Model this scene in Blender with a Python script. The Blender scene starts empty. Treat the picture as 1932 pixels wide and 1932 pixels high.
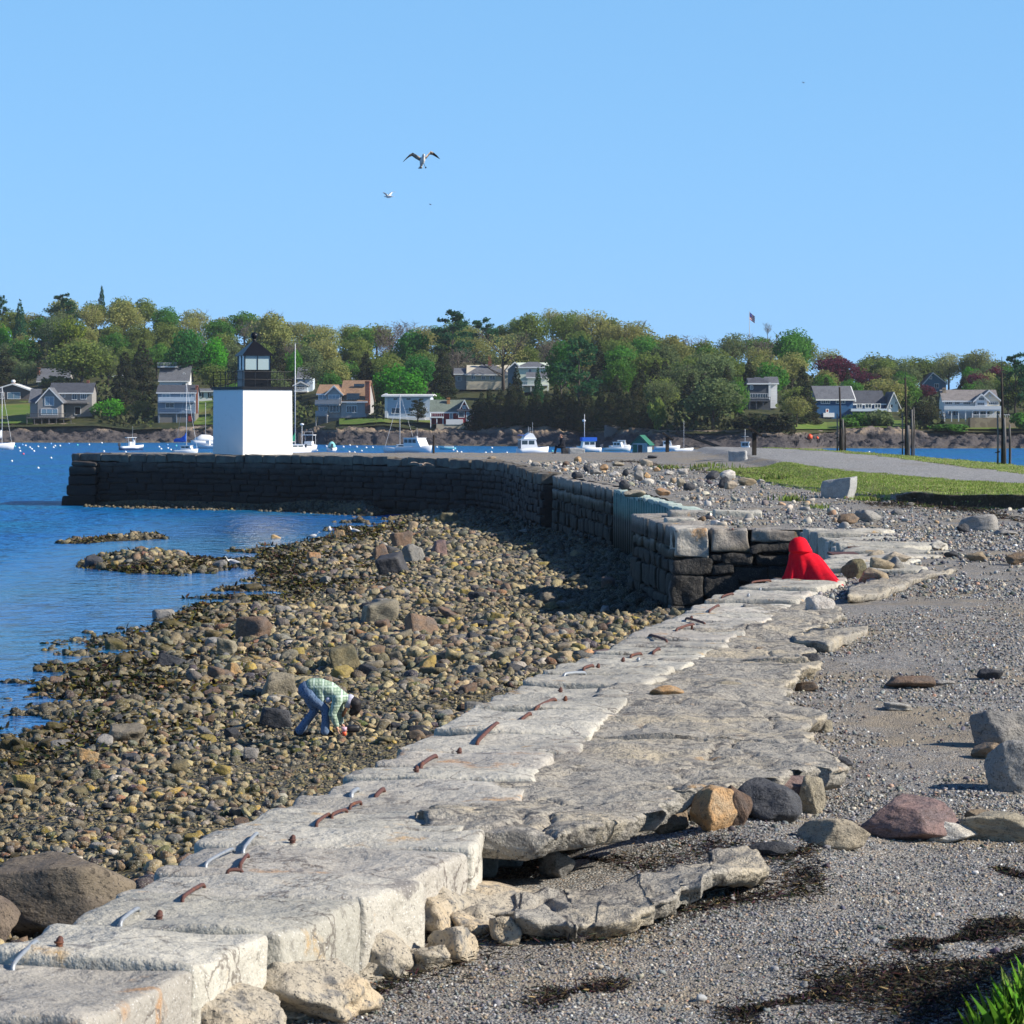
import bpy, bmesh, math, random
import numpy as np
from mathutils import Vector, Matrix, noise as mnoise
R = math.radians
SC = bpy.context.scene
COL = SC.collection
# ------------------------------------------------------------------ camera
F, HOR, CX, EYE = 6000.0, 785.0, 966.0, 5.6      # focal length and horizon row in units of a 1932 px wide picture
cam_d = bpy.data.cameras.new("camera"); cam = bpy.data.objects.new("camera", cam_d); COL.objects.link(cam)
cam.location = (0, 0, EYE); cam.rotation_euler = (R(90), 0, 0)
cam_d.sensor_width = 36; cam_d.lens = 36 * F / 1932; cam_d.shift_y = (HOR - 966) / 1932
cam_d.clip_start = 0.5; cam_d.clip_end = 6000
cam_d.dof.use_dof = True; cam_d.dof.focus_distance = 62; cam_d.dof.aperture_fstop = 16
SC.camera = cam
# ------------------------------------------------------------------ sky and sun
SUN_AZ, SUN_EL = 13.0, 32.0       # degrees from +X turning towards the viewer; height
sdir = Vector((math.cos(R(SUN_EL)) * math.cos(R(SUN_AZ)), -math.cos(R(SUN_EL)) * math.sin(R(SUN_AZ)), math.sin(R(SUN_EL))))
W = bpy.data.worlds.new("World"); SC.world = W; W.use_nodes = True
wn = W.node_tree.nodes; wl = W.node_tree.links
bg = wn["Background"]; bg.inputs[1].default_value = 0.060
sky = wn.new("ShaderNodeTexSky"); sky.sky_type = 'NISHITA'; sky.sun_disc = False
sky.sun_elevation = R(SUN_EL); sky.sun_rotation = R(90 + SUN_AZ)
sky.air_density = 1.0; sky.dust_density = 0.0; sky.ozone_density = 1.0; sky.altitude = 0
lum = wn.new("ShaderNodeRGBToBW"); wl.new(sky.outputs[0], lum.inputs[0])      # even out the glow at the horizon, keep a clear blue
pw = wn.new("ShaderNodeMath"); pw.operation = 'POWER'; wl.new(lum.outputs[0], pw.inputs[0]); pw.inputs[1].default_value = .25
tn = wn.new("ShaderNodeMix"); tn.data_type = 'RGBA'; tn.blend_type = 'MULTIPLY'; tn.inputs[0].default_value = 1; wl.new(pw.outputs[0], tn.inputs[6]); tn.inputs[7].default_value = (1.75, 4.3, 7.9, 1)
mxs = wn.new("ShaderNodeMix"); mxs.data_type = 'RGBA'; mxs.inputs[0].default_value = .82; wl.new(sky.outputs[0], mxs.inputs[6]); wl.new(tn.outputs[2], mxs.inputs[7])
tcw = wn.new("ShaderNodeTexCoord"); szw = wn.new("ShaderNodeSeparateXYZ"); wl.new(tcw.outputs['Generated'], szw.inputs[0])      # deeper, darker blue towards the zenith
zr = wn.new("ShaderNodeMapRange"); zr.interpolation_type = 'SMOOTHSTEP'; zr.inputs[1].default_value = .14; zr.inputs[2].default_value = .75; wl.new(szw.outputs[2], zr.inputs[0])
zm = wn.new("ShaderNodeMix"); zm.data_type = 'RGBA'; zm.blend_type = 'MULTIPLY'; wl.new(zr.outputs[0], zm.inputs[0]); wl.new(mxs.outputs[2], zm.inputs[6]); zm.inputs[7].default_value = (.17, .24, .44, 1)
wl.new(zm.outputs[2], bg.inputs[0])
sun_d = bpy.data.lights.new("sun", 'SUN'); sun_d.energy = 4.9; sun_d.angle = R(0.53); sun_d.color = (1, 0.935, 0.83)
sun = bpy.data.objects.new("sun", sun_d); COL.objects.link(sun)
sun.rotation_euler = (-sdir).to_track_quat('-Z', 'Y').to_euler(); sun.location = (60, -20, 60)
SC.view_settings.view_transform = 'Standard'; SC.view_settings.look = 'None'
SC.view_settings.exposure = 0.60; SC.view_settings.gamma = 1.0
try:
    SC.cycles.max_bounces = 5; SC.cycles.diffuse_bounces = 2; SC.cycles.glossy_bounces = 3; SC.cycles.transmission_bounces = 3
    SC.cycles.transparent_max_bounces = 4; SC.cycles.use_denoising = True
    SC.cycles.caustics_reflective = False; SC.cycles.caustics_refractive = False
except Exception:
    pass
# ------------------------------------------------------------------ measuring helpers
rng = np.random.default_rng(7); rnd = random.Random(11)
def P(px, py, Y): return Vector(((px - CX) * Y / F, Y, EYE - (py - HOR) * Y / F))
def G(px, py, z=0.0):
    Y = F * (EYE - z) / (py - HOR); return Vector(((px - CX) * Y / F, Y, z))
def itp(x, pts):
    a = np.array(pts, float); return np.interp(x, a[:, 0], a[:, 1])
# ------------------------------------------------------------------ noise (numpy)
def _h(ix, iy, iz, s):
    n = (ix.astype(np.int64) * 374761393 + iy.astype(np.int64) * 668265263 + iz.astype(np.int64) * 1442695041 + s * 974711) & 0xffffffff
    n = ((n ^ (n >> 13)) * 1274126177) & 0xffffffff
    n = ((n ^ (n >> 16)) * 2246822519) & 0xffffffff
    return ((n ^ (n >> 15)) & 0xffffff) / float(0xffffff) * 2 - 1
def vn(p, s=0):
    p = np.asarray(p, float); f = np.floor(p); u = p - f; f = f.astype(np.int64); u = u * u * (3 - 2 * u)
    x, y, z = f[..., 0], f[..., 1], f[..., 2]; a, b, c = u[..., 0], u[..., 1], u[..., 2]
    r = 0
    for i in (0, 1):
        for j in (0, 1):
            for k in (0, 1):
                r = r + _h(x + i, y + j, z + k, s) * (a if i else 1 - a) * (b if j else 1 - b) * (c if k else 1 - c)
    return r
def fbm(p, s=0, o=4, g=.5):
    p = np.asarray(p, float); r = 0; a = 1
    for i in range(o): r = r + a * vn(p * 2 ** i, s + i * 17); a *= g
    return r
def xy0(x, y, k=1.0):
    x = np.asarray(x, float); y = np.asarray(y, float); return np.stack([x * k, y * k, np.zeros_like(x * y + 0 * x)], -1)
# ------------------------------------------------------------------ object helpers
def tag(o, label=None, cat=None, group=None, kind=None):
    if label: o['label'] = label
    if cat: o['category'] = cat
    if group: o['group'] = group
    if kind: o['kind'] = kind
    return o
def thing(name, label, cat, loc=(0, 0, 0), rz=0.0, group=None):
    o = bpy.data.objects.new(name, None); COL.objects.link(o); o.empty_display_size = .2
    o.location = loc; o.rotation_euler = (0, 0, rz); return tag(o, label, cat, group)
def meshobj(name, me, parent=None, mats=()):
    o = bpy.data.objects.new(name, me); COL.objects.link(o)
    for m in mats: me.materials.append(m)
    if parent: o.parent = parent
    return o
def npmesh(name, V, Fc, mats=(), parent=None, smooth=False, tint=None, mi=None):
    """V (n,3); Fc (m,k) equal-sided faces or list of faces"""
    me = bpy.data.meshes.new(name)
    V = np.asarray(V, np.float32)
    if isinstance(Fc, np.ndarray):
        m, k = Fc.shape; me.vertices.add(len(V)); me.vertices.foreach_set("co", V.ravel())
        me.loops.add(m * k); me.loops.foreach_set("vertex_index", Fc.astype(np.int32).ravel())
        me.polygons.add(m); me.polygons.foreach_set("loop_start", np.arange(0, m * k, k, dtype=np.int32))
        me.update(calc_edges=True)
    else:
        me.from_pydata(V.tolist(), [], Fc)
    if smooth: me.polygons.foreach_set("use_smooth", np.ones(len(me.polygons), bool))
    if mi is not None: me.polygons.foreach_set("material_index", np.asarray(mi, np.int32))
    if tint is not None:
        a = me.attributes.new("tint", 'FLOAT_COLOR', 'POINT')
        c = np.ones((len(V), 4), np.float32); c[:, :3] = tint; a.data.foreach_set("color", c.ravel())
    me.validate(clean_customdata=False)
    return meshobj(name, me, parent, mats)
def grid_faces(nr, nc, wrap=False):
    r = np.arange(nr - 1)[:, None]; c = np.arange(nc if wrap else nc - 1)[None, :]; c2 = (c + 1) % nc
    return np.stack([(r * nc + c), (r * nc + c2), ((r + 1) * nc + c2), ((r + 1) * nc + c)], -1).reshape(-1, 4)
class MB:
    """collects simple shapes; build() links them as ONE mesh object"""
    def __init__(s): s.v = []; s.f = []; s.m = []; s.T = Matrix.Identity(4); s.mi = 0
    def add(s, vs, fs):
        n = len(s.v); s.v += [tuple(s.T @ Vector(v)) for v in vs]; s.f += [tuple(i + n for i in f) for f in fs]; s.m += [s.mi] * len(fs)
    def box(s, x0, y0, z0, x1, y1, z1):
        s.add([(x0, y0, z0), (x1, y0, z0), (x1, y1, z0), (x0, y1, z0), (x0, y0, z1), (x1, y0, z1), (x1, y1, z1), (x0, y1, z1)],
              [(3, 2, 1, 0), (4, 5, 6, 7), (0, 1, 5, 4), (1, 2, 6, 5), (2, 3, 7, 6), (3, 0, 4, 7)])
    def cbox(s, c, sz): s.box(c[0] - sz[0] / 2, c[1] - sz[1] / 2, c[2] - sz[2] / 2, c[0] + sz[0] / 2, c[1] + sz[1] / 2, c[2] + sz[2] / 2)
    def prism(s, poly, z0, z1, top=None):
        n = len(poly); top = top or poly
        s.add([(x, y, z0) for x, y in poly] + [(x, y, z1) for x, y in top],
              [tuple(range(n - 1, -1, -1)), tuple(range(n, 2 * n))] + [(i, (i + 1) % n, n + (i + 1) % n, n + i) for i in range(n)])
    def yprism(s, poly, y0, y1):      # poly in (x, z), pushed along y
        n = len(poly); a = sum(poly[i][0] * poly[(i + 1) % n][1] - poly[(i + 1) % n][0] * poly[i][1] for i in range(n))
        if a < 0: poly = poly[::-1]
        s.add([(x, y0, z) for x, z in poly] + [(x, y1, z) for x, z in poly],
              [tuple(range(n)), tuple(range(2 * n - 1, n - 1, -1))] + [((i + 1) % n, i, n + i, n + (i + 1) % n) for i in range(n)])
    def xprism(s, poly, x0, x1):      # poly in (y, z), pushed along x
        n = len(poly); a = sum(poly[i][0] * poly[(i + 1) % n][1] - poly[(i + 1) % n][0] * poly[i][1] for i in range(n))
        if a < 0: poly = poly[::-1]
        s.add([(x0, y, z) for y, z in poly] + [(x1, y, z) for y, z in poly],
              [tuple(range(n - 1, -1, -1)), tuple(range(n, 2 * n))] + [(i, (i + 1) % n, n + (i + 1) % n, n + i) for i in range(n)])
    def tube(s, pts, rad, n=8, cap=True):
        pts = [Vector(p) for p in pts]; k = len(pts)
        rad = [rad] * k if not hasattr(rad, '__len__') else rad
        vs = []; fs = []; up = None
        for i, p in enumerate(pts):
            d = (pts[min(i + 1, k - 1)] - pts[max(i - 1, 0)]).normalized()
            if up is None: up = Vector((0, 0, 1)) if abs(d.z) < .9 else Vector((1, 0, 0))
            a = d.cross(up)
            if a.length < 1e-4: a = d.cross(Vector((0, 1, 0)))
            a.normalize(); b = a.cross(d); up = b
            for j in range(n):
                t = 2 * math.pi * j / n; vs.append(p + (a * math.cos(t) + b * math.sin(t)) * rad[i])
        for i in range(k - 1):
            for j in range(n): fs.append((i * n + (j + 1) % n, i * n + j, (i + 1) * n + j, (i + 1) * n + (j + 1) % n))
        if cap: fs += [tuple(range(n)), tuple(reversed(range((k - 1) * n, k * n)))]
        s.add(vs, fs)
    def lathe(s, prof, n=16, c=(0, 0, 0)):       # prof list of (r, z)
        vs = []; fs = []
        for r, z in prof:
            for j in range(n):
                t = 2 * math.pi * j / n; vs.append((c[0] + r * math.cos(t), c[1] + r * math.sin(t), c[2] + z))
        for i in range(len(prof) - 1):
            for j in range(n): fs.append((i * n + j, i * n + (j + 1) % n, (i + 1) * n + (j + 1) % n, (i + 1) * n + j))
        fs += [tuple(reversed(range(n))), tuple(range((len(prof) - 1) * n, len(prof) * n))]
        s.add(vs, fs)
    def ball(s, c, r, n=12, m=8):
        r = r if hasattr(r, '__len__') else (r, r, r); vs = []; fs = []
        vs.append((c[0], c[1], c[2] - r[2]))
        for i in range(1, m):
            ph = -math.pi / 2 + math.pi * i / m
            for j in range(n):
                t = 2 * math.pi * j / n; vs.append((c[0] + r[0] * math.cos(ph) * math.cos(t), c[1] + r[1] * math.cos(ph) * math.sin(t), c[2] + r[2] * math.sin(ph)))
        vs.append((c[0], c[1], c[2] + r[2])); L = len(vs) - 1
        for j in range(n):
            fs.append((0, 1 + (j + 1) % n, 1 + j)); fs.append((L, L - n + j, L - n + (j + 1) % n))
        for i in range(m - 2):
            for j in range(n): fs.append((1 + i * n + j, 1 + i * n + (j + 1) % n, 1 + (i + 1) * n + (j + 1) % n, 1 + (i + 1) * n + j))
        s.add(vs, fs)
    def loft(s, rings, close=True, caps=True):
        n = len(rings[0]); vs = [v for r in rings for v in r]; fs = []
        for i in range(len(rings) - 1):
            for j in range(n if close else n - 1):
                fs.append((i * n + j, i * n + (j + 1) % n, (i + 1) * n + (j + 1) % n, (i + 1) * n + j))
        if caps and close: fs += [tuple(reversed(range(n))), tuple(range((len(rings) - 1) * n, len(rings) * n))]
        s.add(vs, fs)
    def build(s, name, mats, parent=None, smooth=False):
        mats = mats if isinstance(mats, (list, tuple)) else [mats]
        me = bpy.data.meshes.new(name); me.from_pydata(s.v, [], s.f)
        if len(mats) > 1: me.polygons.foreach_set("material_index", np.asarray(s.m, np.int32))
        if smooth: me.polygons.foreach_set("use_smooth", np.ones(len(me.polygons), bool))
        me.update(); return meshobj(name, me, parent, mats)
def copy_tree(o, parent=None):
    c = o.copy(); COL.objects.link(c); c.parent = parent
    for ch in list(o.children): copy_tree(ch, c)
    return c
# ------------------------------------------------------------------ materials
def mat(name, col, rough=.8, spec=.3, var=(), bump=(), space='pos', objvar=0.0, attr=False, metal=0.0, tide=None, extra=None):
    """var: list of (noise scale, detail, lo, hi, colour); bump: list of (scale, height m, kind)"""
    m = bpy.data.materials.new(name); m.use_nodes = True; nt = m.node_tree; N = nt.nodes; L = nt.links
    b = N["Principled BSDF"]; b.inputs['Roughness'].default_value = rough; b.inputs['Metallic'].default_value = metal
    b.inputs['Specular IOR Level'].default_value = spec
    if space == 'pos': co = N.new("ShaderNodeNewGeometry").outputs['Position']
    else: co = N.new("ShaderNodeTexCoord").outputs['Object']
    if attr:
        a = N.new("ShaderNodeAttribute"); a.attribute_name = "tint"; c = a.outputs['Color']
    else:
        q = N.new("ShaderNodeRGB"); q.outputs[0].default_value = (*col, 1); c = q.outputs[0]
    for v in var:
        sc, det, lo, hi, c2 = v[:5]; kind = v[5] if len(v) > 5 else 'n'; st = v[6] if len(v) > 6 else None
        cc = co
        if st is not None:
            mp = N.new("ShaderNodeMapping"); mp.inputs['Scale'].default_value = st; L.new(co, mp.inputs[0]); cc = mp.outputs[0]
        if kind == 'n':
            t = N.new("ShaderNodeTexNoise"); t.inputs['Scale'].default_value = sc; t.inputs['Detail'].default_value = det; t.inputs['Roughness'].default_value = .62
            L.new(cc, t.inputs['Vector']); o = t.outputs[0]
        elif kind == 'v':                                        # random per cell
            t = N.new("ShaderNodeTexVoronoi"); t.inputs['Scale'].default_value = sc; L.new(cc, t.inputs['Vector'])
            sp = N.new("ShaderNodeSeparateColor"); L.new(t.outputs['Color'], sp.inputs[0]); o = sp.outputs[det]
        elif kind == 'r':                                        # thin wandering cracks
            t = N.new('ShaderNodeTexNoise'); t.inputs['Scale'].default_value = sc; t.inputs['Detail'].default_value = det; L.new(cc, t.inputs['Vector']); m1 = N.new('ShaderNodeMath'); m1.operation = 'SUBTRACT'; m1.inputs[1].default_value = .5; L.new(t.outputs[0], m1.inputs[0]); m2 = N.new('ShaderNodeMath'); m2.operation = 'ABSOLUTE'; L.new(m1.outputs[0], m2.inputs[0]); o = m2.outputs[0]
        elif kind == 'e':                                        # cell distance
            t = N.new("ShaderNodeTexVoronoi"); t.inputs['Scale'].default_value = sc; L.new(cc, t.inputs['Vector']); o = t.outputs['Distance']
        r = N.new("ShaderNodeMapRange"); r.inputs[1].default_value = lo; r.inputs[2].default_value = hi; L.new(o, r.inputs[0])
        r.interpolation_type = 'SMOOTHSTEP'
        mx = N.new("ShaderNodeMix"); mx.data_type = 'RGBA'; L.new(r.outputs[0], mx.inputs[0]); L.new(c, mx.inputs[6])
        if len(c2) == 4:       # multiply
            mx.blend_type = 'MULTIPLY'
        mx.inputs[7].default_value = (*c2[:3], 1); c = mx.outputs[2]
    if tide:                   # growth below the high-water line: (z low, z high, colour)
        for (z0, z1, c2, wob) in tide:
            sp = N.new("ShaderNodeSeparateXYZ"); L.new(N.new("ShaderNodeNewGeometry").outputs['Position'], sp.inputs[0])
            t = N.new("ShaderNodeTexNoise"); t.inputs['Scale'].default_value = 1.7; t.inputs['Detail'].default_value = 5; L.new(co, t.inputs['Vector'])
            ma = N.new("ShaderNodeMath"); ma.operation = 'MULTIPLY_ADD'; L.new(t.outputs[0], ma.inputs[0]); ma.inputs[1].default_value = wob; L.new(sp.outputs[2], ma.inputs[2])
            r = N.new("ShaderNodeMapRange"); r.interpolation_type = 'SMOOTHSTEP'; r.inputs[1].default_value = z1 + wob * .5; r.inputs[2].default_value = z0 + wob * .5; L.new(ma.outputs[0], r.inputs[0])
            mx = N.new("ShaderNodeMix"); mx.data_type = 'RGBA'; L.new(r.outputs[0], mx.inputs[0]); L.new(c, mx.inputs[6]); mx.inputs[7].default_value = (*c2, 1); c = mx.outputs[2]
    if objvar:
        oi = N.new("ShaderNodeObjectInfo"); h = N.new("ShaderNodeHueSaturation")
        r = N.new("ShaderNodeMapRange"); r.inputs[3].default_value = 1 - objvar; r.inputs[4].default_value = 1 + objvar; L.new(oi.outputs['Random'], r.inputs[0]); L.new(r.outputs[0], h.inputs['Value'])
        r2 = N.new("ShaderNodeMath"); r2.operation = 'FRACT'; mm = N.new("ShaderNodeMath"); mm.operation = 'MULTIPLY'; mm.inputs[1].default_value = 7.31; L.new(oi.outputs['Random'], mm.inputs[0]); L.new(mm.outputs[0], r2.inputs[0])
        r3 = N.new("ShaderNodeMapRange"); r3.inputs[3].default_value = .5 - objvar * .07; r3.inputs[4].default_value = .5 + objvar * .07; L.new(r2.outputs[0], r3.inputs[0]); L.new(r3.outputs[0], h.inputs['Hue'])
        L.new(c, h.inputs['Color']); c = h.outputs[0]
    L.new(c, b.inputs['Base Color'])
    nrm = None
    for bu in bump:
        sc, hgt, kind = bu[:3]
        if kind == 'n':
            t = N.new("ShaderNodeTexNoise"); t.inputs['Scale'].default_value = sc; t.inputs['Detail'].default_value = 5; t.inputs['Roughness'].default_value = .6; L.new(co, t.inputs['Vector']); o = t.outputs[0]
        else:
            t = N.new("ShaderNodeTexVoronoi"); t.inputs['Scale'].default_value = sc; L.new(co, t.inputs['Vector'])
            iv = N.new("ShaderNodeMath"); iv.operation = 'SUBTRACT'; iv.inputs[0].default_value = 1; L.new(t.outputs['Distance'], iv.inputs[1]); o = iv.outputs[0]
        bp = N.new("ShaderNodeBump"); bp.inputs['Strength'].default_value = 1.0; bp.inputs['Distance'].default_value = hgt; L.new(o, bp.inputs['Height'])
        if nrm: L.new(nrm, bp.inputs['Normal'])
        nrm = bp.outputs[0]
    if nrm: L.new(nrm, b.inputs['Normal'])
    if extra: extra(N, L, b)
    return m
MT = {}
ALG = (.012, .013, .010)
granv = [(.9, 4, .42, .62, (.44, .41, .35)), (1.7, 5, .60, .70, (.42, .27, .14)), (1.1, 5, .60, .72, (.30, .27, .23)), (9, 4, .56, .70, (.23, .21, .18)), (45, 3, .60, .72, (.10, .095, .09)), (2.6, 6, .60, .68, (.19, .175, .16)), (.8, 6, .007, .0, (.16, .14, .12), 'r'), (70, 2, .62, .70, (.66, .64, .6))]
MT['coping'] = mat('coping_granite', (.37, .345, .295), .85, .25, granv, [(4, .07, 'n'), (22, .009, 'n'), (80, .004, 'n')], objvar=.16)
MT['copdark'] = mat('coping_darker_below', (.30, .27, .23), .85, .25, granv[1:], [(7, .04, 'n'), (40, .01, 'n')], tide=[(2.45, 2.80, (.055, .05, .042), .25)])  # blocks turn darker downward from the top edge
MT['wall'] = mat('wall_granite', (.32, .29, .25), .8, .3, [(1.3, 4, .4, .62, (.23, .20, .17)), (3, 4, .58, .74, (.20, .13, .06)), (30, 3, .58, .7, (.09, .085, .08))], [(6, .05, 'n'), (30, .012, 'n')],
                 tide=[(2.1, 2.5, (.045, .04, .022), .4), (1.9, 2.3, ALG, .4)])
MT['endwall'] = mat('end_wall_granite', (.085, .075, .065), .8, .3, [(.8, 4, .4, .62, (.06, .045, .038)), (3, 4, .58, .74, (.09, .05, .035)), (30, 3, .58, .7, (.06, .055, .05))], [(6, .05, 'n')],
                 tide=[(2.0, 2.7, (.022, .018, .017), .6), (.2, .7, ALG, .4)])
MT['endcap'] = mat('end_wall_cap', (.16, .145, .12), .85, .25, [(1.3, 4, .42, .62, (.11, .095, .08)), (3, 4, .6, .74, (.20, .12, .06))], [(6, .05, 'n')])
MT['concrete'] = mat('weathered_concrete', (.335, .31, .265), .9, .2, [(.7, 4, .42, .66, (.45, .385, .28)), (2.6, 5, .50, .68, (.27, .245, .21)), (9, 5, .55, .70, (.20, .185, .165)), (55, 2, .60, .67, (.10, .10, .10)), (75, 2, .60, .68, (.58, .53, .46)), (1.6, 4, .64, .76, (.42, .26, .12)), (.7, 6, .008, .0, (.13, .12, .11), 'r'), (3, 6, .58, .64, (.17, .16, .145))],
                     [(3.5, .12, 'n'), (16, .03, 'n'), (70, .010, 'n')])
MT['rubble'] = mat('mortar_rubble', (.42, .37, .29), .9, .2, [(1.6, 5, .45, .66, (.50, .40, .27)), (9, 5, .50, .66, (.20, .19, .175)), (45, 2, .58, .68, (.08, .08, .08))], [(7, .07, 'n'), (30, .012, 'n'), (90, .006, 'n')])
gcols = [(24, 0, .55, .62, (.30, .245, .19), 'v'), (26, 1, .70, .74, (.36, .22, .15), 'v'), (29, 2, .88, .9, (.62, .6, .55), 'v'), (31, 0, .0, .22, (.07, .075, .085), 'v')]
MT['gravel'] = mat('gravel_ground', (.165, .165, .165), .95, .15,
                   [(58, 0, .45, .6, (.27, .25, .22), 'v'), (66, 1, .80, .84, (.33, .25, .18), 'v'), (71, 2, .80, .82, (.46, .45, .42), 'v'), (62, 2, .30, .12, (.09, .095, .10), 'v'), (.35, 5, .48, .64, (.28, .235, .175)), (2.3, 4, .62, .76, (.19, .165, .135))],
                   [(58, .014, 'v'), (3, .06, 'n')])
MT['pebble'] = mat('gravel_pebble', (.2, .2, .2), .85, .25, attr=True, bump=[(60, .004, 'n')])
MT['path'] = mat('path_stone_dust', (.27, .265, .26), .95, .15, [(24, 0, .5, .6, (.40, .39, .37), 'v'), (20, 1, .75, .8, (.17, .17, .17), 'v'), (.5, 4, .5, .7, (.26, .245, .22))], [(24, .03, 'v')])
MT['turf'] = mat('turf_soil', (.24, .28, .085), .95, .1, [(1.2, 5, .45, .62, (.19, .25, .06)), (3, 5, .52, .66, (.26, .22, .14))], [(12, .05, 'n')])
MT['soil'] = mat('bank_soil', (.06, .045, .03), .95, .1, [(9, 4, .5, .65, (.11, .085, .06))], [(14, .05, 'n')])
MT['grass'] = mat('grass_blade', (.095, .16, .025), .6, .25, attr=True)
def leafy(m, k=.4):
    nt = m.node_tree; b = nt.nodes['Principled BSDF']; src = b.inputs['Base Color'].links[0].from_socket; tr = nt.nodes.new('ShaderNodeBsdfTranslucent'); nt.links.new(src, tr.inputs[0]); mx = nt.nodes.new('ShaderNodeMixShader'); mx.inputs[0].default_value = k
    nt.links.new(b.outputs[0], mx.inputs[1]); nt.links.new(tr.outputs[0], mx.inputs[2]); nt.links.new(mx.outputs[0], nt.nodes['Material Output'].inputs[0]); return m
leafy(MT['grass'])
MT['wrack'] = mat('dry_seaweed', (.028, .022, .016), .85, .2, attr=True)
MT['weed'] = mat('wet_seaweed', (.06, .045, .008), .65, .2, attr=True)
MT['cobble'] = mat('beach_cobble', (.2, .2, .2), .8, .3, [(8, 4, .48, .64, (.45, .43, .38, 1)), (28, 4, .54, .64, (.17, .155, .12)), (60, 2, .6, .7, (.5, .48, .4))], [(22, .02, 'n'), (55, .008, 'n')], attr=True)
MT['beach'] = mat('beach_bed', (.15, .125, .08), .9, .25, [(9, 0, .45, .6, (.17, .145, .09), 'v'), (11, 1, .6, .75, (.06, .06, .055), 'v'), (14, 2, .85, .87, (.24, .20, .09), 'v'), (.5, 5, .55, .7, (.06, .05, .02))], [(9, .10, 'v'), (22, .04, 'v')],
                  tide=[(-.05, .30, (.035, .026, .008), .35)])
def rockmat(n, c, c2, dark=.0): return mat(n, c, .85, .25, [(2.2, 4, .42, .62, c2), (9, 5, .54, .68, tuple(.5 * x for x in c)), (34, 3, .56, .66, tuple(.30 * x + .01 for x in c)), (60, 2, .62, .7, tuple(min(1, 1.5 * x + .05) for x in c))], [(5, .05, 'n'), (26, .014, 'n')], space='obj', objvar=.15)
RK = {'grey': rockmat('rock_grey', (.24, .23, .215), (.30, .28, .25)), 'dark': rockmat('rock_dark', (.055, .057, .065), (.085, .085, .09)),
      'tan': rockmat('rock_tan', (.36, .28, .19), (.28, .21, .14)), 'orange': rockmat('rock_orange', (.46, .27, .13), (.38, .28, .18)),
      'brown': rockmat('rock_brown', (.20, .135, .09), (.15, .12, .10)), 'white': rockmat('rock_white', (.52, .49, .44), (.42, .38, .33)),
      'purple': rockmat('rock_purple', (.19, .125, .115), (.13, .10, .10)), 'olive': rockmat('rock_olive', (.20, .17, .095), (.13, .125, .085)),
      'yellow': rockmat('rock_yellow', (.36, .27, .08), (.28, .22, .10)), 'barnacle': rockmat('rock_barnacle', (.26, .225, .165), (.165, .145, .11)),
      'weedy': rockmat('rock_weedy', (.10, .08, .03), (.16, .13, .08)), 'umber': rockmat('rock_umber', (.13, .105, .085), (.18, .145, .11)), 'buff': rockmat('rock_buff', (.40, .34, .25), (.30, .26, .20))}
def flat(n, c, rough=.6, spec=.4, **k):
    if n not in MT: MT[n] = mat(n, c, rough, spec, space='obj', **k)
    return MT[n]
MT['rust'] = mat('rusty_iron', (.105, .045, .035), .7, .3, [(9, 4, .5, .7, (.19, .07, .03)), (40, 3, .55, .7, (.05, .025, .025))], [(60, .004, 'n')])
MT['galv'] = mat('galvanised_iron', (.33, .35, .37), .5, .5, [(20, 4, .5, .7, (.22, .23, .25))], [(60, .003, 'n')], metal=.4)
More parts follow.
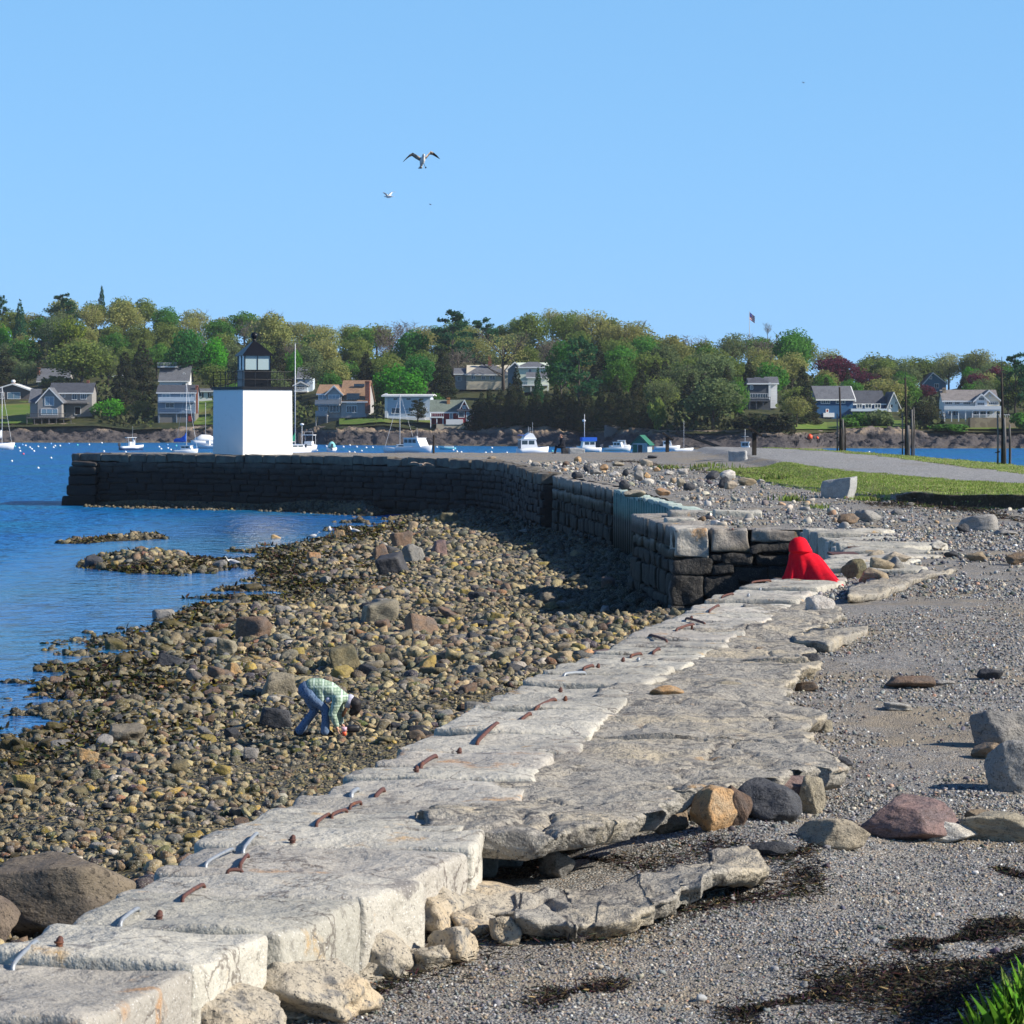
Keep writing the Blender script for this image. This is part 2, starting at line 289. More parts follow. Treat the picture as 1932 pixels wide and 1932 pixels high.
# ================================================================== SETTING
# ---- water
def wat_extra(N, L, b):
    geo = N.new("ShaderNodeNewGeometry"); sp = N.new("ShaderNodeSeparateXYZ"); L.new(geo.outputs['Position'], sp.inputs[0])
    # wind-sheltered cove behind the wharf is calmer than the open harbour
    far = N.new("ShaderNodeMapRange"); far.interpolation_type = 'SMOOTHSTEP'; far.inputs[1].default_value = 150; far.inputs[2].default_value = 215; L.new(sp.outputs[1], far.inputs[0])
    west = N.new("ShaderNodeMapRange"); west.interpolation_type = 'SMOOTHSTEP'; west.inputs[1].default_value = -14; west.inputs[2].default_value = -24; L.new(sp.outputs[0], west.inputs[0])
    mxm = N.new("ShaderNodeMath"); mxm.operation = 'MAXIMUM'; L.new(far.outputs[0], mxm.inputs[0]); L.new(west.outputs[0], mxm.inputs[1])
    pt = N.new("ShaderNodeTexNoise"); pt.inputs['Scale'].default_value = .06; pt.inputs['Detail'].default_value = 4; L.new(geo.outputs['Position'], pt.inputs['Vector'])
    amp = N.new("ShaderNodeMapRange"); amp.inputs[3].default_value = .30; amp.inputs[4].default_value = 1.0; L.new(mxm.outputs[0], amp.inputs[0])
    am2 = N.new("ShaderNodeMath"); am2.operation = 'MULTIPLY_ADD'; L.new(pt.outputs[0], am2.inputs[0]); am2.inputs[1].default_value = .7; am2.inputs[2].default_value = .62
    rg = N.new('ShaderNodeMapRange'); rg.inputs[3].default_value = .09; rg.inputs[4].default_value = .38; L.new(mxm.outputs[0], rg.inputs[0]); L.new(rg.outputs[0], b.inputs['Roughness'])
    sg = N.new('ShaderNodeMapRange'); sg.inputs[3].default_value = .24; sg.inputs[4].default_value = .12; L.new(mxm.outputs[0], sg.inputs[0]); L.new(sg.outputs[0], b.inputs['Specular IOR Level'])
    am = N.new("ShaderNodeMath"); am.operation = 'MULTIPLY'; L.new(amp.outputs[0], am.inputs[0]); L.new(am2.outputs[0], am.inputs[1])
    nr = None
    for sc, st, d in ((1.1, (1, .6, 1), .55), (3.4, (1, .7, 1), .22), (.35, (1, .5, 1), .5)):
        mp = N.new("ShaderNodeMapping"); mp.inputs['Scale'].default_value = st; mp.inputs['Rotation'].default_value = (0, 0, .35); L.new(geo.outputs['Position'], mp.inputs[0])
        t = N.new("ShaderNodeTexNoise"); t.inputs['Scale'].default_value = sc; t.inputs['Detail'].default_value = 3; L.new(mp.outputs[0], t.inputs['Vector'])
        bp = N.new("ShaderNodeBump"); bp.inputs['Distance'].default_value = d; L.new(am.outputs[0], bp.inputs['Strength']); L.new(t.outputs[0], bp.inputs['Height'])
        if nr: L.new(nr, bp.inputs['Normal'])
        nr = bp.outputs[0]
    L.new(nr, b.inputs['Normal'])
    b.inputs['IOR'].default_value = 1.333
MT['water'] = mat('harbour_water', (.007, .11, .34), .06, .5, [(.05, 3, .4, .65, (.005, .13, .28)), (1.3, 3, .5, .7, (.002, .035, .09), 'n', (1, .35, 1))], extra=wat_extra)
wb = MB(); wb.add([(-2500, -200, 0), (2500, -200, 0), (2500, 4200, 0), (-2500, 4200, 0)], [(0, 1, 2, 3)])
tag(wb.build('water', MT['water']), kind='structure')
# ---- beach of the cove
XW = [(0, -8.6), (45, -8.5), (55, -8.3), (61.7, -7.9), (70.7, -8.8), (81, -9.2), (89.6, -8.4), (97.4, -6.9), (106, -8.0), (114, -7.8), (124, -9.4), (132, -9.0), (146, -7.2), (160, -6.7), (168, -6.5), (180, -6.2), (230, -6)]
YW = [(-40, 206), (-28, 200.6), (-23.3, 195.5), (-20.6, 194), (-15.4, 190.5), (-11, 185), (-7.7, 176), (-6, 183), (30, 230)]
def beach_z(x, y):
    x = np.asarray(x, float); y = np.asarray(y, float)
    d = x - itp(y, XW); z1 = np.where(d > 0, .096 * d, .05 * d); z1 = np.where(d > 0, .55 * (1 - np.exp(-d / 4.6)) + .014 * d, z1)
    e = y - itp(x, YW); z2 = np.where(e > 0, np.minimum(.2 * e, .6), .03 * e) - 1.2 * np.clip((x + 8.5) / 3, 0, 1) - 2 * np.clip((-26.5 - x) / 1.0, 0, 1)
    z = np.maximum(np.maximum(z1, z2), -.7)
    for (cx, cy, sx, sy, a) in ((-19.2, 141.5, 2.1, 5, .62), (-17.0, 146, 1.6, 3, .62), (-14.8, 121, 2.3, 5, .62), (-13, 117, 1.7, 4, .55), (-7.4, 113.5, 1.1, 4, .22), (-8.0, 88, 1.2, 4, .14)):
        z = z + a * np.exp(-((x - cx) / sx) ** 2 - ((y - cy) / sy) ** 2)
    q = xy0(x, y); return z + .075 * fbm(q * .45, 3, 3) + .04 * fbm(q * 1.7, 8, 2)
ys = np.concatenate([np.arange(5, 60, .35), np.arange(60, 120, .5), np.arange(120, 206, .7)])
tt = np.linspace(0, 1, 110)
xl = np.where(ys < 60, -16, -16 - (ys - 60) * .16); xr = np.interp(ys, [0, 50, 60, 80, 92, 125, 160, 178, 190, 200, 206], [3, 6, 9, 9, 6, 5, 2, 0, -9, -25, -30])
BX = xl[:, None] + (xr - xl)[:, None] * tt[None, :]; BY = np.repeat(ys[:, None], 110, 1)
tag(npmesh('beach', np.stack([BX, BY, beach_z(BX, BY)], -1).reshape(-1, 3), grid_faces(len(ys), 110), [MT['beach']], smooth=True), kind='structure')
# ---- edge of the wharf (outer line of its walls), viewer to far end
E_NEAR = [(-4.25, 6), (-3.4, 11.3), (-2.64, 16.4), (-1.91, 21.4), (-1.07, 25.8), (.15, 33.4), (1.36, 39.3), (2.56, 46), (3.6, 51), (4.55, 54.8)]
E_REC = [(5.15, 57.5), (6.0, 61), (6.75, 65.5), (7.15, 71), (7.15, 79.0)]
E_MID = [(3.76, 119.9), (3.1, 126), (2.35, 134), (1.75, 139.5)]
E_END = [(1.35, 142.5), (.72, 148.6), (.2, 160), (-.6, 170), (-2.0, 175), (-4.6, 179.2), (-11.6, 189.0), (-19.5, 195.2), (-27.7, 200.2)]
def zg(x, y, rough=1.0):
    x = np.asarray(x, float); y = np.asarray(y, float)
    z = itp(y, [(5, 2.3), (14, 2.33), (20, 2.36), (25, 2.44), (32, 2.62), (40, 2.71), (54, 2.74), (75, 2.76), (100, 2.85), (130, 2.95), (165, 3.12), (185, 3.19), (215, 3.2)])
    we = itp(y, E_NEAR); fore = np.clip((42 - y) / 14, 0, 1)
    z = z + fore * np.clip(.07 * (x - we - 3.0), 0, .32)
    z = z - .30 * np.exp(-((x + .05) / .42) ** 2 - ((y - 23.6) / 1.0) ** 2); z = z + .17 * np.exp(-((x - 1.75) / .75) ** 2 - ((y - 23.4) / 1.5) ** 2) + .58 * np.exp(-((x - 2.95) / .52) ** 2 - ((y - 16.2) / 1.5) ** 2) + .10 * np.exp(-((x - 2.0) / .5) ** 2 - ((y - 14.2) / .8) ** 2)
    q = xy0(x, y); jag = .35 * fbm(q * .8, 5, 3)
    ysc = itp(x, [(6, 170), (9.2, 150), (10.3, 122), (12.3, 100.2), (15.3, 95.6), (22, 89)]) + jag * 1.2
    st = itp(x, [(8, .0), (10, .05), (11.8, .12), (12.6, .36), (16, .40), (23, .4)])
    s = np.clip((y - ysc) / .35, 0, 1); z = z + st * s * s * (3 - 2 * s)
    z = z - .30 * np.clip((itp(x, [(12, 0), (13, 1), (30, 1)])) * np.exp(-((y - ysc + 1.2) / 1.5) ** 2), 0, 1) * .35
    return z + rough * (.035 * fbm(q * .55, 21, 3) + .012 * fbm(q * 3.1, 23, 2))
def grassy(x, y):
    q = xy0(x, y); ysc = itp(x, [(6, 170), (9.2, 150), (10.3, 122), (12.3, 100.2), (15.3, 95.6), (22, 89)])
    return y - ysc - 2.2 * fbm(q * .35, 31, 3)
PL = [(90, 22), (98, 19.6), (108, 17.3), (120, 14.8), (132, 13.7), (144, 13.0), (173, 12.6), (190, 12), (208, 11)]
PR = [(90, 24), (123, 19.9), (151, 19.5), (178, 18.3), (192, 16.5), (208, 14)]
XE = [(0, 23), (90, 22.8), (144, 22.4), (165, 20.9), (181, 19.3), (196, 17), (209, 14)]
XA = [(5, -3.5)] + [(y, x + .45) for x, y in E_NEAR[1:]] + [(y, x + .5) for x, y in E_REC] + [(79.15, 7.6), (79.5, 4.6), (90.5, 4.0), (91, 5.6), (100, 5.3), (119, 4.4)] + [(y, x + .45) for x, y in E_MID[1:]] + [(y, x + .5) for x, y in E_END[:5]] + [(179.8, -4.4), (189.6, -11.2), (195.9, -19.3), (200.6, -27), (204, -27.2), (209, -27)]
ys = np.concatenate([np.arange(6, 24, .11), np.arange(24, 54, .3), np.arange(54, 79, .6), [79.1, 79.16, 79.48, 79.6], np.arange(80, 92, .5), np.arange(92, 106, .12), np.arange(106, 209, .75), [208.8]])
nx = 240; tt = np.linspace(0, 1, nx)
xa = itp(ys, XA); xe = itp(ys, XE); xe = np.where(ys < 60, np.minimum(xe, 5 + ys * .22), xe)
GX = xa[:, None] + (xe - xa)[:, None] * tt[None, :]; GY = np.repeat(ys[:, None], nx, 1); GZ = zg(GX, GY)
V = np.stack([GX, GY, GZ], -1)
sk = V.copy(); sk[..., 2] = -1.0                                        # sides of the wharf down to the sea bed
rows = V.reshape(-1, 3); Fc = [grid_faces(len(ys), nx)]
base = len(rows); edge = np.concatenate([np.arange(len(ys)) * nx + nx - 1, (len(ys) - 1) * nx + np.arange(nx - 2, -1, -1)])
low = rows[edge].copy(); low[:, 2] = -1; rows = np.concatenate([rows, low]); k = np.arange(len(edge) - 1)
Fc.append(np.stack([edge[:-1], base + k, base + k + 1, edge[1:]], -1))
tag(npmesh('wharf_ground', rows, np.concatenate(Fc), [MT['gravel']], smooth=True), kind='structure')
ys2 = np.arange(91, 208, .6); tt2 = np.linspace(0, 1, 26)
wob = .35 * fbm(xy0(0 * ys2, ys2) * .4, 3); wob2 = .35 * fbm(xy0(0 * ys2 + 9, ys2) * .4, 4)
a = itp(ys2, PL) + wob; b = np.minimum(itp(ys2, PR) + wob2, itp(ys2, XE) - .1); b = np.maximum(b, a + .2)
X2 = a[:, None] + (b - a)[:, None] * tt2; Y2 = np.repeat(ys2[:, None], 26, 1); Z2 = zg(X2, Y2) + .03 - .028 * (np.abs(tt2 - .5) * 2)[None, :] ** 6
tag(npmesh('gravel_path', np.stack([X2, Y2, Z2], -1).reshape(-1, 3), grid_faces(len(ys2), 26), [MT['path']], smooth=True), kind='structure')
# turf sheets each side of the path
def turf(name, ys, fa, fb, n, off=.012):
    t = np.linspace(0, 1, n); a = fa(ys); b = np.maximum(fb(ys), a + .05)
    x = a[:, None] + (b - a)[:, None] * t; y = np.repeat(ys[:, None], n, 1)
    z = zg(x, y) + off; g = grassy(x, y); z = np.where((g < 0) & (x < 17), z - .05, z)
    return tag(npmesh(name, np.stack([x, y, z], -1).reshape(-1, 3), grid_faces(len(ys), n), [MT['turf']], smooth=True), kind='structure')
turf('grass_verge', np.arange(90, 150, .22), lambda y: np.full_like(y, 8.4), lambda y: np.minimum(itp(y, PL) + .2, 22.7), 110)
turf('grass_strip', np.arange(100, 200, .6), lambda y: np.minimum(itp(y, PR) + .12, itp(y, XE) - .5), lambda y: itp(y, XE) - .05, 14)
# ================================================================== WALLS
def cubegrid(n, r):
    def ax(k, rr):
        rr = min(rr, .45); e = [-1, -1 + rr * .3, -1 + rr]; m = np.linspace(-1 + rr, 1 - rr, k + 1)[1:-1].tolist(); return np.array(e + m + [1 - rr, 1 - rr * .3, 1])
    A = [ax(n[i], r[i]) for i in range(3)]; V = []; Fs = []; o = 0
    for d in range(3):
        u, w = [(1, 2), (2, 0), (0, 1)][d]
        for sgn in (-1, 1):
            a, b = A[u], A[w]; g = np.zeros((len(b), len(a), 3)); g[..., u] = a[None, :]; g[..., w] = b[:, None]; g[..., d] = sgn
            f = grid_faces(len(b), len(a)); f = f if sgn > 0 else f[:, ::-1]
            V.append(g.reshape(-1, 3)); Fs.append(f + o); o += g.shape[0] * g.shape[1]
    return np.concatenate(V), np.concatenate(Fs)
def block(quad, z0, z1, n=(4, 4, 3), rad=.06, amp=.03, seed=0, sc=2.0):
    """rounded rough stone on a plan quad (4 xy corners, counter-clockwise)"""
    q = np.array(quad, float); Lx = np.linalg.norm(q[1] - q[0]); Ly = np.linalg.norm(q[3] - q[0]); Lz = z1 - z0
    h = np.array([Lx, Ly, Lz]) / 2; r = np.minimum(rad, h * .8)
    c, f = cubegrid(n, r / h); p = c * h; inn = np.clip(p, -(h - r), h - r); d = p - inn; l = np.linalg.norm(d / r, axis=1, keepdims=True); p = inn + d / np.maximum(l, 1e-6)
    u = (p[:, 0] / h[0] + 1) / 2; v = (p[:, 1] / h[1] + 1) / 2
    xy = ((1 - u) * (1 - v))[:, None] * q[0] + (u * (1 - v))[:, None] * q[1] + (u * v)[:, None] * q[2] + ((1 - u) * v)[:, None] * q[3]
    P3 = np.column_stack([xy, p[:, 2] + (z0 + z1) / 2])
    if amp:
        dv = np.column_stack([fbm(P3 * sc, seed + k * 51, 3) for k in range(3)]); P3 = P3 + dv * amp
    return P3, f
def polyline(pts):
    p = np.array(pts, float); s = np.concatenate([[0], np.cumsum(np.linalg.norm(np.diff(p, axis=0), axis=1))])
    def at(t): return np.array([np.interp(t, s, p[:, 0]), np.interp(t, s, p[:, 1])])
    def nrm(t):
        d = at(min(t + .6, s[-1])) - at(max(t - .6, 0)); d /= np.linalg.norm(d) + 1e-9; return np.array([d[1], -d[0]])
    return at, nrm, s[-1]
def quad_on(at, nrm, s0, s1, d0, d1, d1b=None):
    d1b = d1 if d1b is None else d1b
    return [at(s0) + nrm(s0) * d0, at(s0) + nrm(s0) * d1, at(s1) + nrm(s1) * d1b, at(s1) + nrm(s1) * d0]
def make_wall(root, pts, ztop, cop_h, lens, widths, matc, matw, zbase, seed, nfine=(6, 8, 4), cop_amp=.03, courses=True, side='r', jz=.03, gaps=(), pl=None, bl=(.6, 1.5), bh=.42):
    at, nr, Ltot = polyline(pts)
    r_ = random.Random(seed); s = 0.0; i = 0
    while s < Ltot - .15:
        l = r_.uniform(*lens); e = min(s + l, Ltot)
        if Ltot - e < .4: e = Ltot
        w0, w1 = (widths(at(s)[1]) * r_.uniform(.93, 1.06), widths(at(e)[1]) * r_.uniform(.93, 1.06)) if callable(widths) else (r_.uniform(*widths), r_.uniform(*widths)); o = r_.uniform(-.05, .05)
        zt = (ztop(at((s + e) / 2)[1]) if callable(ztop) else ztop) + r_.uniform(-jz, jz)
        if not any(g0 < (s + e) / 2 < g1 for g0, g1 in gaps):
            qd = quad_on(at, nr, s + .02, e - .02, o, w0, w1)
            qd = [qd[0], qd[1], qd[2], qd[3]]
            v, f = block(qd, zt - cop_h, zt, nfine, .045, cop_amp, seed * 100 + i, 1.9)
            npmesh('coping_stone', v, f, [matc], root, smooth=True)
        s = e; i += 1
    VV = []; FF = []; off = 0
    def put(v, f):
        nonlocal off
        VV.append(v); FF.append(f + off); off += len(v)
    zt0 = lambda y: (ztop(y) if callable(ztop) else ztop) - cop_h
    if courses:
        k = 0; zz = 0.0
        while True:
            hh = r_.uniform(.6, 1.45) * bh; s = r_.uniform(-.6, 0); anyb = False
            while s < Ltot:
                l = r_.uniform(*bl); e = min(s + l, Ltot); a = max(s, 0)
                if e - a > .12:
                    y = at((a + e) / 2)[1]; top = zt0(y) - zz; bot = max(top - hh, zbase(at((a + e) / 2)))
                    if top - bot > .06:
                        anyb = True; o = r_.uniform(-.05, .03) - .015 * k
                        v, f = block(quad_on(at, nr, a + .015, e - .015, o, .55), bot + .015 + r_.uniform(-.05, .02), top - .012 + r_.uniform(-.06, .04), (2, 2, 2), .07, .045, seed * 31 + k * 7 + int(s * 10), 1.5); put(v, f)
                s = e
            zz += hh; k += 1
            if not anyb or k > 14: break
    n = max(2, int(Ltot / 1.0)); tr = np.linspace(0, Ltot, n)
    for a, e in zip(tr[:-1], tr[1:]):                                   # dark hearting behind the joints
        y = at((a + e) / 2)[1]; v, f = block(quad_on(at, nr, a, e, .10, .6), zbase(at((a + e) / 2)) - .3, zt0(y) - .03, (1, 1, 1), .01, 0, 0); put(v, f)
    npmesh('wall_face', np.concatenate(VV), np.concatenate(FF), [matw], root)
    return at, nr, Ltot
bz = lambda p: float(beach_z(p[0], p[1])) - .25
sw = thing('seawall', 'near granite seawall of pale coping blocks set with rusty iron staples', 'seawall', group='wharf walls')
make_wall(sw, E_NEAR, 2.82, .46, (.75, 1.5), lambda y: float(itp(y, [(12, .8), (15, .95), (17, 1.2), (18.4, 1.42), (19.7, 1.72), (21, 1.7), (24, 1.5), (30, 1.35), (54, 1.3)])), MT['coping'], MT['wall'], bz, 3, (9, 18, 6), .04)
rec = thing('seawall', 'inner return wall of flat pale stones behind the person in the red cape', 'seawall', group='wharf walls')
make_wall(rec, E_REC, 2.80, .5, (.7, 1.7), (1.1, 2.5), MT['coping'], MT['wall'], bz, 5, (6, 8, 4), .06, jz=.07)
# block-built pier end: front face looks towards the viewer, one side face along the cove
pier = thing('granite_pier', 'squared end of the granite wharf wall with a sunlit block over black lower stones', 'pier')
def pblk(x0, x1, z0, z1, y0=79.2, dep=1.2, m='pierstone', rad=.05, amp=.055, seed=1, mt=None):
    v, f = block([(x0, y0), (x1, y0), (x1, y0 + dep), (x0, y0 + dep)], z0, z1, (8, 5, 7), rad, amp, seed, 2.2); return npmesh(m, v, f, [mt or MT['wall']], pier, smooth=True)
pz = lambda py: EYE - (py - HOR) * 79.2 / F
pxx = lambda px: (px - CX) * 79.2 / F
pblk(pxx(1271), pxx(1337), pz(1051), pz(997), dep=1.4, m='corner_block', seed=11, mt=MT['coping'])
pblk(pxx(1341), pxx(1413), pz(1042), pz(999), m='coping_stone', seed=12)
pblk(pxx(1416), pxx(1512), pz(1022), pz(999), m='coping_stone', seed=13)
VV = []; FF = []; off = 0
for (x0, x1, y0, y1, sd) in ((1416, 1505, 1023, 1046, 1), (1268, 1344, 1054, 1085, 2), (1335, 1361, 1046, 1061, 3), (1362, 1422, 1043, 1066, 4), (1424, 1500, 1047, 1068, 5), (1345, 1384, 1063, 1086, 6), (1386, 1450, 1068, 1100, 7), (1452, 1505, 1070, 1100, 15),
                             (1266, 1328, 1087, 1142, 8), (1330, 1395, 1088, 1130, 9), (1397, 1470, 1102, 1140, 10), (1264, 1330, 1144, 1182, 12), (1332, 1420, 1133, 1180, 13), (1422, 1510, 1142, 1180, 14)):
    v, f = block([(pxx(x0), 79.18), (pxx(x1), 79.18), (pxx(x1), 80.2), (pxx(x0), 80.2)], pz(y1), pz(y0), (9, 3, 6), .085, .07, sd + 60, 2.0); VV.append(v); FF.append(f + off); off += len(v)
v, f = block([(pxx(1272), 79.5), (pxx(1512), 79.5), (pxx(1512), 80.6), (pxx(1272), 80.6)], -.2, pz(1045), (1, 1, 1), .01, 0); VV.append(v); FF.append(f + off)
MT['pierlow'] = mat('tidal_black_stone', (.030, .028, .026), .7, .35, [(3, 4, .45, .65, (.016, .017, .017)), (30, 3, .56, .68, (.10, .09, .08))], [(7, .07, 'n'), (40, .015, 'n')])
npmesh('wall_face', np.concatenate(VV), np.concatenate(FF), [MT['pierlow']], pier, smooth=True)
side = [(pxx(1271), 79.3), (3.75, 85), (3.4, 90.8)]
make_wall(pier, side, 2.81, .5, (.8, 1.3), (1.1, 1.5), MT['copdark'], MT['wall'], bz, 8, (6, 7, 5), .05)
for (x, y, wx, wy, z, hh) in ((4.9, 88.5, 1.1, 1.5, 2.97, .2), (6.2, 87.6, 1.3, 1.1, 3.0, .24), (4.4, 83.6, .8, 1.0, 2.93, .16)):
    v, f = block([(x - wx / 2, y - wy / 2), (x + wx / 2, y - wy / 2), (x + wx / 2, y + wy / 2), (x - wx / 2, y + wy / 2)], z - hh, z, (5, 5, 3), .05, .03, int(x * 10)); npmesh('cap_slab', v, f, [MT['coping']], pier, smooth=True)
# corrugated green sheet piling
sp_ = thing('sheet_piling', 'weathered green corrugated sheet piling capped in pale concrete beside the pier', 'sheet piling')
at, nr, Lt = polyline([(5.25, 91.4), (3.80, 119.5)])
MT['pile'] = mat('green_sheet_pile', (.10, .21, .18), .6, .35, [(1.1, 4, .45, .7, (.06, .13, .12)), (8, 4, .56, .7, (.16, .27, .23)), (2, 5, .6, .72, (.05, .05, .035))], [(20, .008, 'n')], tide=[(1.75, 2.3, (.02, .024, .018), .4)])
MT['pilecap'] = mat('pile_cap', (.42, .50, .44), .85, .25, [(3, 4, .45, .65, (.52, .56, .50)), (15, 4, .55, .7, (.26, .36, .32))], [(14, .03, 'n')])
pts = []; per = .9; k = 0
for s in np.arange(0, Lt, per / 8):
    ph = (s % per) / per; o = .17 if ph < .38 else (.17 * (1 - (ph - .38) / .12) if ph < .5 else (0 if ph < .88 else .17 * (ph - .88) / .12)); pts.append(at(s) - nr(s) * o * -1)
pts = np.array(pts); zs = [.6, 1.6, 2.3, 2.74]
V = np.concatenate([np.column_stack([pts, np.full(len(pts), z)]) for z in zs])
o_ = npmesh('corrugated_sheet', V, grid_faces(len(zs), len(pts)), [MT['pile']], sp_); so = o_.modifiers.new('thick', 'SOLIDIFY'); so.thickness = .02
VV = []; FF = []; off = 0; s = 0; i = 0
while s < Lt - .2:
    v, f = block(quad_on(at, nr, s, min(s + .9, Lt), -.03 + rnd.uniform(0, .14), .50 + rnd.uniform(-.1, .1)), 2.68, 2.84 + rnd.uniform(-.02, .02), (4, 4, 2), .03, .02, i + 400); VV.append(v); FF.append(f + off); off += len(v); s += .9; i += 1
npmesh('concrete_cap', np.concatenate(VV), np.concatenate(FF), [MT['pilecap']], sp_, smooth=True)
mid = thing('seawall', 'middle stretch of granite wall between the green piling and the collapsed gap', 'seawall', group='wharf walls')
make_wall(mid, E_MID, lambda y: 2.86 + (y - 119) * .004, .5, (.7, 1.3), (1.1, 1.7), MT['copdark'], MT['wall'], bz, 12, (4, 5, 4), .05)
endw = thing('seawall', 'long dark curving granite wall below the lighthouse with a row of cap stones', 'seawall', group='wharf walls')
ztop_end = lambda y: float(itp(y, [(142, 2.96), (160, 3.08), (175, 3.17), (182, 3.21), (205, 3.22)]))
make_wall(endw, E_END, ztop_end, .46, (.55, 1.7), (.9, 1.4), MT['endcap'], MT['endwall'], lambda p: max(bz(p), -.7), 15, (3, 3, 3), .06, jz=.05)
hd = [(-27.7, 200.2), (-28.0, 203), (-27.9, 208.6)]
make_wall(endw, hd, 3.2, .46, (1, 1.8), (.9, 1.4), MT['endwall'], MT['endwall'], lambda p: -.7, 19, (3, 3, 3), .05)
# stepped outer corner where courses are missing
VV = []; FF = []; off = 0
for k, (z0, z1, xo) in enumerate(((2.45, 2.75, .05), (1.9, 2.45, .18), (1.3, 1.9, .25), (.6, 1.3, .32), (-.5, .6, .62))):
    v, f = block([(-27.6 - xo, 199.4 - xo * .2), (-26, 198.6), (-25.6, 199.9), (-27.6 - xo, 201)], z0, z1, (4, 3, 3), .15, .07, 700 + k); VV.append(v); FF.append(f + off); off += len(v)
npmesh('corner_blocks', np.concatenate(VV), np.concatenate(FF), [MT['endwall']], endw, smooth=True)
from mathutils.bvhtree import BVHTree
_v = []; _f = []
for ch in sw.children:
    if ch.name.startswith('coping_stone'): n0 = len(_v); _v += [v.co.copy() for v in ch.data.vertices]; _f += [[i + n0 for i in q.vertices] for q in ch.data.polygons]
TOPS = BVHTree.FromPolygons(_v, _f)
def on_top(p):
    h = TOPS.ray_cast(Vector((p.x, p.y, 4)), Vector((0, 0, -1)), 3); return Vector((p.x, p.y, h[0].z if h[0] is not None and h[0].z > 2.6 else 2.82))
# ---- iron staples and bolts set in the coping (parts of the wall they are leaded into)
def staple(x1, y1, x2, y2, m, r=.014, hgt=.03, z=2.83):
    a = on_top(G(x1, y1, z)); b = on_top(G(x2, y2, z)); mb = MB(); u = Vector((0, 0, hgt)); d = b - a
    if d.length > 1.3: b = a + d * (1.3 / d.length); d = b - a
    mb.tube([a - Vector((0, 0, .09)), a + u * .5, a + u * .95 + d * .05, a + u * 1.15 + d * .14, (a + b) / 2 + u * 1.25, b + u * 1.1 - d * .14, b + u * .9 - d * .05, b + u * .5, b - Vector((0, 0, .09))], r, 8)
    mb.build('iron_staple', MT[m], sw, True)
def stub(x, y, m='rust', r=.019, hh=.042, z=2.83):
    a = on_top(G(x, y, z)); mb = MB(); mb.tube([a - Vector((0, 0, .08)), a + Vector((.004, 0, hh * .8)), a + Vector((.01, .01, hh))], [r, r, r * .8], 8); mb.tube([a + Vector((0, 0, hh * .35)), a + Vector((0, 0, hh * .6))], r * 1.35, 8); mb.build('iron_bolt', MT[m], sw, True)
for a in ((24, 1829, 70, 1792, 'galv'), (227, 1740, 262, 1719, 'galv'), (344, 1705, 385, 1673, 'rust'), (388, 1633, 441, 1602, 'galv'), (459, 1605, 486, 1582, 'galv'), (429, 1648, 457, 1646, 'rust'), (453, 1636, 468, 1616, 'rust'),
          (597, 1564, 622, 1543, 'rust'), (626, 1548, 654, 1530, 'rust'), (660, 1522, 681, 1515, 'rust'), (708, 1499, 724, 1485, 'rust'), (663, 1496, 676, 1484, 'galv'), (794, 1448, 823, 1423, 'rust'), (900, 1401, 942, 1371, 'rust'),
          (983, 1354, 1001, 1347, 'rust'), (1010, 1336, 1048, 1319, 'rust'), (1064, 1279, 1104, 1273, 'galv'), (1101, 1270, 1119, 1263, 'rust'), (1190, 1241, 1210, 1237, 'rust'), (1232, 1230, 1244, 1226, 'rust'), (1276, 1196, 1309, 1182, 'rust'), (1285, 1183, 1309, 1178, 'rust'),
          (1294, 1168, 1330, 1176, 'rust'), (1338, 1155, 1356, 1145, 'rust'), (1362, 1131, 1383, 1128, 'rust'), (1418, 1102, 1454, 1097, 'rust'), (1225, 1204, 1258, 1212, 'rust')):
    staple(*a, r=.012 if a[1] > 1500 else .017, hgt=.026)
for x, y, m in ((551, 1592, 'rust'), (111, 1803, 'rust'), (299, 1729, 'rust'), (785, 1459, 'rust'), (866, 1415, 'rust'), (1066, 1321, 'rust'), (1175, 1247, 'rust'), (1128, 1262, 'rust'), (1304, 1168, 'rust'), (1412, 1130, 'galv'), (1434, 1110, 'galv'), (1057, 1296, 'rust'), (1204, 1246, 'galv')):
    stub(x, y, m)
for (x0, y0, x1, y1) in ((1570, 1046, 1596, 1036), (1600, 1032, 1626, 1026)):
    mb = MB(); a = G(x0, y0, 2.84); b = G(x1, y1, 2.84); mb.box(a.x, a.y, 2.80, b.x, a.y + (b.y - a.y) * .4, 2.85); mb.build('rusted_plate', MT['rust'], rec)
# ================================================================== STONES
def ground_at(px, py, zf, z=1.0):
    for _ in range(12):
        p = G(px, py, z); z = .5 * z + .5 * float(zf(p.x, p.y))
    p = G(px, py, z); p.z = float(zf(p.x, p.y)); return p
def icos(level):
    bm = bmesh.new(); bmesh.ops.create_icosphere(bm, subdivisions=max(level, 1), radius=1); v = np.array([x.co[:] for x in bm.verts]); f = np.array([[q.index for q in p.verts] for p in bm.faces]); bm.free(); return v, f
def ico0():
    t = (1 + 5 ** .5) / 2
    v = np.array([(-1, t, 0), (1, t, 0), (-1, -t, 0), (1, -t, 0), (0, -1, t), (0, 1, t), (0, -1, -t), (0, 1, -t), (t, 0, -1), (t, 0, 1), (-t, 0, -1), (-t, 0, 1)], float); v /= np.linalg.norm(v[0])
    f = np.array([(0, 11, 5), (0, 5, 1), (0, 1, 7), (0, 7, 10), (0, 10, 11), (1, 5, 9), (5, 11, 4), (11, 10, 2), (10, 7, 6), (7, 1, 8), (3, 9, 4), (3, 4, 2), (3, 2, 6), (3, 6, 8), (3, 8, 9), (4, 9, 5), (2, 4, 11), (6, 2, 10), (8, 6, 7), (9, 8, 1)]); return v, f
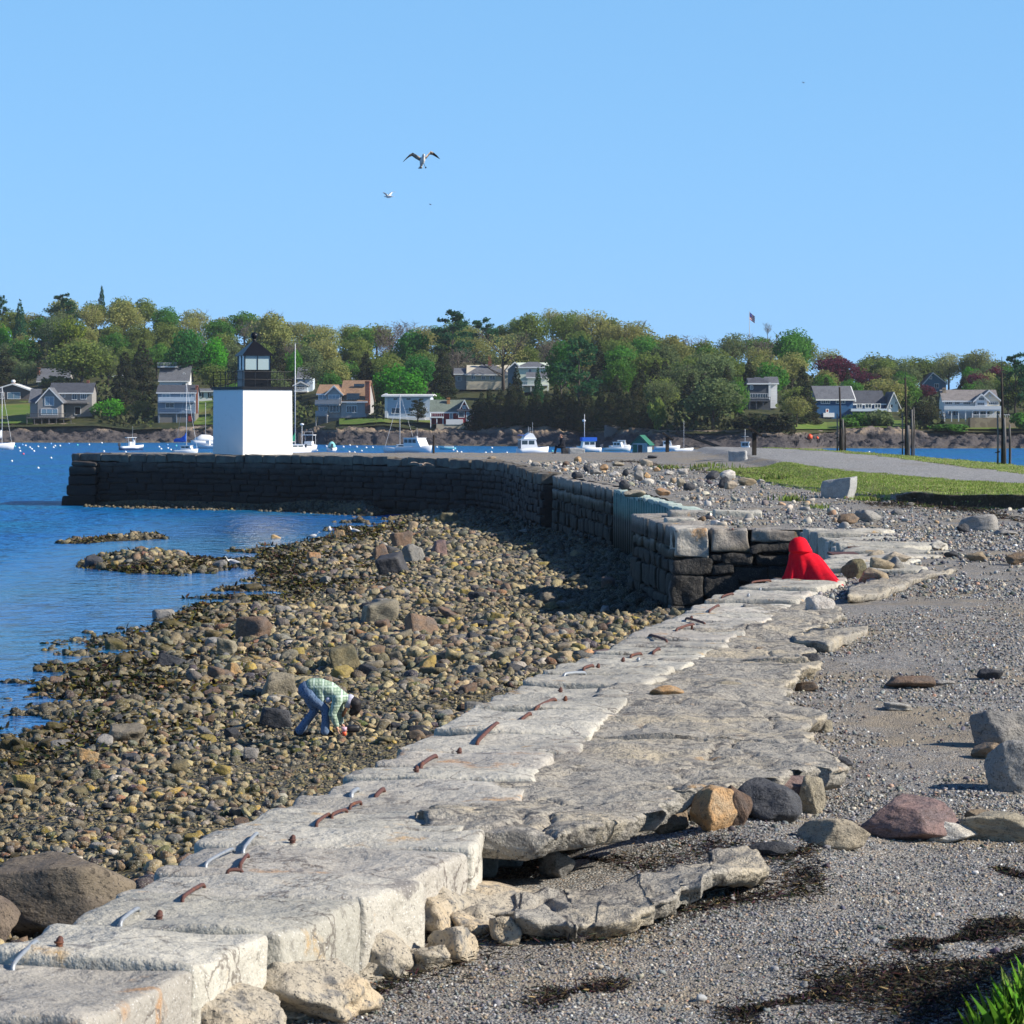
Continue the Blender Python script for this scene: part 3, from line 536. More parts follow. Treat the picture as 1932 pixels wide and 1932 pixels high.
ICO = {0: ico0(), 1: icos(2), 2: icos(3), 3: icos(4), 4: icos(5)}       # 12, 42, 162, 642, 2562 vertices
def rockv(level, seed, planes=15, lo=.58, amp=.10, soft=34.0, hi=.86, blocky=False):
    v, f = ICO[level]; r = np.random.default_rng(seed)
    n = r.normal(size=(planes, 3)); n /= np.linalg.norm(n, axis=1)[:, None]; d = r.uniform(lo, hi, planes)
    if blocky:                                            # split rock: three rough pairs of faces plus a few broken corners
        a = np.concatenate([np.eye(3), -np.eye(3)]) + r.normal(0, .22, (6, 3)); a /= np.linalg.norm(a, axis=1)[:, None]; n = np.concatenate([a, n[:5]]); d = np.concatenate([r.uniform(.42, .70, 6), r.uniform(.62, .9, 5)])
    c = np.maximum(v @ n.T, 1e-3); s = d / c                              # distance to each facet
    s = np.minimum(s, 3); rad = (np.sum(s ** -soft, axis=1) + 1.0) ** (-1 / soft)
    p = v * rad[:, None]; p = p * (1 + amp * fbm(p * 2.2, seed % 9973, 3)[:, None]); return p, f
def one_rock(name, pos, size, m, label=None, cat='rock', group=None, level=3, seed=0, rz=0.0, tilt=(0, 0), planes=16, lo=.58, amp=.07, sink=.12, smooth=None, me=None, blocky=False):
    if me is None:
        v, f = rockv(level, seed, planes, lo, amp, 34.0, .86, blocky); v = v / np.abs(v).max(axis=0); o = npmesh(name, v * .5, f, [m], smooth=(level >= 3) if smooth is None else smooth)
    else: o = meshobj(name, me)
    o.scale = size; o.rotation_euler = (tilt[0], tilt[1], rz); o.location = (pos[0], pos[1], pos[2] + size[2] * (.5 - sink)); return tag(o, label, cat, group)
# ---- noticeable boulders and rocks on the beach: px centre, px bottom, width px, height px, kind, label
NB = [
 (78, 1778, 300, 180, 'umber', 'big dark brown weathered boulder lying beside the near seawall at the frame edge', 3),
 (-40, 1800, 130, 110, 'umber', 'second dark brown boulder cut by the left frame edge at the seawall', 5),
 (647, 1262, 62, 50, 'olive', 'smooth olive grey boulder with a flat sloping face on the open cobbles', 8),
 (712, 1176, 74, 42, 'barnacle', 'broad tan boulder with a dark left flank above the weed', 9),
 (795, 1198, 58, 42, 'brown', 'round reddish brown barnacled boulder right of the broad tan one', 12),
 (735, 1084, 66, 44, 'dark', 'dark wedge shaped boulder in front of the grey block', 14),
 (783, 1062, 44, 36, 'grey', 'flat topped grey block among the dark boulders', 15),
 (716, 1056, 34, 30, 'brown', 'dark brown rounded boulder left of the grey block', 18),
 (757, 1032, 40, 36, 'brown', 'tall brown boulder behind the flat topped grey block', 21),
 (829, 1047, 36, 30, 'purple', 'purplish boulder right of the flat topped grey block', 22),
 (845, 988, 36, 22, 'olive', 'mossy olive boulder high on the beach towards the corner of the wall', 24),
 (889, 960, 26, 18, 'dark', 'dark boulder next to the shaded corner of the wall', 25),
 (470, 1206, 72, 46, 'brown', 'large red brown peaked boulder amid the seaweed', 27),
 (424, 1234, 44, 30, 'barnacle', 'pale barnacled boulder below the red brown peaked one', 29),
 (320, 1262, 56, 26, 'dark', 'dark grey boulder standing in the brown weed', 30),
 (438, 1278, 42, 26, 'orange', 'salmon pink topped rock among barnacled stones', 33),
 (528, 1316, 66, 46, 'barnacle', 'large barnacled boulder behind the person bending down', 36),
 (520, 1376, 58, 40, 'dark', 'dark boulder beside the legs of the person bending down', 37),
 (232, 1403, 76, 38, 'barnacle', 'wide barnacled rock left of centre on the stony beach', 39),
 (163, 1440, 38, 26, 'orange', 'orange topped stone on the left of the beach', 41),
 (107, 1130, 24, 18, 'buff', 'pale pointed rock standing alone in the water', 44),
 (103, 1297, 32, 20, 'brown', 'brown pointed rock standing in the water near the shore', 45),
 (142, 1114, 14, 12, 'buff', 'small round rock in the water right of the pale pointed one', 46),
 (42, 1492, 44, 32, 'yellow', 'yellowish stone near the left border of the beach', 48),
 (470, 1436, 30, 26, 'grey', 'round blue grey stone in front of the bending person', 49),
 (880, 1125, 22, 14, 'yellow', 'mustard yellow stone near the shadow of the pier', 52),
 (940, 1175, 30, 18, 'yellow', 'yellow boulder at the tip of the shadow of the pier', 53),
 (903, 1135, 34, 18, 'dark', 'angular dark stone near the mustard yellow one', 55),
 (615, 1102, 22, 16, 'grey', 'grey stone with a flat face above the weed bed', 57),
 (593, 1060, 26, 18, 'orange', 'rust coloured stone left of the dark wedge shaped boulder', 58),
 (520, 1023, 20, 14, 'orange', 'reddish stone on the gull point by the water', 60),
 (640, 1018, 22, 18, 'orange', 'orange brown stone near the far waterline', 61),
 (1000, 1034, 16, 14, 'yellow', 'small yellow stone at the far edge of the pier shadow', 62),
 (1040, 1150, 28, 16, 'olive', 'olive stone lit at the foot of the pier', 63),
]
for (px, py, w, h, k, lb, sd) in NB:
    p = ground_at(px, py, beach_z); s = p.y / F; big = w > 50
    p.y += w * s * .35
    one_rock('beach_rock', p, (w * s * 1.1, w * s * rnd.uniform(.75, 1.0), h * s * 1.25), RK[k], lb, 'rock', 'boulders on the beach', 4 if py > 1600 else 3, sd, rnd.uniform(-.5, .5), (rnd.uniform(-.15, .15), rnd.uniform(-.15, .15)), 15, .56, .07, .2, blocky=py < 1600)
# ---- further single stones: shared shapes, named after what they look like
VARM = {k: [] for k in RK}
def var_mesh(k, level):
    L = VARM[k]
    if len(L) < 7:
        v, f = rockv(level, 1000 + len(L) * 13 + len(k), 15, .56, .06, 40.0, .86, True); v /= np.abs(v).max(axis=0); o = npmesh('beach_rock', v * .5, f, [RK[k]]); me = o.data; bpy.data.objects.remove(o); L.append(me)
    return rnd.choice(L)
KN = {'grey': 'plain grey', 'dark': 'dark slate coloured', 'tan': 'tan', 'brown': 'brown', 'barnacle': 'barnacle crusted', 'olive': 'olive stained', 'yellow': 'yellow stained', 'weedy': 'weed covered', 'orange': 'orange', 'purple': 'purplish', 'buff': 'buff'}
kinds = ['barnacle'] * 9 + ['grey'] * 5 + ['dark'] * 6 + ['brown'] * 5 + ['olive'] * 4 + ['tan'] * 2 + ['orange', 'yellow', 'yellow', 'purple']
cnt = 0; taken = [(px, py) for px, py, *_ in NB]
while cnt < 250:
    py = 950 + 700 * rnd.random() ** .8; px = rnd.uniform(-20, 1150)
    p = G(px, py, .5)
    d = p.x - float(itp(p.y, XW)); wall = float(itp(p.y, XA)) - p.x
    if p.y > 196 or p.y < 29 or wall < 2.0: continue
    z = float(beach_z(p.x, p.y))
    if z < -.06: continue
    if 540 < px < 700 and 1280 < py < 1425: continue
    hid = p.y < 54.8 and p.x > float(itp(p.y, [(y, x) for x, y in E_NEAR])) - .8
    if hid: continue
    k = rnd.choice(kinds)
    if z < .25 and rnd.random() < .6: k = 'weedy'
    w = rnd.uniform(.26, .62) * (1.0 if py < 1300 else .75)
    if py > 1480: w *= .7
    w *= itp(p.y, [(30, .7), (60, .9), (100, 1.15), (170, 1.35)])
    zone = 'in the weed by the waterline' if z < .25 else ('below the far corner of the wall' if py < 1010 else ('on the stony slope below the pier' if px > 640 and py < 1300 else 'on the near part of the cobble beach'))
    one_rock('beach_rock', (p.x, p.y, z), (w, w * rnd.uniform(.7, 1), w * rnd.uniform(.45, .75)), None, f'single {KN[k]} stone lying {zone}', 'rock', f'{KN[k]} stones {zone}', rz=rnd.uniform(0, 6.28), tilt=(rnd.uniform(-.3, .3), rnd.uniform(-.3, .3)), sink=.25, me=var_mesh(k, 2)); cnt += 1
# ---- countless cobbles
def rotm(n, r, flat_=.35):
    a = r.uniform(0, 2 * np.pi, n); t = r.normal(0, flat_, (n, 2)); ca, sa = np.cos(a), np.sin(a); O = np.zeros(n); I = np.ones(n)
    Rz = np.stack([np.stack([ca, -sa, O], -1), np.stack([sa, ca, O], -1), np.stack([O, O, I], -1)], 1)
    cx, sx = np.cos(t[:, 0]), np.sin(t[:, 0]); Rx = np.stack([np.stack([I, O, O], -1), np.stack([O, cx, -sx], -1), np.stack([O, sx, cx], -1)], 1)
    cy, sy = np.cos(t[:, 1]), np.sin(t[:, 1]); Ry = np.stack([np.stack([cy, O, sy], -1), np.stack([O, I, O], -1), np.stack([-sy, O, cy], -1)], 1); return Rz @ Rx @ Ry
def scatter(level, pos, size, flat_, col, r, nvar=26, planes=9, lo=.34, amp=.05, hi=.72):
    """pos (n,3), size (n,), flat_ z factor; returns V, F, tint"""
    n = len(pos); var = [rockv(level, 5000 + i * 7, planes, lo, amp, 40.0, hi, True) for i in range(nvar)]; fa = var[0][1]; vs = np.stack([a[0] for a in var])
    vs = vs / np.abs(vs).max(axis=(1, 2))[:, None, None] * 1.12; b = vs[r.integers(0, nvar, n)]; sc = np.stack([size * r.uniform(.8, 1.25, n), size * r.uniform(.65, 1.0, n), size * flat_], -1) * .5
    v = np.einsum('nij,nvj->nvi', rotm(n, r), b * sc[:, None, :]) + pos[:, None, :]
    m = v.shape[1]; f = (fa[None] + (np.arange(n) * m)[:, None, None]).reshape(-1, 3); return v.reshape(-1, 3), f, np.repeat(col, m, 0)
def palette(cols, w, n, r, j=.22):
    c = np.array(cols)[r.choice(len(cols), n, p=np.array(w) / sum(w))]; return np.clip(c * (1 + r.normal(0, j, (n, 1))) + r.normal(0, .008, (n, 3)), .008, .8)
BC = [(.34, .275, .155), (.27, .22, .125), (.085, .08, .075), (.16, .145, .12), (.32, .24, .13), (.20, .14, .09), (.32, .23, .06), (.30, .15, .08), (.33, .30, .25), (.10, .09, .045)]
BW = [10, 8, 8, 7, 4, 5, 2.6, .8, 1.2, 6]
def beach_points(n, y0, y1, r, marg=1.8):
    y = np.sqrt(r.uniform(y0 ** 1.6, y1 ** 1.6, n * 3) ** (2 / 1.6)); half = .163 * y + marg; x = r.uniform(-1, 1, n * 3) * half
    wl_ = itp(y, XW); wr = itp(y, XA) - .6; z = beach_z(x, y); ok = (z > -.05) & (x < wr) & (y < 198); 
    hid = (y < 54) & (x > itp(y, [(b, a) for a, b in E_NEAR]) - .1); ok &= ~hid
    ok &= ~((x < -5) & (y > itp(x, [(-28, 200), (-19.5, 194.8), (-11.6, 188.6), (-4.6, 178.8)]) - .2))
    return x[ok][:n], y[ok][:n], z[ok][:n]
r_ = np.random.default_rng(21); VV = []; FF = []; CC = []; off = 0
for lev, n, y0, y1, s0, s1 in ((1, 15000, 27, 62, .05, .27), (1, 15000, 58, 112, .10, .42), (0, 13000, 105, 199, .18, .52), (0, 30000, 27, 85, .03, .08)):
    x, y, z = beach_points(n, y0, y1, r_); n = len(x)
    u = r_.uniform(0, 1, n) ** 1.9; s = s0 + (s1 - s0) * u
    nearwall = np.clip(((itp(y, XA) - x) / 5.0), .45, 1); s = s * np.where(y < 60, nearwall, 1)
    clus = .75 + .45 * fbm(xy0(x, y) * .5, 71, 2); s = s * np.clip(clus, .5, 1.4)
    col = palette(BC, BW, n, r_); wet = np.clip((.30 - z) / .3, 0, 1)[:, None] * r_.uniform(.3, 1, (n, 1)); col = col * (1 - wet) + np.array([[.055, .045, .022]]) * wet
    foot = np.clip((4.4 - (itp(y, XA) - x)) / 1.8, 0, 1)[:, None] * (y > 60)[:, None]; col = col * (1 - foot) + np.array([[.04, .045, .03]]) * foot  # wall's shadow painted into the cobble colour, along with damp algae
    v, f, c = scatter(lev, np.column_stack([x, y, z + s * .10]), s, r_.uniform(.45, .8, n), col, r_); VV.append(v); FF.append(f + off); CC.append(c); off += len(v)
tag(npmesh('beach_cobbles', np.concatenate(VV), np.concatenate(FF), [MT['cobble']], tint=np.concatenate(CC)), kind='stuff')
# ---- seaweed along the waterline: small crumpled blades
def blades(n, pos, size, col, r, lift=.6, kx=.35):
    d = r.normal(0, 1, (n, 3)); d[:, 2] = np.abs(d[:, 2]) * lift; d /= np.linalg.norm(d, axis=1)[:, None]; q = r.normal(0, 1, (n, 3)); w = np.cross(d, q); w /= np.linalg.norm(w, axis=1)[:, None]
    d = d * size[:, None]; w = w * size[:, None] * kx
    v = np.stack([pos - w * .5, pos + w * .5, pos + d * .6 + w * .5, pos + d - w * .1, pos + d * .5 - w * .6], 1); f = np.arange(n * 5).reshape(n, 5); return v.reshape(-1, 3), f, np.repeat(col, 5, 0)
x, y, z = beach_points(230000, 50, 160, r_); dens = np.exp(-((z - .06) / .16) ** 2) * np.clip(.65 + .9 * fbm(xy0(x, y) * .35, 81, 3), 0, 1.2); ok = r_.uniform(0, 1, len(x)) < dens; x, y, z = x[ok], y[ok], z[ok]; n = len(x)
col = palette([(.060, .048, .008), (.035, .028, .008), (.09, .075, .012), (.025, .02, .01)], [4, 4, 2, 3], n, r_, .3)
v, f, c = blades(n, np.column_stack([x, y, z + r_.uniform(0, .07, n)]), r_.uniform(.06, .17, n) * itp(y, [(50, .9), (150, 1.7)]), col, r_, .35)
tag(npmesh('seaweed', v, f, [MT['weed']], tint=c), kind='stuff')
# ---- gravel stones of the wharf, thickest towards the viewer
def on_wharf(n, y0, y1, r, pw=1.3):
    y = r.uniform(y0 ** pw, y1 ** pw, n) ** (1 / pw); a = itp(y, XA) + .4; b = np.minimum(.163 * y + .7, itp(y, XE) - .4); x = a + (b - a) * r.uniform(0, 1, n); return x, y
PC = [(.20, .205, .21), (.12, .125, .132), (.30, .30, .295), (.36, .32, .255), (.37, .27, .19), (.32, .19, .14), (.58, .56, .52), (.22, .195, .16), (.07, .07, .073)]; PW = [9, 7, 7, 5, 2, .5, 1.2, 3, 2.4]
VV = []; FF = []; CC = []; off = 0
for lev, n, y0, y1, s0, s1 in ((0, 85000, 11.5, 26, .008, .028), (0, 40000, 25, 56, .016, .045), (0, 16000, 50, 125, .035, .11), (0, 16000, 118, 206, .05, .15), (1, 1500, 11.5, 40, .03, .06)):
    x, y = on_wharf(n, y0, y1, r_); sandy = fbm(xy0(x, y) * np.array([.8, .35, 1]), 91, 3); ok = r_.uniform(-.2, 1, n) < (.75 - sandy * 1.3); ok &= (y < 91) | (grassy(x, y) < -.5); x, y = x[ok], y[ok]; n = len(x); z = zg(x, y)
    s = s0 + (s1 - s0) * r_.uniform(0, 1, n) ** 2.0; v, f, c = scatter(lev, np.column_stack([x, y, z + s * .18]), s, r_.uniform(.5, .85, n), palette(PC, PW, n, r_), r_, amp=.05); VV.append(v); FF.append(f + off); CC.append(c); off += len(v)
tag(npmesh('gravel', np.concatenate(VV), np.concatenate(FF), [MT['pebble']], tint=np.concatenate(CC)), kind='stuff')
# ---- the broken concrete slab behind the near coping
def ruled(A, B, zt, thick, nu, nv, seed, rough=.03, edge=.12, jag=.05, zt2=None):
    t = np.linspace(0, 1, nv); ta = np.linspace(0, 1, len(A)); a = np.array([[np.interp(k, ta, [p[i] for p in A]) for i in (0, 1)] for k in t]); b = np.array([[np.interp(k, ta, [p[i] for p in B]) for i in (0, 1)] for k in t])
    jj = np.column_stack([fbm(np.column_stack([t * nv * .11, 0 * t, 0 * t + seed]), 5, 4), fbm(np.column_stack([t * nv * .11, 0 * t + 7, 0 * t + seed]), 6, 4)]); b = b + jj * jag; a = a + jj[::-1] * .07
    u = np.linspace(0, 1, nu) ** .8; xy = a[:, None, :] + (b - a)[:, None, :] * u[None, :, None]
    z0 = zt if zt2 is None else (zt + (zt2 - zt) * t[:, None]); z = np.broadcast_to(z0, xy.shape[:2]) + rough * fbm(np.concatenate([xy * 2.2, np.zeros(xy.shape[:2] + (1,))], -1), seed, 4)
    w3 = np.concatenate([xy, np.zeros(xy.shape[:2] + (1,))], -1); lay = fbm(w3 * np.array([.9, .5, 1]) + seed, seed + 9, 3); z = z + rough * .9 * (np.floor(lay * 3.5) / 3.5) - rough * 1.3 * np.exp(-(np.abs(fbm(w3 * np.array([1.1, .6, 1]), seed + 13, 3)) / .035) ** 2) - rough * .7 * np.clip(fbm(w3 * 5, seed + 17, 2) - .25, 0, 1); top = np.concatenate([xy, z[..., None]], -1); top[:, -1, 2] -= .02; cols = [top]
    nrm_ = (b - a); nrm_ /= np.linalg.norm(nrm_, axis=1)[:, None] + 1e-6; last = top[:, -1]; q = last * 3.5
    for fr, inw in ((.12, -.015), (.4, .02), (.8, .06), (1.0, .20)):       # rough broken edge
        e = last.copy(); e[:, 2] -= thick * fr; e[:, :2] -= nrm_ * (inw + edge * np.abs(fbm(np.column_stack([q[:, 0], q[:, 1], q[:, 2] + fr * 5]), seed + 3, 3))[:, None]); cols.append(e[:, None])
    e = a.copy(); cols.append(np.concatenate([e, np.full((nv, 1), 1) * (np.mean(z) - thick)], 1)[:, None])
    full = np.concatenate(cols, 1); m = full.shape[1]; f = grid_faces(nv, m, True); ends = [list(range(m)), list(range((nv - 1) * m, nv * m))[::-1]]
    return full.reshape(-1, 3), [tuple(int(i) for i in x) for x in f[:, ::-1]] + [tuple(x) for x in ends]
def gp(L, z): return [tuple(G(x, y, z))[:2] for x, y in L]
AP = [(1440, 1120), (1380, 1155), (1310, 1190), (1240, 1240), (1160, 1290), (1110, 1330), (1070, 1380), (980, 1430), (900, 1480), (830, 1515), (800, 1545), (795, 1568)]
BP = [(1560, 1130), (1585, 1165), (1505, 1200), (1545, 1250), (1482, 1295), (1545, 1340), (1505, 1395), (1600, 1442), (1470, 1462), (1310, 1494), (1180, 1540), (1075, 1576)]
for i0, i1, zt, sd, lb in ((0, 3, 2.80, 41, 'far piece of broken concrete slab with the smooth white stone at its edge'), (3, 6, 2.815, 42, 'middle piece of broken concrete slab with a ragged notched edge'), (6, 9, 2.79, 44, 'pale piece of concrete slab ending in a tip that points at the gravel'), (9, 12, 2.835, 4, 'nearest broken concrete slab, undercut over a dark hollow')):
    A_ = gp(AP[max(0, i0 - 0):min(12, i1 + 1)], zt); B_ = gp(BP[max(0, i0):min(12, i1 + 1)], zt)
    v, f = ruled(A_, B_, zt, .16, 60, 130, sd, .03, .10, .12); tag(npmesh('concrete_slab', v, f, [MT['concrete']], smooth=True), lb, 'concrete slab', 'broken concrete slabs along the wharf')
v, f = ruled(gp([(955, 1668), (1060, 1662), (1180, 1652), (1300, 1628), (1402, 1606)], 2.58), gp([(975, 1712), (1080, 1722), (1200, 1704), (1330, 1676), (1430, 1634)], 2.58), 2.52, .13, 34, 90, 9, .05, .10, .10, 2.62)
tag(npmesh('concrete_fragment', v, f, [MT['concrete']], smooth=True), 'long broken piece of concrete lying tilted on the gravel below the slab', 'concrete')
v, f = ruled(gp([(1500, 1200), (1560, 1192), (1640, 1180)], 2.78), gp([(1500, 1213), (1570, 1222), (1640, 1190)], 2.78), 2.80, .13, 10, 30, 19, .03, .05, .05)
tag(npmesh('concrete_fragment', v, f, [MT['concrete']], smooth=True), 'thin tilted concrete shard beside the gravel in front of the red cape', 'concrete')
v, f = ruled(gp([(1590, 1112), (1660, 1098), (1740, 1084)], 2.79), gp([(1600, 1130), (1670, 1120), (1800, 1076)], 2.79), 2.86, .12, 10, 30, 29, .03, .05, .05)
tag(npmesh('concrete_fragment', v, f, [MT['concrete']], smooth=True), 'low crumbling concrete lip running right from the red cape', 'concrete')
# ---- mortar rubble against the near coping
for (px, py, w, h, d, tl, sd, lb) in ((900, 1752, 300, 80, 1.2, .25, 3, 'sloping slab of pale mortar rubble running down from the dark hollow'), (790, 1780, 260, 160, 1.1, .3, 4, 'pale crumbling mortar lump beside the dry black seaweed'), (690, 1850, 230, 170, .9, .35, 6, 'tall knobbly mortar mass wedged against the coping blocks'),
                                   (590, 1940, 300, 150, .9, .25, 7, 'broad rough mortar mass at the bottom of the picture'), (430, 2000, 300, 150, .8, .15, 8, 'mortar lump under the nearest coping block at the bottom'), (1020, 1730, 150, 50, .7, .1, 14, 'low mortar piece joining the long concrete piece'), (955, 1752, 60, 22, .3, .0, 16, 'small orange tinted stone in front of the mortar rubble')):
    p = ground_at(px, py, zg, 2.4); s = p.y / F; p.y += d * .4
    one_rock('rubble_lump', p, (w * s, d, h * s), MT['rubble'] if sd != 16 else RK['orange'], lb, 'rubble', 'mortar rubble by the coping', 4, sd + 300, rnd.uniform(-.3, .3), (0, tl), 16, .6, .17, .22, smooth=True)
for i in range(20):
    u = i / 19; px = 440 + 560 * u + rnd.uniform(-30, 30); py = 1975 - 235 * u ** .8 + rnd.uniform(-25, 30); p = ground_at(px, py, zg, 2.4); s = p.y / F; w = rnd.uniform(.16, .42)
    if p.x < float(itp(p.y, XA)) + .1: p.x = float(itp(p.y, XA)) + rnd.uniform(.5, .8)
    one_rock('rubble_lump', p, (w, w * rnd.uniform(.7, 1), w * rnd.uniform(.4, .75)), MT['rubble'], 'small broken chunk of pale mortar in the rubble beside the coping', 'rubble', 'mortar rubble by the coping', 3, 2300 + i, rnd.uniform(0, 6), (rnd.uniform(-.3, .3), rnd.uniform(-.3, .3)), 12, .5, .16, .2, smooth=True, blocky=True)
# ---- rocks under and beside the slab, and along the right
WR = [
 (1266, 1570, 66, 52, 'tan', 'small tan rock tucked under the edge of the slab'), (1342, 1567, 100, 88, 'orange', 'pale orange pointed boulder propping the slab edge'),
 (1388, 1556, 60, 72, 'brown', 'rounded brown rock right of the pale orange boulder'), (1452, 1548, 130, 78, 'dark', 'black rounded boulder with a shaded flank under the slab'),
 (1490, 1532, 110, 72, 'purple', 'purplish red boulder behind the black rounded one'), (1535, 1536, 56, 72, 'buff', 'buff upright rock at the end of the row under the slab'),
 (1050, 1658, 70, 52, 'grey', 'flat grey plate of rock leaning in the dark hollow'), (1580, 1604, 138, 62, 'buff', 'pale angular rock with a dark underside on the gravel'),
 (1725, 1588, 190, 76, 'purple', 'large grey and red pointed boulder with pale veins'), (1790, 1590, 120, 42, 'white', 'low white rock in front of the grey and red pointed boulder'),
 (1890, 1590, 150, 54, 'buff', 'long pale rock half buried by the right frame edge'), (1848, 1550, 56, 20, 'tan', 'small flat tan rock between the bigger pale rocks'),
 (1895, 1412, 128, 66, 'grey', 'grey boulder with a pale cap on the right slope'), (1870, 1432, 80, 32, 'tan', 'flat tan slab of rock leaning below the grey boulder'),
 (1925, 1496, 116, 96, 'grey', 'big round grey boulder cut by the right frame edge'), (1455, 1612, 84, 26, 'dark', 'flat dark slate stone half sunk in gravel near the slab end'),
 (1260, 1316, 66, 38, 'orange', 'peach coloured stone bedded in the concrete slab'), (1545, 1190, 4, 4, 'white', None), (1548, 1160, 56, 36, 'white', 'smooth white stone set at the edge of the slab'),
 (1522, 1305, 44, 18, 'brown', 'brown brick sized stone at the slab edge'), (1372, 1300, 60, 24, 'buff', 'rounded buff stone bedded in the slab'), (1535, 1262, 40, 28, 'dark', 'dark crumbling lump in a notch of the slab edge'), (1490, 1262, 50, 24, 'buff', 'pale lump on the left of the notch in the slab edge'),
 (1560, 1443, 70, 22, 'grey', 'flat blue grey stone on gravel by the slab tip'), (1556, 1382, 44, 22, 'buff', 'small pale stone by the right margin of the slab'), (1580, 1452, 60, 20, 'dark', 'dark flat stone under the slab tip'),
 (1600, 990, 46, 20, 'brown', 'brown boulder on gravel behind the inner return wall'), (1640, 985, 48, 26, 'grey', 'rough grey rock right of the brown boulder'), (1693, 972, 26, 10, 'grey', 'small grey stone above the rough grey rock'),
 (1855, 1002, 78, 30, 'grey', 'rough pale grey rock on the right below the grass bank'), (1818, 1006, 26, 18, 'dark', 'dark stone touching the rough pale grey rock'), (1900, 1010, 42, 10, 'grey', 'flat grey stone near the right border'),
 (1690, 1066, 60, 24, 'buff', 'pale pointed rock right of the flat stones of the return wall'), (1615, 1092, 50, 36, 'olive', 'mottled brown rock below the return wall coping'), (1655, 1104, 60, 30, 'tan', 'tan rock below the return wall coping'), (1662, 1082, 50, 28, 'tan', 'second tan rock tucked behind, higher on the return wall'), (1690, 1082, 34, 30, 'grey', 'square grey stone at the end of the return wall'),
 (1770, 1038, 36, 18, 'white', 'white topped stone on the gravel slope'), (1845, 1060, 42, 18, 'tan', 'tan pebble like rock on the gravel slope right of the white topped stone'), (1920, 1065, 50, 22, 'brown', 'brown rock at the right border of the gravel slope'), (1655, 1058, 40, 20, 'buff', 'buff stone next to the return wall'), (1795, 1052, 26, 12, 'dark', 'small dark stone near the white topped one'),
 (1720, 1300, 90, 26, 'brown', 'low brown stone in the middle of the gravel slope'), (1690, 1340, 60, 14, 'white', 'flat whitish stone bedded in gravel'), (1870, 1282, 50, 20, 'dark', 'dark angular stone on the upper right gravel'), (1785, 1293, 36, 10, 'white', 'white flat stone on the upper right gravel'),
 (1200, 924, 26, 16, 'white', None),
]
for i, (px, py, w, h, k, lb) in enumerate(WR):
    if not lb: continue
    onslab = lb.endswith('slab') and 'bedded' in lb
    p = ground_at(px, py, (lambda a, b: 2.80) if onslab else zg, 2.6); s = p.y / F; p.y += w * s * (.3 if not 1260 < px < 1545 or py < 1500 else .08)
    one_rock('loose_rock', p, (w * s * 1.08, w * s * rnd.uniform(.7, .95), h * s * (1.25 if not onslab else .7)), RK[k], lb, 'rock', 'rocks lying on the wharf', 4 if py > 1380 else 3, 800 + i * 3, rnd.uniform(-.25, .25), (rnd.uniform(-.1, .1), rnd.uniform(-.15, .15)), 15, .56, .08, .16)
# ================================================================== LIGHTHOUSE AND THINGS ON THE WHARF
WH = flat('white_paint', (.82, .82, .80), .55, .3, var=[(3, 4, .55, .75, (.74, .74, .72)), (30, 2, .72, .76, (.45, .43, .40))], bump=[(18, .006, 'n')])
BK = flat('black_paint', (.008, .009, .012), .35, .22); BKM = flat('black_iron', (.015, .015, .017), .5, .4)
GL = mat('lantern_glass', (.50, .62, .62), .06, .6); GL.node_tree.nodes["Principled BSDF"].inputs['Alpha'].default_value = .62
REDL = flat('red_lens', (.5, .06, .05), .15, .6)
C0 = P(458, 858.4, 196); ph = R(36); s_ = 3.63; cen = C0 + Vector((math.cos(ph), math.sin(ph), 0)) * s_ / 2 + Vector((-math.sin(ph), math.cos(ph), 0)) * s_ / 2
lh = thing('lighthouse', 'short square white lighthouse with a black lantern at the end of the wharf', 'lighthouse', (cen.x, cen.y, 3.15), ph)
h = s_ / 2; mb = MB(); mb.prism([(-h, -h), (h, -h), (h, h), (-h, h)], -.3, 4.09, [(-h * .985, -h * .985), (h * .985, -h * .985), (h * .985, h * .985), (-h * .985, h * .985)]); o = mb.build('tower', WH, lh)
bv = o.modifiers.new('edge', 'BEVEL'); bv.width = .03; bv.segments = 2
mb = MB(); mb.box(-h - .06, -h - .06, 4.09, h + .06, h + .06, 4.27); mb.build('gallery_deck', BK, lh)
rl = MB()
for i in range(5):
    t = -h + .03 + (2 * h - .06) * i / 4
    for (a, b) in ((t, -h + .03), (t, h - .03), (-h + .03, t), (h - .03, t)):
        rl.tube([(a, b, 4.2), (a, b, 5.22)], .022, 6)
for z in (4.72, 5.2):
    e = h - .03; rl.tube([(-e, -e, z), (e, -e, z), (e, e, z), (-e, e, z), (-e, -e, z)], .014, 5)
rl.build('railing', BKM, lh)
la = bpy.data.objects.new('lantern', None); COL.objects.link(la); la.parent = lh; la.rotation_euler = (0, 0, R(19.3) - ph); la.location = (.12, 0, 0)
q = .855; mb = MB(); mb.box(-q, -q, 4.27, q, q, 5.28); mb.box(-q - .03, -q - .03, 5.28, q + .03, q + .03, 5.33); mb.build('lantern_base', BK, la)
mb = MB()
for sx in (-1, 1):
    for sy in (-1, 1): mb.cbox((sx * (q - .03), sy * (q - .03), 5.78), (.07, .07, .9))
for s in (-1, 1): mb.cbox((0, s * (q - .03), 5.78), (.035, .05, .9)); mb.cbox((s * (q - .03), 0, 5.78), (.05, .035, .9))
mb.build('glazing_bars', BK, la)
for s in (-1, 1):
    mb = MB(); mb.box(-q + .07, s * (q - .05) - .008, 5.33, q - .07, s * (q - .05) + .008, 6.2); mb.build('window_pane', GL, la)
    mb = MB(); mb.box(s * (q - .05) - .008, -q + .07, 5.33, s * (q - .05) + .008, q - .07, 6.2); mb.build('window_pane', GL, la)
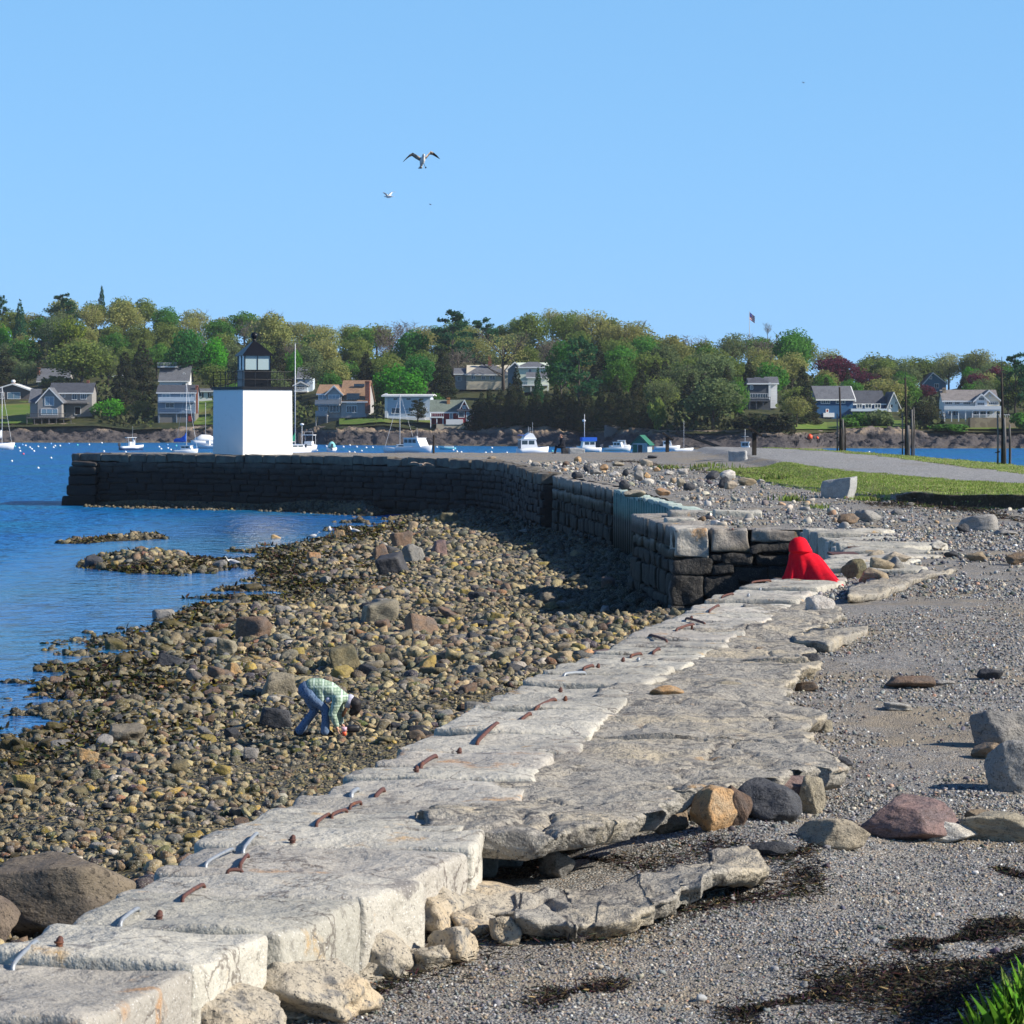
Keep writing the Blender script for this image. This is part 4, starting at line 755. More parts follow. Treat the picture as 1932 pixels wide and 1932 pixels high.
mb = MB(); mb.lathe([(.05, 5.33), (.05, 5.6), (.17, 5.62), (.17, 5.68), (.06, 5.7)], 12); mb.mi = 1; mb.lathe([(.1, 5.7), (.14, 5.78), (.14, 5.95), (.07, 6.05)], 12); mb.build('lamp', [BKM, REDL], la, True)
e = q + .12; mb = MB(); mb.box(-e, -e, 6.2, e, e, 6.27); mb.prism([(-e, -e), (e, -e), (e, e), (-e, e)], 6.27, 6.63, [(-.62, -.62), (.62, -.62), (.62, .62), (-.62, .62)]); mb.prism([(-.62, -.62), (.62, -.62), (.62, .62), (-.62, .62)], 6.63, 7.10, [(-.13, -.13), (.13, -.13), (.13, .13), (-.13, .13)]); mb.build('lantern_roof', BK, la)
mb = MB(); mb.lathe([(.13, 6.98), (.15, 7.06), (.09, 7.1), (.13, 7.15), (.12, 7.2), (.07, 7.25), (.08, 7.3)], 16); mb.ball((0, 0, 7.47), .22, 18, 12); mb.tube([(0, 0, 7.6), (0, 0, 7.85)], .012, 5); mb.build('ball_finial', BK, la, True)
# ---- posts, signs, blocks
WD = flat('dark_timber', (.028, .022, .018), .8, .2, var=[(4, 4, .5, .7, (.06, .05, .04), 'n', (1, 1, .15))]); WDG = flat('grey_timber', (.16, .15, .14), .85, .2, var=[(5, 4, .45, .65, (.07, .062, .055), 'n', (1, 1, .12))])
def panel_sign(px, pyb, Y, hh, lb):
    p = P(px, pyb, Y); p.z = float(zg(p.x, p.y)) - .05; t = thing('exhibit_sign', lb, 'sign', p, R(4), 'exhibit signs'); s = Y / F
    mb = MB(); mb.box(-.11, -.09, -.2, .11, .09, hh - .1); mb.build('post', WD, t)
    mb = MB(); mb.T = Matrix.Translation((.0, 0, hh)) @ Matrix.Rotation(R(33), 4, 'Y'); mb.box(-.44, -.45, -.04, .44, .45, .03); mb.box(-.42, -.47, -.07, -.34, .47, .03); mb.build('panel', WD, t)
panel_sign(1259, 851, 206.5, 1.08, 'slanted exhibit panel on a dark post near the green roofed shed')
panel_sign(1423, 868, 170, 1.36, 'larger slanted exhibit panel on a dark post beside the granite block and path')
def stoneblock(px, pyb, Y, w, d, hh, rz, m, lb, nm='granite_block', seed=1, tilt=0.0, name_cat='stone block', cut=None):
    p = P(px, pyb, Y); p.z = float(zg(p.x, p.y)); v, f = block([(-w / 2, -d / 2), (w / 2, -d / 2), (w / 2, d / 2), (-w / 2, d / 2)], -.06, hh, (8, 6, 6), .06, .035, seed, 2.6)
    if cut: v[:, 2] *= 1 + cut * v[:, 0]; v[:, 0] += .12 * v[:, 2]
    o = npmesh(nm, v, f, [m], smooth=True); o.location = p; o.rotation_euler = (0, tilt, rz); return tag(o, lb, name_cat)
MT['granblk'] = mat('split_granite', (.33, .33, .325), .85, .25, [(5, 4, .45, .6, (.40, .40, .39)), (60, 2, .56, .64, (.16, .16, .165)), (80, 2, .6, .68, (.55, .55, .53))], [(9, .04, 'n'), (50, .012, 'n')], space='obj')
stoneblock(1392, 871, 166, .95, .6, .58, R(-14), MT['granblk'], 'low rectangular granite block beside the larger exhibit panel', seed=4)
stoneblock(1580, 938, 105, .98, .8, .64, R(-24), MT['granblk'], 'big tilted cube of grey granite at the edge of the grass', seed=7, cut=.22)
stoneblock(1088, 853, 203, 1.0, .5, .34, R(5), MT['granblk'], 'low stone block used as a seat at the far edge of the wharf', seed=9)
p = P(818, 855, 204); t = thing('timber_post', 'single dark timber post standing at the back edge of the wharf', 'post', (p.x, p.y, 3.15)); mb = MB(); mb.tube([(0, 0, -.2), (0, 0, .6), (.02, 0, 1.25)], [.075, .07, .06], 8); mb.build('post_shaft', WD, t); mb = MB(); mb.tube([(.01, 0, .95), (-.09, 0, 1.5)], .012, 5); mb.build('iron_rod', BKM, t)
def dolphin(px, py, tall, posts, lb, rod=0):
    p = P(px, py, 1); Y = F * (EYE - 3.2) / (py - HOR); p = P(px, py, Y); s = Y / F
    t = thing('mooring_piles', lb, 'mooring piles', (p.x, p.y, float(zg(min(p.x, 22), p.y)) - .1), 0, 'mooring piles along the path')
    mb = MB(); hh = tall * s; mb.tube([(0, 0, -.3), (.02, 0, hh * .5), (-.03, 0, hh)], [.068, .06, .05], 9); mb.build('tall_pile', WD, t, True)
    for dx, dy, q, r, m in posts:
        mb = MB(); mb.tube([(dx * s, dy, -.3), (dx * s + .01, dy, q * s * .6), (dx * s - .01, dy, q * s)], [r * .72, r * .72, r * .5], 8); mb.build('pile', m, t, True)
    if rod: mb = MB(); mb.tube([(-.03, 0, hh - .1), (-.02, 0, hh + rod * s)], .014, 5); mb.build('iron_rod', BKM, t)
    mb = MB(); mb.tube([(-.1, .05, 12 * s * 2.4), (-.32, .1, 12 * s * 2.2)], [.04, .02], 6); mb.build('broken_brace', WD, t)
dolphin(1585, 864, 124, [(-5, .1, 74, .06, WDG), (5, -.1, 64, .09, WDG), (10, .15, 50, .07, WD), (2, -.15, 46, .1, WD)], 'farthest cluster of weathered mooring piles by the path')
dolphin(1709, 871, 150, [(-6, .1, 84, .05, WDG), (4, -.1, 60, .14, WDG), (12, .05, 90, .08, WDG), (16, .12, 94, .05, WDG)], 'middle cluster of weathered mooring piles, its low stub broken', 14)
dolphin(1891, 886, 178, [(-8, .1, 104, .06, WDG), (4, -.05, 92, .10, WDG), (15, .1, 80, .08, WDG)], 'nearest and tallest cluster of mooring piles with an iron rod on top', 30)
# ---- low granite kerb on the outer side of the path
VV = []; FF = []; off = 0
for k, y in enumerate(np.arange(128, 172, 1.5)):
    x = float(itp(y, XE)) - .3; v, f = block([(x - .3, y), (x + .3, y), (x + .3, y + 1.4), (x - .3, y + 1.4)], 2.9, 3.27 + rnd.uniform(-.03, .03), (3, 3, 2), .05, .03, 900 + k); VV.append(v); FF.append(f + off); off += len(v)
tag(npmesh('harbour_wall', np.concatenate(VV), np.concatenate(FF), [MT['coping']], smooth=True), 'low pale stone wall top on the harbour side of the path', 'seawall')
# ---- rubble on the wharf top
WS = [(1108, 893, 16, 18, 'dark', 'dark square stone on the wall beside the collapsed gap'), (1124, 895, 26, 13, 'grey', 'grey slab stone next to the dark square stone on the wall'), (1119, 883, 18, 10, 'white', 'white stone behind the grey slab stone'), (1139, 888, 20, 14, 'orange', 'orange tinted stone on the wharf near the gap'),
 (1181, 899, 15, 18, 'dark', 'upright dark stone behind the corner of the green piling'), (1178, 922, 26, 20, 'dark', 'dark block standing at the corner of the green piling'), (1206, 908, 24, 24, 'grey', 'tall grey block near the green piling'), (1223, 914, 32, 13, 'white', 'long pale block against the tall grey block'),
 (1220, 903, 18, 14, 'orange', 'orange stone behind the tall grey block'), (1203, 892, 22, 18, 'white', 'white stone behind the orange one'), (1220, 880, 28, 16, 'buff', 'buff stone on the crest of the wharf'), (1196, 938, 50, 16, 'buff', 'pale stone lying against the green piling cap'),
 (1250, 935, 34, 16, 'orange', 'sandy orange stone in front of the green piling'), (1285, 920, 22, 20, 'buff', 'pointed buff stone on the gravel right of the piling'), (1300, 925, 26, 16, 'dark', 'black slanting stone on the gravel right of the piling'), (1322, 920, 14, 14, 'grey', 'grey stone leaning on the black slanting stone'),
 (1344, 906, 28, 22, 'dark', 'dark angular rock on the gravel near the grass'), (1377, 905, 42, 22, 'white', 'large pale rock right of the dark angular rock'), (1366, 921, 24, 26, 'dark', 'dark pointed rock in front of the large pale rock'), (1381, 923, 30, 18, 'buff', 'greenish buff rock under the dark pointed rock'), (1410, 917, 40, 18, 'tan', 'tan flat rock right of the dark pointed rock'), (1436, 912, 18, 10, 'white', 'small white stone by the grass edge'),
 (1091, 872, 18, 13, 'orange', 'small orange stone on the crest of gravel'), (1067, 880, 16, 12, 'brown', 'small brown stone near the wall stones'), (1010, 880, 24, 9, 'grey', 'flat grey stone on top of the curved wall'), (1290, 895, 26, 14, 'white', 'pale stone in the rubble near the wrack line'), (1262, 897, 20, 10, 'white', 'white flat stone in the rubble behind the piling'), (1270, 912, 18, 12, 'tan', 'tan stone in the rubble beside the pointed buff stone'),
 (1160, 900, 24, 12, 'white', 'white rubble stone between two dark blocks'), (1240, 890, 18, 10, 'orange', 'pinkish stone in the rubble'), (1165, 880, 30, 10, 'buff', 'flat buff stone at the far side of the rubble'), (1230, 865, 26, 8, 'dark', 'low dark stone near the shed'), (1090, 902, 26, 16, 'dark', 'dark block tumbled into the collapsed gap'), (927, 866, 20, 6, 'tan', 'low tan hump of rubble on the curved wall')]
for i, (px, py, w, h_, k, lb) in enumerate(WS):
    p = ground_at(px, py, zg, 2.95); s = p.y / F; p.y += w * s * .3
    one_rock('loose_rock', p, (w * s * .92, w * s * .75, h_ * s * 1.0), RK[k], lb, 'rock', 'rocks lying on the wharf', 3, 1500 + i * 5, rnd.uniform(-.3, .3), (rnd.uniform(-.1, .1), rnd.uniform(-.1, .1)), 12, .6, .04, .12, smooth=False)
r_ = np.random.default_rng(77); n = 1500; x, y = on_wharf(n * 3, 80, 185, r_); d = x - itp(y, XA); dens = np.exp(-(d / 3.2) ** 2) * (.5 + .8 * fbm(xy0(x, y) * .3, 66, 2)) + .05; ok = (r_.uniform(0, 1, len(x)) < dens) & (d > .5) & (grassy(x, y) < -.3); x, y = x[ok][:n], y[ok][:n]; n = len(x)
s = .07 + .26 * r_.uniform(0, 1, n) ** 3; v, f, c = scatter(1, np.column_stack([x, y, zg(x, y) + s * .15]), s, r_.uniform(.45, .8, n), palette([(.42, .38, .31), (.30, .28, .25), (.40, .27, .17), (.12, .12, .12), (.5, .47, .42)], [5, 4, 2, 2, 2], n, r_), r_)
tag(npmesh('rubble', v, f, [MT['pebble']], tint=c), kind='stuff')
# ---- grass
def grass_obj(name, x, y, z, hgt, r, dens_col=None, parent=None, kind='stuff', wid=.012, boost=1.0):
    n = len(x); a = r.uniform(0, 2 * np.pi, n); ln = r.uniform(.1, .6, n); d = np.column_stack([np.cos(a) * ln, np.sin(a) * ln, np.ones(n)]); d *= hgt[:, None]; w = np.column_stack([-np.sin(a), np.cos(a), np.zeros(n)]) * (wid if hasattr(wid, '__len__') else np.full(n, wid))[:, None]
    p = np.column_stack([x, y, z]); mid_ = p + d * np.array([[.35, .35, .6]]); v = np.stack([p - w, p + w, mid_ + w * .7, p + d, mid_ - w * .7], 1); f = np.arange(n * 5).reshape(n, 5)
    c = palette([(.15, .225, .04), (.20, .26, .06), (.11, .165, .032), (.30, .27, .13)], [5, 4, 4, 2.2], n, r, .25); o = npmesh(name, v.reshape(-1, 3), f, [MT['grass']], parent, tint=np.repeat(np.clip(c * boost, 0, .8), 5, 0))
    return tag(o, kind=kind) if kind else o
x = r_.uniform(8, 22, 200000); y = r_.uniform(90, 150, 200000); g = grassy(x, y); ok = (x < itp(y, PL) + .1 * r_.normal(size=200000)) & (x < .166 * y + .4) & (r_.uniform(0, 1, 200000) < np.clip(g * .3 + .1 + .5 * fbm(xy0(x, y) * .5, 45, 3), .02, 1)) & (g > -.3); ok |= (x < itp(y, PL)) & (g > -3.5) & (g < 0) & (fbm(xy0(x, y) * .6, 44, 2) > .45) & (x < .166 * y)
x, y = x[ok], y[ok]; grass_obj('grass', x, y, zg(x, y) - .02, r_.uniform(.03, .10, len(x)), r_, wid=.014, boost=1.3)
x = r_.uniform(12, 23, 60000); y = r_.uniform(100, 200, 60000); ok = (x > itp(y, PR) - .1) & (x < itp(y, XE)); x, y = x[ok], y[ok]; grass_obj('grass', x, y, zg(x, y) - .02, r_.uniform(.03, .10, len(x)), r_, wid=.016, boost=1.3)
xs, ys_ = [], []
for (px, py, rr, n) in ((1262, 885, .3, 90), (1312, 888, .2, 40), (1320, 882, .2, 40), (1345, 880, .45, 70), (1365, 885, .45, 60), (1460, 905, .3, 120), (1490, 945, .25, 90)):
    p = ground_at(px, py, zg, 3.0); xs += list(p.x + r_.normal(0, rr, n)); ys_ += list(p.y + r_.normal(0, rr * 1.6, n))
x, y = np.array(xs), np.array(ys_); grass_obj('weeds', x, y, zg(x, y), r_.uniform(.08, .26, len(x)), r_, wid=.03)
for (px, py, lb, n, sp) in ((1915, 1945, 'tall bright green grass tuft in the near right corner', 420, .10), (1640, 943, 'green leafy tuft at the foot of the grass bank', 300, .35), (1755, 938, 'broad green tuft growing on the eroded soil bank', 300, .4), (1545, 958, 'small green weed tuft below the big granite cube', 80, .15)):
    p = ground_at(px, py, zg, 2.7); t = thing('grass_tuft', lb, 'grass tuft', p, 0, 'grass tufts'); near = py > 1500; x = r_.normal(0, sp, n); y = r_.normal(0, sp * 1.3, n); z = zg(x + p.x, y + p.y) - p.z - .02
    grass_obj('blades', x, y, z, r_.uniform(.10, .30, n) * (1 if near else .6), r_, parent=t, kind='stuff', wid=.003 if near else .02, boost=np.array([1.1, 1.75, .9]) if near else 1.2)
# soil face of the bank
def strip(name, pts, m, kind, seed, hw=.12, z0=.25):
    pass
# ---- dry seaweed lines (wrack)
xs = []; r3 = np.random.default_rng(5)
def wrackline(pts, n, w, big=1.0):
    a = np.array([tuple(ground_at(px, py, zg, 2.6)) for px, py in pts]); w *= 1.5; n = int(n * 1.25); t = r3.uniform(0, len(a) - 1, n); i = np.minimum(t.astype(int), len(a) - 2); f = (t - i)[:, None]; p = a[i] * (1 - f) + a[i + 1] * f
    k = np.clip(.6 + fbm(np.column_stack([p[:, 0] * 2, p[:, 1] * .8, 0 * t]), 3, 3), .05, 1.5); p[:, 0] += r3.normal(0, w, n) * k; p[:, 1] += r3.normal(0, w * 3.0, n) * k; p[:, 2] = zg(p[:, 0], p[:, 1]); s = r3.uniform(.02, .065, n) * big
    q = palette([(.018, .015, .012), (.035, .026, .018), (.07, .05, .03), (.28, .20, .10)], [7, 5, 2.5, .35], n, r3, .3); xs.append(blades(n, p + np.column_stack([0 * t, 0 * t, r3.uniform(0, .05, n) * big * k]), s, q, r3, .25, .13))
wrackline([(700, 1880), (830, 1800), (1000, 1740), (1100, 1760), (1300, 1715), (1480, 1690), (1540, 1640)], 5200, .075)
wrackline([(1010, 1640), (1150, 1625), (1250, 1640), (1330, 1600), (1480, 1620), (1540, 1600)], 1800, .06)
wrackline([(1000, 1900), (1100, 1868), (1180, 1860)], 1100, .05)
wrackline([(1380, 1925), (1500, 1890), (1620, 1860), (1760, 1840), (1932, 1800)], 8000, .12); wrackline([(1620, 1900), (1780, 1875), (1932, 1850)], 5000, .14); wrackline([(1700, 1790), (1820, 1770), (1932, 1745)], 4200, .07)
wrackline([(1880, 1640), (1932, 1655)], 800, .06); wrackline([(1840, 1930), (1932, 1850)], 2200, .12)
wrackline([(1690, 950), (1760, 955), (1850, 965), (1932, 985)], 2600, .35, 2.2); wrackline([(1140, 872), (1200, 872), (1240, 880), (1330, 893), (1440, 897), (1480, 905)], 2200, .3, 2.4); wrackline([(1640, 952), (1700, 958)], 500, .25, 2)
v = np.concatenate([a[0] for a in xs]); c = np.concatenate([a[2] for a in xs]); tag(npmesh('wrack', v, np.arange(len(v)).reshape(-1, 5), [MT['wrack']], tint=c), kind='stuff')
# dark soil of the eroded bank
x = np.linspace(12.2, 17.5, 120); jag = .35 * fbm(xy0(x, np.full_like(x, 97.0)) * .8, 5, 3)
yb = itp(x, [(6, 150), (8.6, 128), (9.3, 120), (12.3, 100.2), (15.3, 95.6), (22, 89)]) + .35 * fbm(xy0(x, itp(x, [(12.3, 100.2), (15.3, 95.6), (22, 89)])) * .8, 5, 3) * 1.2
V = []
for fr, o in ((1.0, .42), (.97, .0), (.80, -.05), (.5, .06), (.2, -.1), (0, -.30)):
    nz = .10 * fbm(np.column_stack([x * 3, x * 0 + fr * 4, x * 0]), 9, 3); z0 = zg(x, yb - .6); z1 = zg(x, yb + .6); V.append(np.column_stack([x, yb + o + nz, z0 + (z1 - z0) * fr + .03 * (fr < .99) - .02]))
tag(npmesh('soil_bank', np.concatenate(V), grid_faces(len(V), len(x)), [MT['soil']], smooth=True), kind='structure')
# driftwood stick
for (a, b, lb) in (((1330, 1690), (1470, 1668), 'thin curved grey stick lying on the gravel by the long concrete piece'), ((1490, 1758), (1600, 1700), None)):
    if not lb: continue
    p = ground_at(*a, zg, 2.5); q = ground_at(*b, zg, 2.5); mb = MB(); m_ = (p + q) / 2 + Vector((0, 0, .04)); mb.tube([p + Vector((0, 0, .02)), m_, q + Vector((0, 0, .02))], [.006, .01, .008], 6); tag(mb.build('stick', WDG, None, True), lb, 'stick')
# ================================================================== PEOPLE AND GULLS
def skin(name, nodes, edges, m, parent=None, vox=None, it=None):
    """one continuous surface swelling along the given bones"""
    mb = MB(); fine = name == 'body'; vox = vox or (.0065 if fine else .011)
    for i, n in enumerate(nodes): mb.ball(n[:3], (n[3], n[4] if len(n) > 4 else n[3], n[3]), 14, 9)
    for i, j in edges:
        a, b = nodes[i], nodes[j]; L = math.dist(a[:3], b[:3]); r = min(a[3], b[3]); k = max(2, min(40, int(L / (r * .30))))
        for q in range(1, k):
            t = q / k; c = [a[x] + (b[x] - a[x]) * t for x in range(3)]; ra = a[3] + (b[3] - a[3]) * t; a4 = a[4] if len(a) > 4 else a[3]; b4 = b[4] if len(b) > 4 else b[3]; mb.ball(c, (ra, a4 + (b4 - a4) * t, ra), 12, 8)
    ob = mb.build(name, m, None); rm = ob.modifiers.new('r', 'REMESH'); rm.mode = 'VOXEL'; rm.voxel_size = vox; sm = ob.modifiers.new('s', 'SMOOTH'); sm.factor = .5; sm.iterations = it or (3 if fine else 9)
    dg = bpy.context.evaluated_depsgraph_get(); dg.update(); m2 = bpy.data.meshes.new_from_object(ob.evaluated_get(dg)); m2.name = name; old = ob.data; bpy.data.objects.remove(ob); bpy.data.meshes.remove(old)
    m2.materials.clear(); m2.polygons.foreach_set("use_smooth", np.ones(len(m2.polygons), bool)); return meshobj(name, m2, parent, [m])
SKIN = flat('skin', (.50, .27, .19), .6, .35); HAIRB = flat('blond_hair', (.34, .22, .09), .6, .3, bump=[(60, .01, 'n')]); HAIRR = flat('auburn_hair', (.10, .045, .022), .55, .3, bump=[(60, .008, 'n')])
JEAN = flat('denim', (.13, .20, .32), .9, .15, var=[(7, 4, .45, .65, (.15, .21, .31)), (40, 2, .5, .7, (.04, .07, .14))], bump=[(14, .02, 'n'), (120, .003, 'n')]); SHOE = flat('dark_shoe', (.02, .02, .022), .6, .3)
def plaid(N, L, b):
    co = N.new("ShaderNodeTexCoord"); sp = N.new("ShaderNodeSeparateXYZ"); L.new(co.outputs['Object'], sp.inputs[0]); prev = None
    base = N.new("ShaderNodeRGB"); base.outputs[0].default_value = (.40, .50, .38, 1); c = base.outputs[0]
    for ax, fr, lo, hi, colr in ((0, 130, .45, .9, (.12, .2, .15, 1)), (2, 130, .5, .9, (.16, .25, .19, 1)), (0, 43, .75, .95, (.55, .66, .58, 1)), (2, 43, .75, .95, (.5, .62, .52, 1))):
        m = N.new("ShaderNodeMath"); m.operation = 'MULTIPLY'; m.inputs[1].default_value = fr; L.new(sp.outputs[ax], m.inputs[0]); s = N.new("ShaderNodeMath"); s.operation = 'SINE'; L.new(m.outputs[0], s.inputs[0])
        r = N.new("ShaderNodeMapRange"); r.inputs[1].default_value = lo; r.inputs[2].default_value = hi; r.inputs[4].default_value = .75; L.new(s.outputs[0], r.inputs[0]); mx = N.new("ShaderNodeMix"); mx.data_type = 'RGBA'; L.new(r.outputs[0], mx.inputs[0]); L.new(c, mx.inputs[6]); mx.inputs[7].default_value = colr; c = mx.outputs[2]
    L.new(c, b.inputs['Base Color'])
PLAID = mat('plaid_shirt', (.3, .4, .3), .9, .1, bump=[(16, .025, 'n')], space='obj', extra=plaid)
# ---- person bending over on the beach (k: hundredths of the photo crop -> metres)
K = .000740
def b_(cx, cz, y, r, r2=None): return ((cx - 640) * K, y, (1450 - cz) * K, r, r2 or r)
pb = ground_at(589, 1399, beach_z, .6); pb.z += .11
bend = thing('person', 'person in a pale plaid shirt and jeans bending down to the stones with a cup', 'person', pb)
def hand(nodes, edges, w, at_, dirv, side, curl=(.0, 0, -.02)):
    """five fingers and a thumb off a wrist node; dirv is the palm direction"""
    d = Vector(dirv).normalized(); s = Vector(side).normalized(); c = Vector(curl); base = Vector(at_); i0 = len(nodes)
    pm = base + d * .05; nodes.append((*pm, .030, .018)); edges.append((w, i0))
    for k, (o, l) in enumerate(((-.030, .052), (-.010, .060), (.010, .057), (.029, .044))):
        a = pm + s * o + d * .03; m1 = a + d * l * .6 + c * .5; e = m1 + d * l * .35 + c; n = len(nodes); nodes.append((*a, .0085)); nodes.append((*m1, .0078)); nodes.append((*e, .0065)); edges += [(i0, n), (n, n + 1), (n + 1, n + 2)]
    a = base + d * .02 - s * .035 + c * .4; e = a + d * .035 - s * .018 + c * 1.2; n = len(nodes); nodes.append((*a, .011)); nodes.append((*e, .0085)); edges += [(i0, n), (n, n + 1)]
nodes = [b_(560, 520, 0, .105), b_(760, 450, 0, .10), b_(1000, 520, 0, .105), b_(1220, 640, 0, .10), b_(1390, 720, 0, .05), b_(1530, 800, 0, .088, .08), b_(1590, 850, 0, .07), b_(1560, 915, 0, .03)]
edges = [(i, i + 1) for i in range(7)]
for sy, hip, knee, ank, toe in ((-.085, (600, 600), (940, 900), (930, 1340), (1060, 1435)), (.085, (540, 600), (690, 950), (370, 1360), (560, 1445))):
    n = len(nodes); nodes += [b_(*hip, sy, .075), b_(*knee, sy * 1.1, .052), b_(*ank, sy * 1.1, .036), b_(toe[0] - 60, toe[1] - 12, sy * 1.1, .034, .03), b_(*toe, sy * 1.1, .022)]; edges += [(0, n), (n, n + 1), (n + 1, n + 2), (n + 2, n + 3), (n + 3, n + 4)]
for sy, sh, el, wr in ((-.15, (1200, 690), (1080, 990), (1160, 1250)), (.14, (1230, 700), (1190, 1000), (1250, 1230))):
    n = len(nodes); nodes += [b_(*sh, sy, .05), b_(*el, sy * 1.1, .036), b_(*wr, sy * .8, .024)]; edges += [(3, n), (n, n + 1), (n + 1, n + 2)]
    w = nodes[n + 2]; hand(nodes, edges, n + 2, w[:3], (.35, 0, -.9) if sy < 0 else (.6, -.3, -.75), (0, 1, 0), (.012, 0, -.004))
skin('body', nodes, edges, SKIN, bend)
nodes = [b_(530, 500, 0, .145, .15), b_(640, 450, 0, .13, .14)]; edges = [(0, 1)]
for sy, hip, knee, low, ank in ((-.085, (600, 610), (930, 900), (930, 1130), (925, 1365)), (.085, (545, 620), (690, 940), (530, 1160), (370, 1380))):
    n = len(nodes); nodes += [b_(*hip, sy, .098), b_((hip[0] + knee[0]) / 2, (hip[1] + knee[1]) / 2, sy, .088), b_(*knee, sy * 1.1, .068), b_(*low, sy * 1.1, .066), b_(*ank, sy * 1.1, .078)]; edges += [(0, n), (n, n + 1), (n + 1, n + 2), (n + 2, n + 3), (n + 3, n + 4)]
skin('trousers', nodes, edges, JEAN, bend)
nodes = [b_(1000, 510, 0, .145, .165), b_(790, 440, 0, .145, .16), b_(640, 420, 0, .13, .155), b_(1200, 640, 0, .125, .16), b_(1360, 700, 0, .085, .09), b_(820, 600, -.07, .10, .09), b_(860, 720, -.09, .05)]; edges = [(0, 1), (1, 2), (0, 3), (3, 4), (1, 5), (5, 6)]
for sy, sh, el, wr in ((-.15, (1200, 690), (1080, 990), (1165, 1235)), (.14, (1230, 700), (1190, 1000), (1250, 1210))):
    n = len(nodes); nodes += [b_(*sh, sy, .085), b_((sh[0] + el[0]) / 2, (sh[1] + el[1]) / 2, sy * 1.08, .075), b_(*el, sy * 1.1, .066), b_((el[0] + wr[0]) / 2, (el[1] + wr[1]) / 2, sy * .95, .058), b_(*wr, sy * .8, .046)]; edges += [(3, n), (n, n + 1), (n + 1, n + 2), (n + 2, n + 3), (n + 3, n + 4)]
skin('plaid_shirt', nodes, edges, PLAID, bend)
skin('undershirt', [b_(990, 690, -.105, .05), b_(1010, 730, -.10, .03)], [(0, 1)], flat('pale_cotton', (.5, .5, .62), .8, .2), bend)
skin('headscarf', [b_(1420, 735, 0, .085, .09), b_(1450, 680, 0, .07, .08), b_(1395, 840, 0, .05, .06)], [(0, 1), (0, 2)], flat('lavender_cotton', (.48, .48, .60), .85, .2, bump=[(40, .01, 'n')]), bend)
skin('hair', [b_(1560, 790, 0, .098, .095), b_(1500, 745, 0, .085, .085), b_(1570, 900, 0, .085, .07), b_(1480, 990, 0, .05, .06)], [(0, 1), (0, 2), (2, 3)], flat('black_hair', (.018, .016, .018), .5, .3, bump=[(60, .01, 'n')]), bend)
skin('hair_strands', [b_(1370, 900, -.06, .025, .05), b_(1320, 980, -.06, .035, .05), b_(1290, 1060, -.05, .02, .03)], [(0, 1), (1, 2)], HAIRR, bend)
for sy, (tx, tz), hx in ((-.094, (1080, 1420), 850), (.094, (580, 1440), 260)):
    skin('shoe', [b_((tx + hx) / 2, tz - 4, sy, .045, .036), b_(tx, tz + 4, sy, .03, .024), b_(hx + 30, tz - 14, sy, .05, .045), b_(hx + 75, tz - 75, sy, .048, .046), b_(tx - 75, tz - 28, sy, .044, .042)], [(0, 1), (0, 2), (2, 3), (0, 3), (4, 1), (4, 3), (4, 0)], SHOE, bend)
cup = thing('plastic_cup', 'pink and orange plastic cup held down at the stones', 'cup', (pb.x + (1330 - 640) * K, pb.y - .10, pb.z + (1448 - 1450) * K - .01)); mb = MB()
mb.lathe([(.030, 0), (.036, .07)], 14); mb.mi = 1; mb.lathe([(.037, .07), (.044, .14), (.041, .14), (.034, .072)], 14); mb.build('cup_body', [flat('orange_plastic', (.72, .10, .04), .4, .4), flat('pink_plastic', (.62, .40, .48), .4, .4)], cup, True)
bag = thing('camera_bag', 'small black bag lying on the stones in front of the bending person', 'bag', (pb.x + (1480 - 640) * K, pb.y + .15, pb.z + .02), R(20)); v, f = block([(-.11, -.07), (.11, -.07), (.11, .07), (-.11, .07)], 0, .12, (5, 4, 4), .05, .015, 3); npmesh('bag_body', v, f, [flat('black_nylon', (.014, .014, .018), .45, .4)], bag, smooth=True)
mb = MB(); mb.tube([(-.09, 0, .09), (-.12, -.03, .17), (0, -.03, .19), (.11, 0, .12), (.16, -.05, .02)], .01, 6); mb.build('strap', SHOE, bag, True)
# ---- person in the red hooded cape, seated on the corner of the seawall, back to the viewer
Yc = 54.2; sc = Yc / F; pc = P(1511, 1100, Yc); pc.z = 2.73
cape_p = thing('person', 'person in a bright red hooded cape sitting on the wall, seen from behind', 'person', pc)
nodes = [(.10, .12, .10, .13, .11), (.10, .12, .27, .115, .10), (.07, .10, .43, .13, .10), (.0, .10, .54, .045), (-.02, .12, .65, .082, .095), (-.03, .14, .72, .07), (-.07, .22, .64, .02), (-.05, .20, .58, .05)]
edges = [(0, 1), (1, 2), (2, 3), (3, 4), (4, 5), (4, 6), (4, 7)]
for sx in (-1, 1):
    n = len(nodes); nodes += [(.08 + sx * .10, .22, .08, .08), (-.02 + sx * .10, .60, .09, .058), (-.08 + sx * .09, .68, -.28, .045), (-.1 + sx * .09, .70, -.36, .04), (-.14 + sx * .09, .80, -.38, .028)]; edges += [(0, n), (n, n + 1), (n + 1, n + 2), (n + 2, n + 3), (n + 3, n + 4)]
    n = len(nodes); nodes += [(.07 + sx * .17, .12, .43, .05), (.05 + sx * .22, .20, .22, .038), (.0 + sx * .14, .36, .14, .025)]; edges += [(2, n), (n, n + 1), (n + 1, n + 2)]; hand(nodes, edges, n + 2, nodes[n + 2][:3], (-.2, .8, -.3), (1, 0, 0), (0, .01, -.015))
skin('body', nodes, edges, SKIN, cape_p)
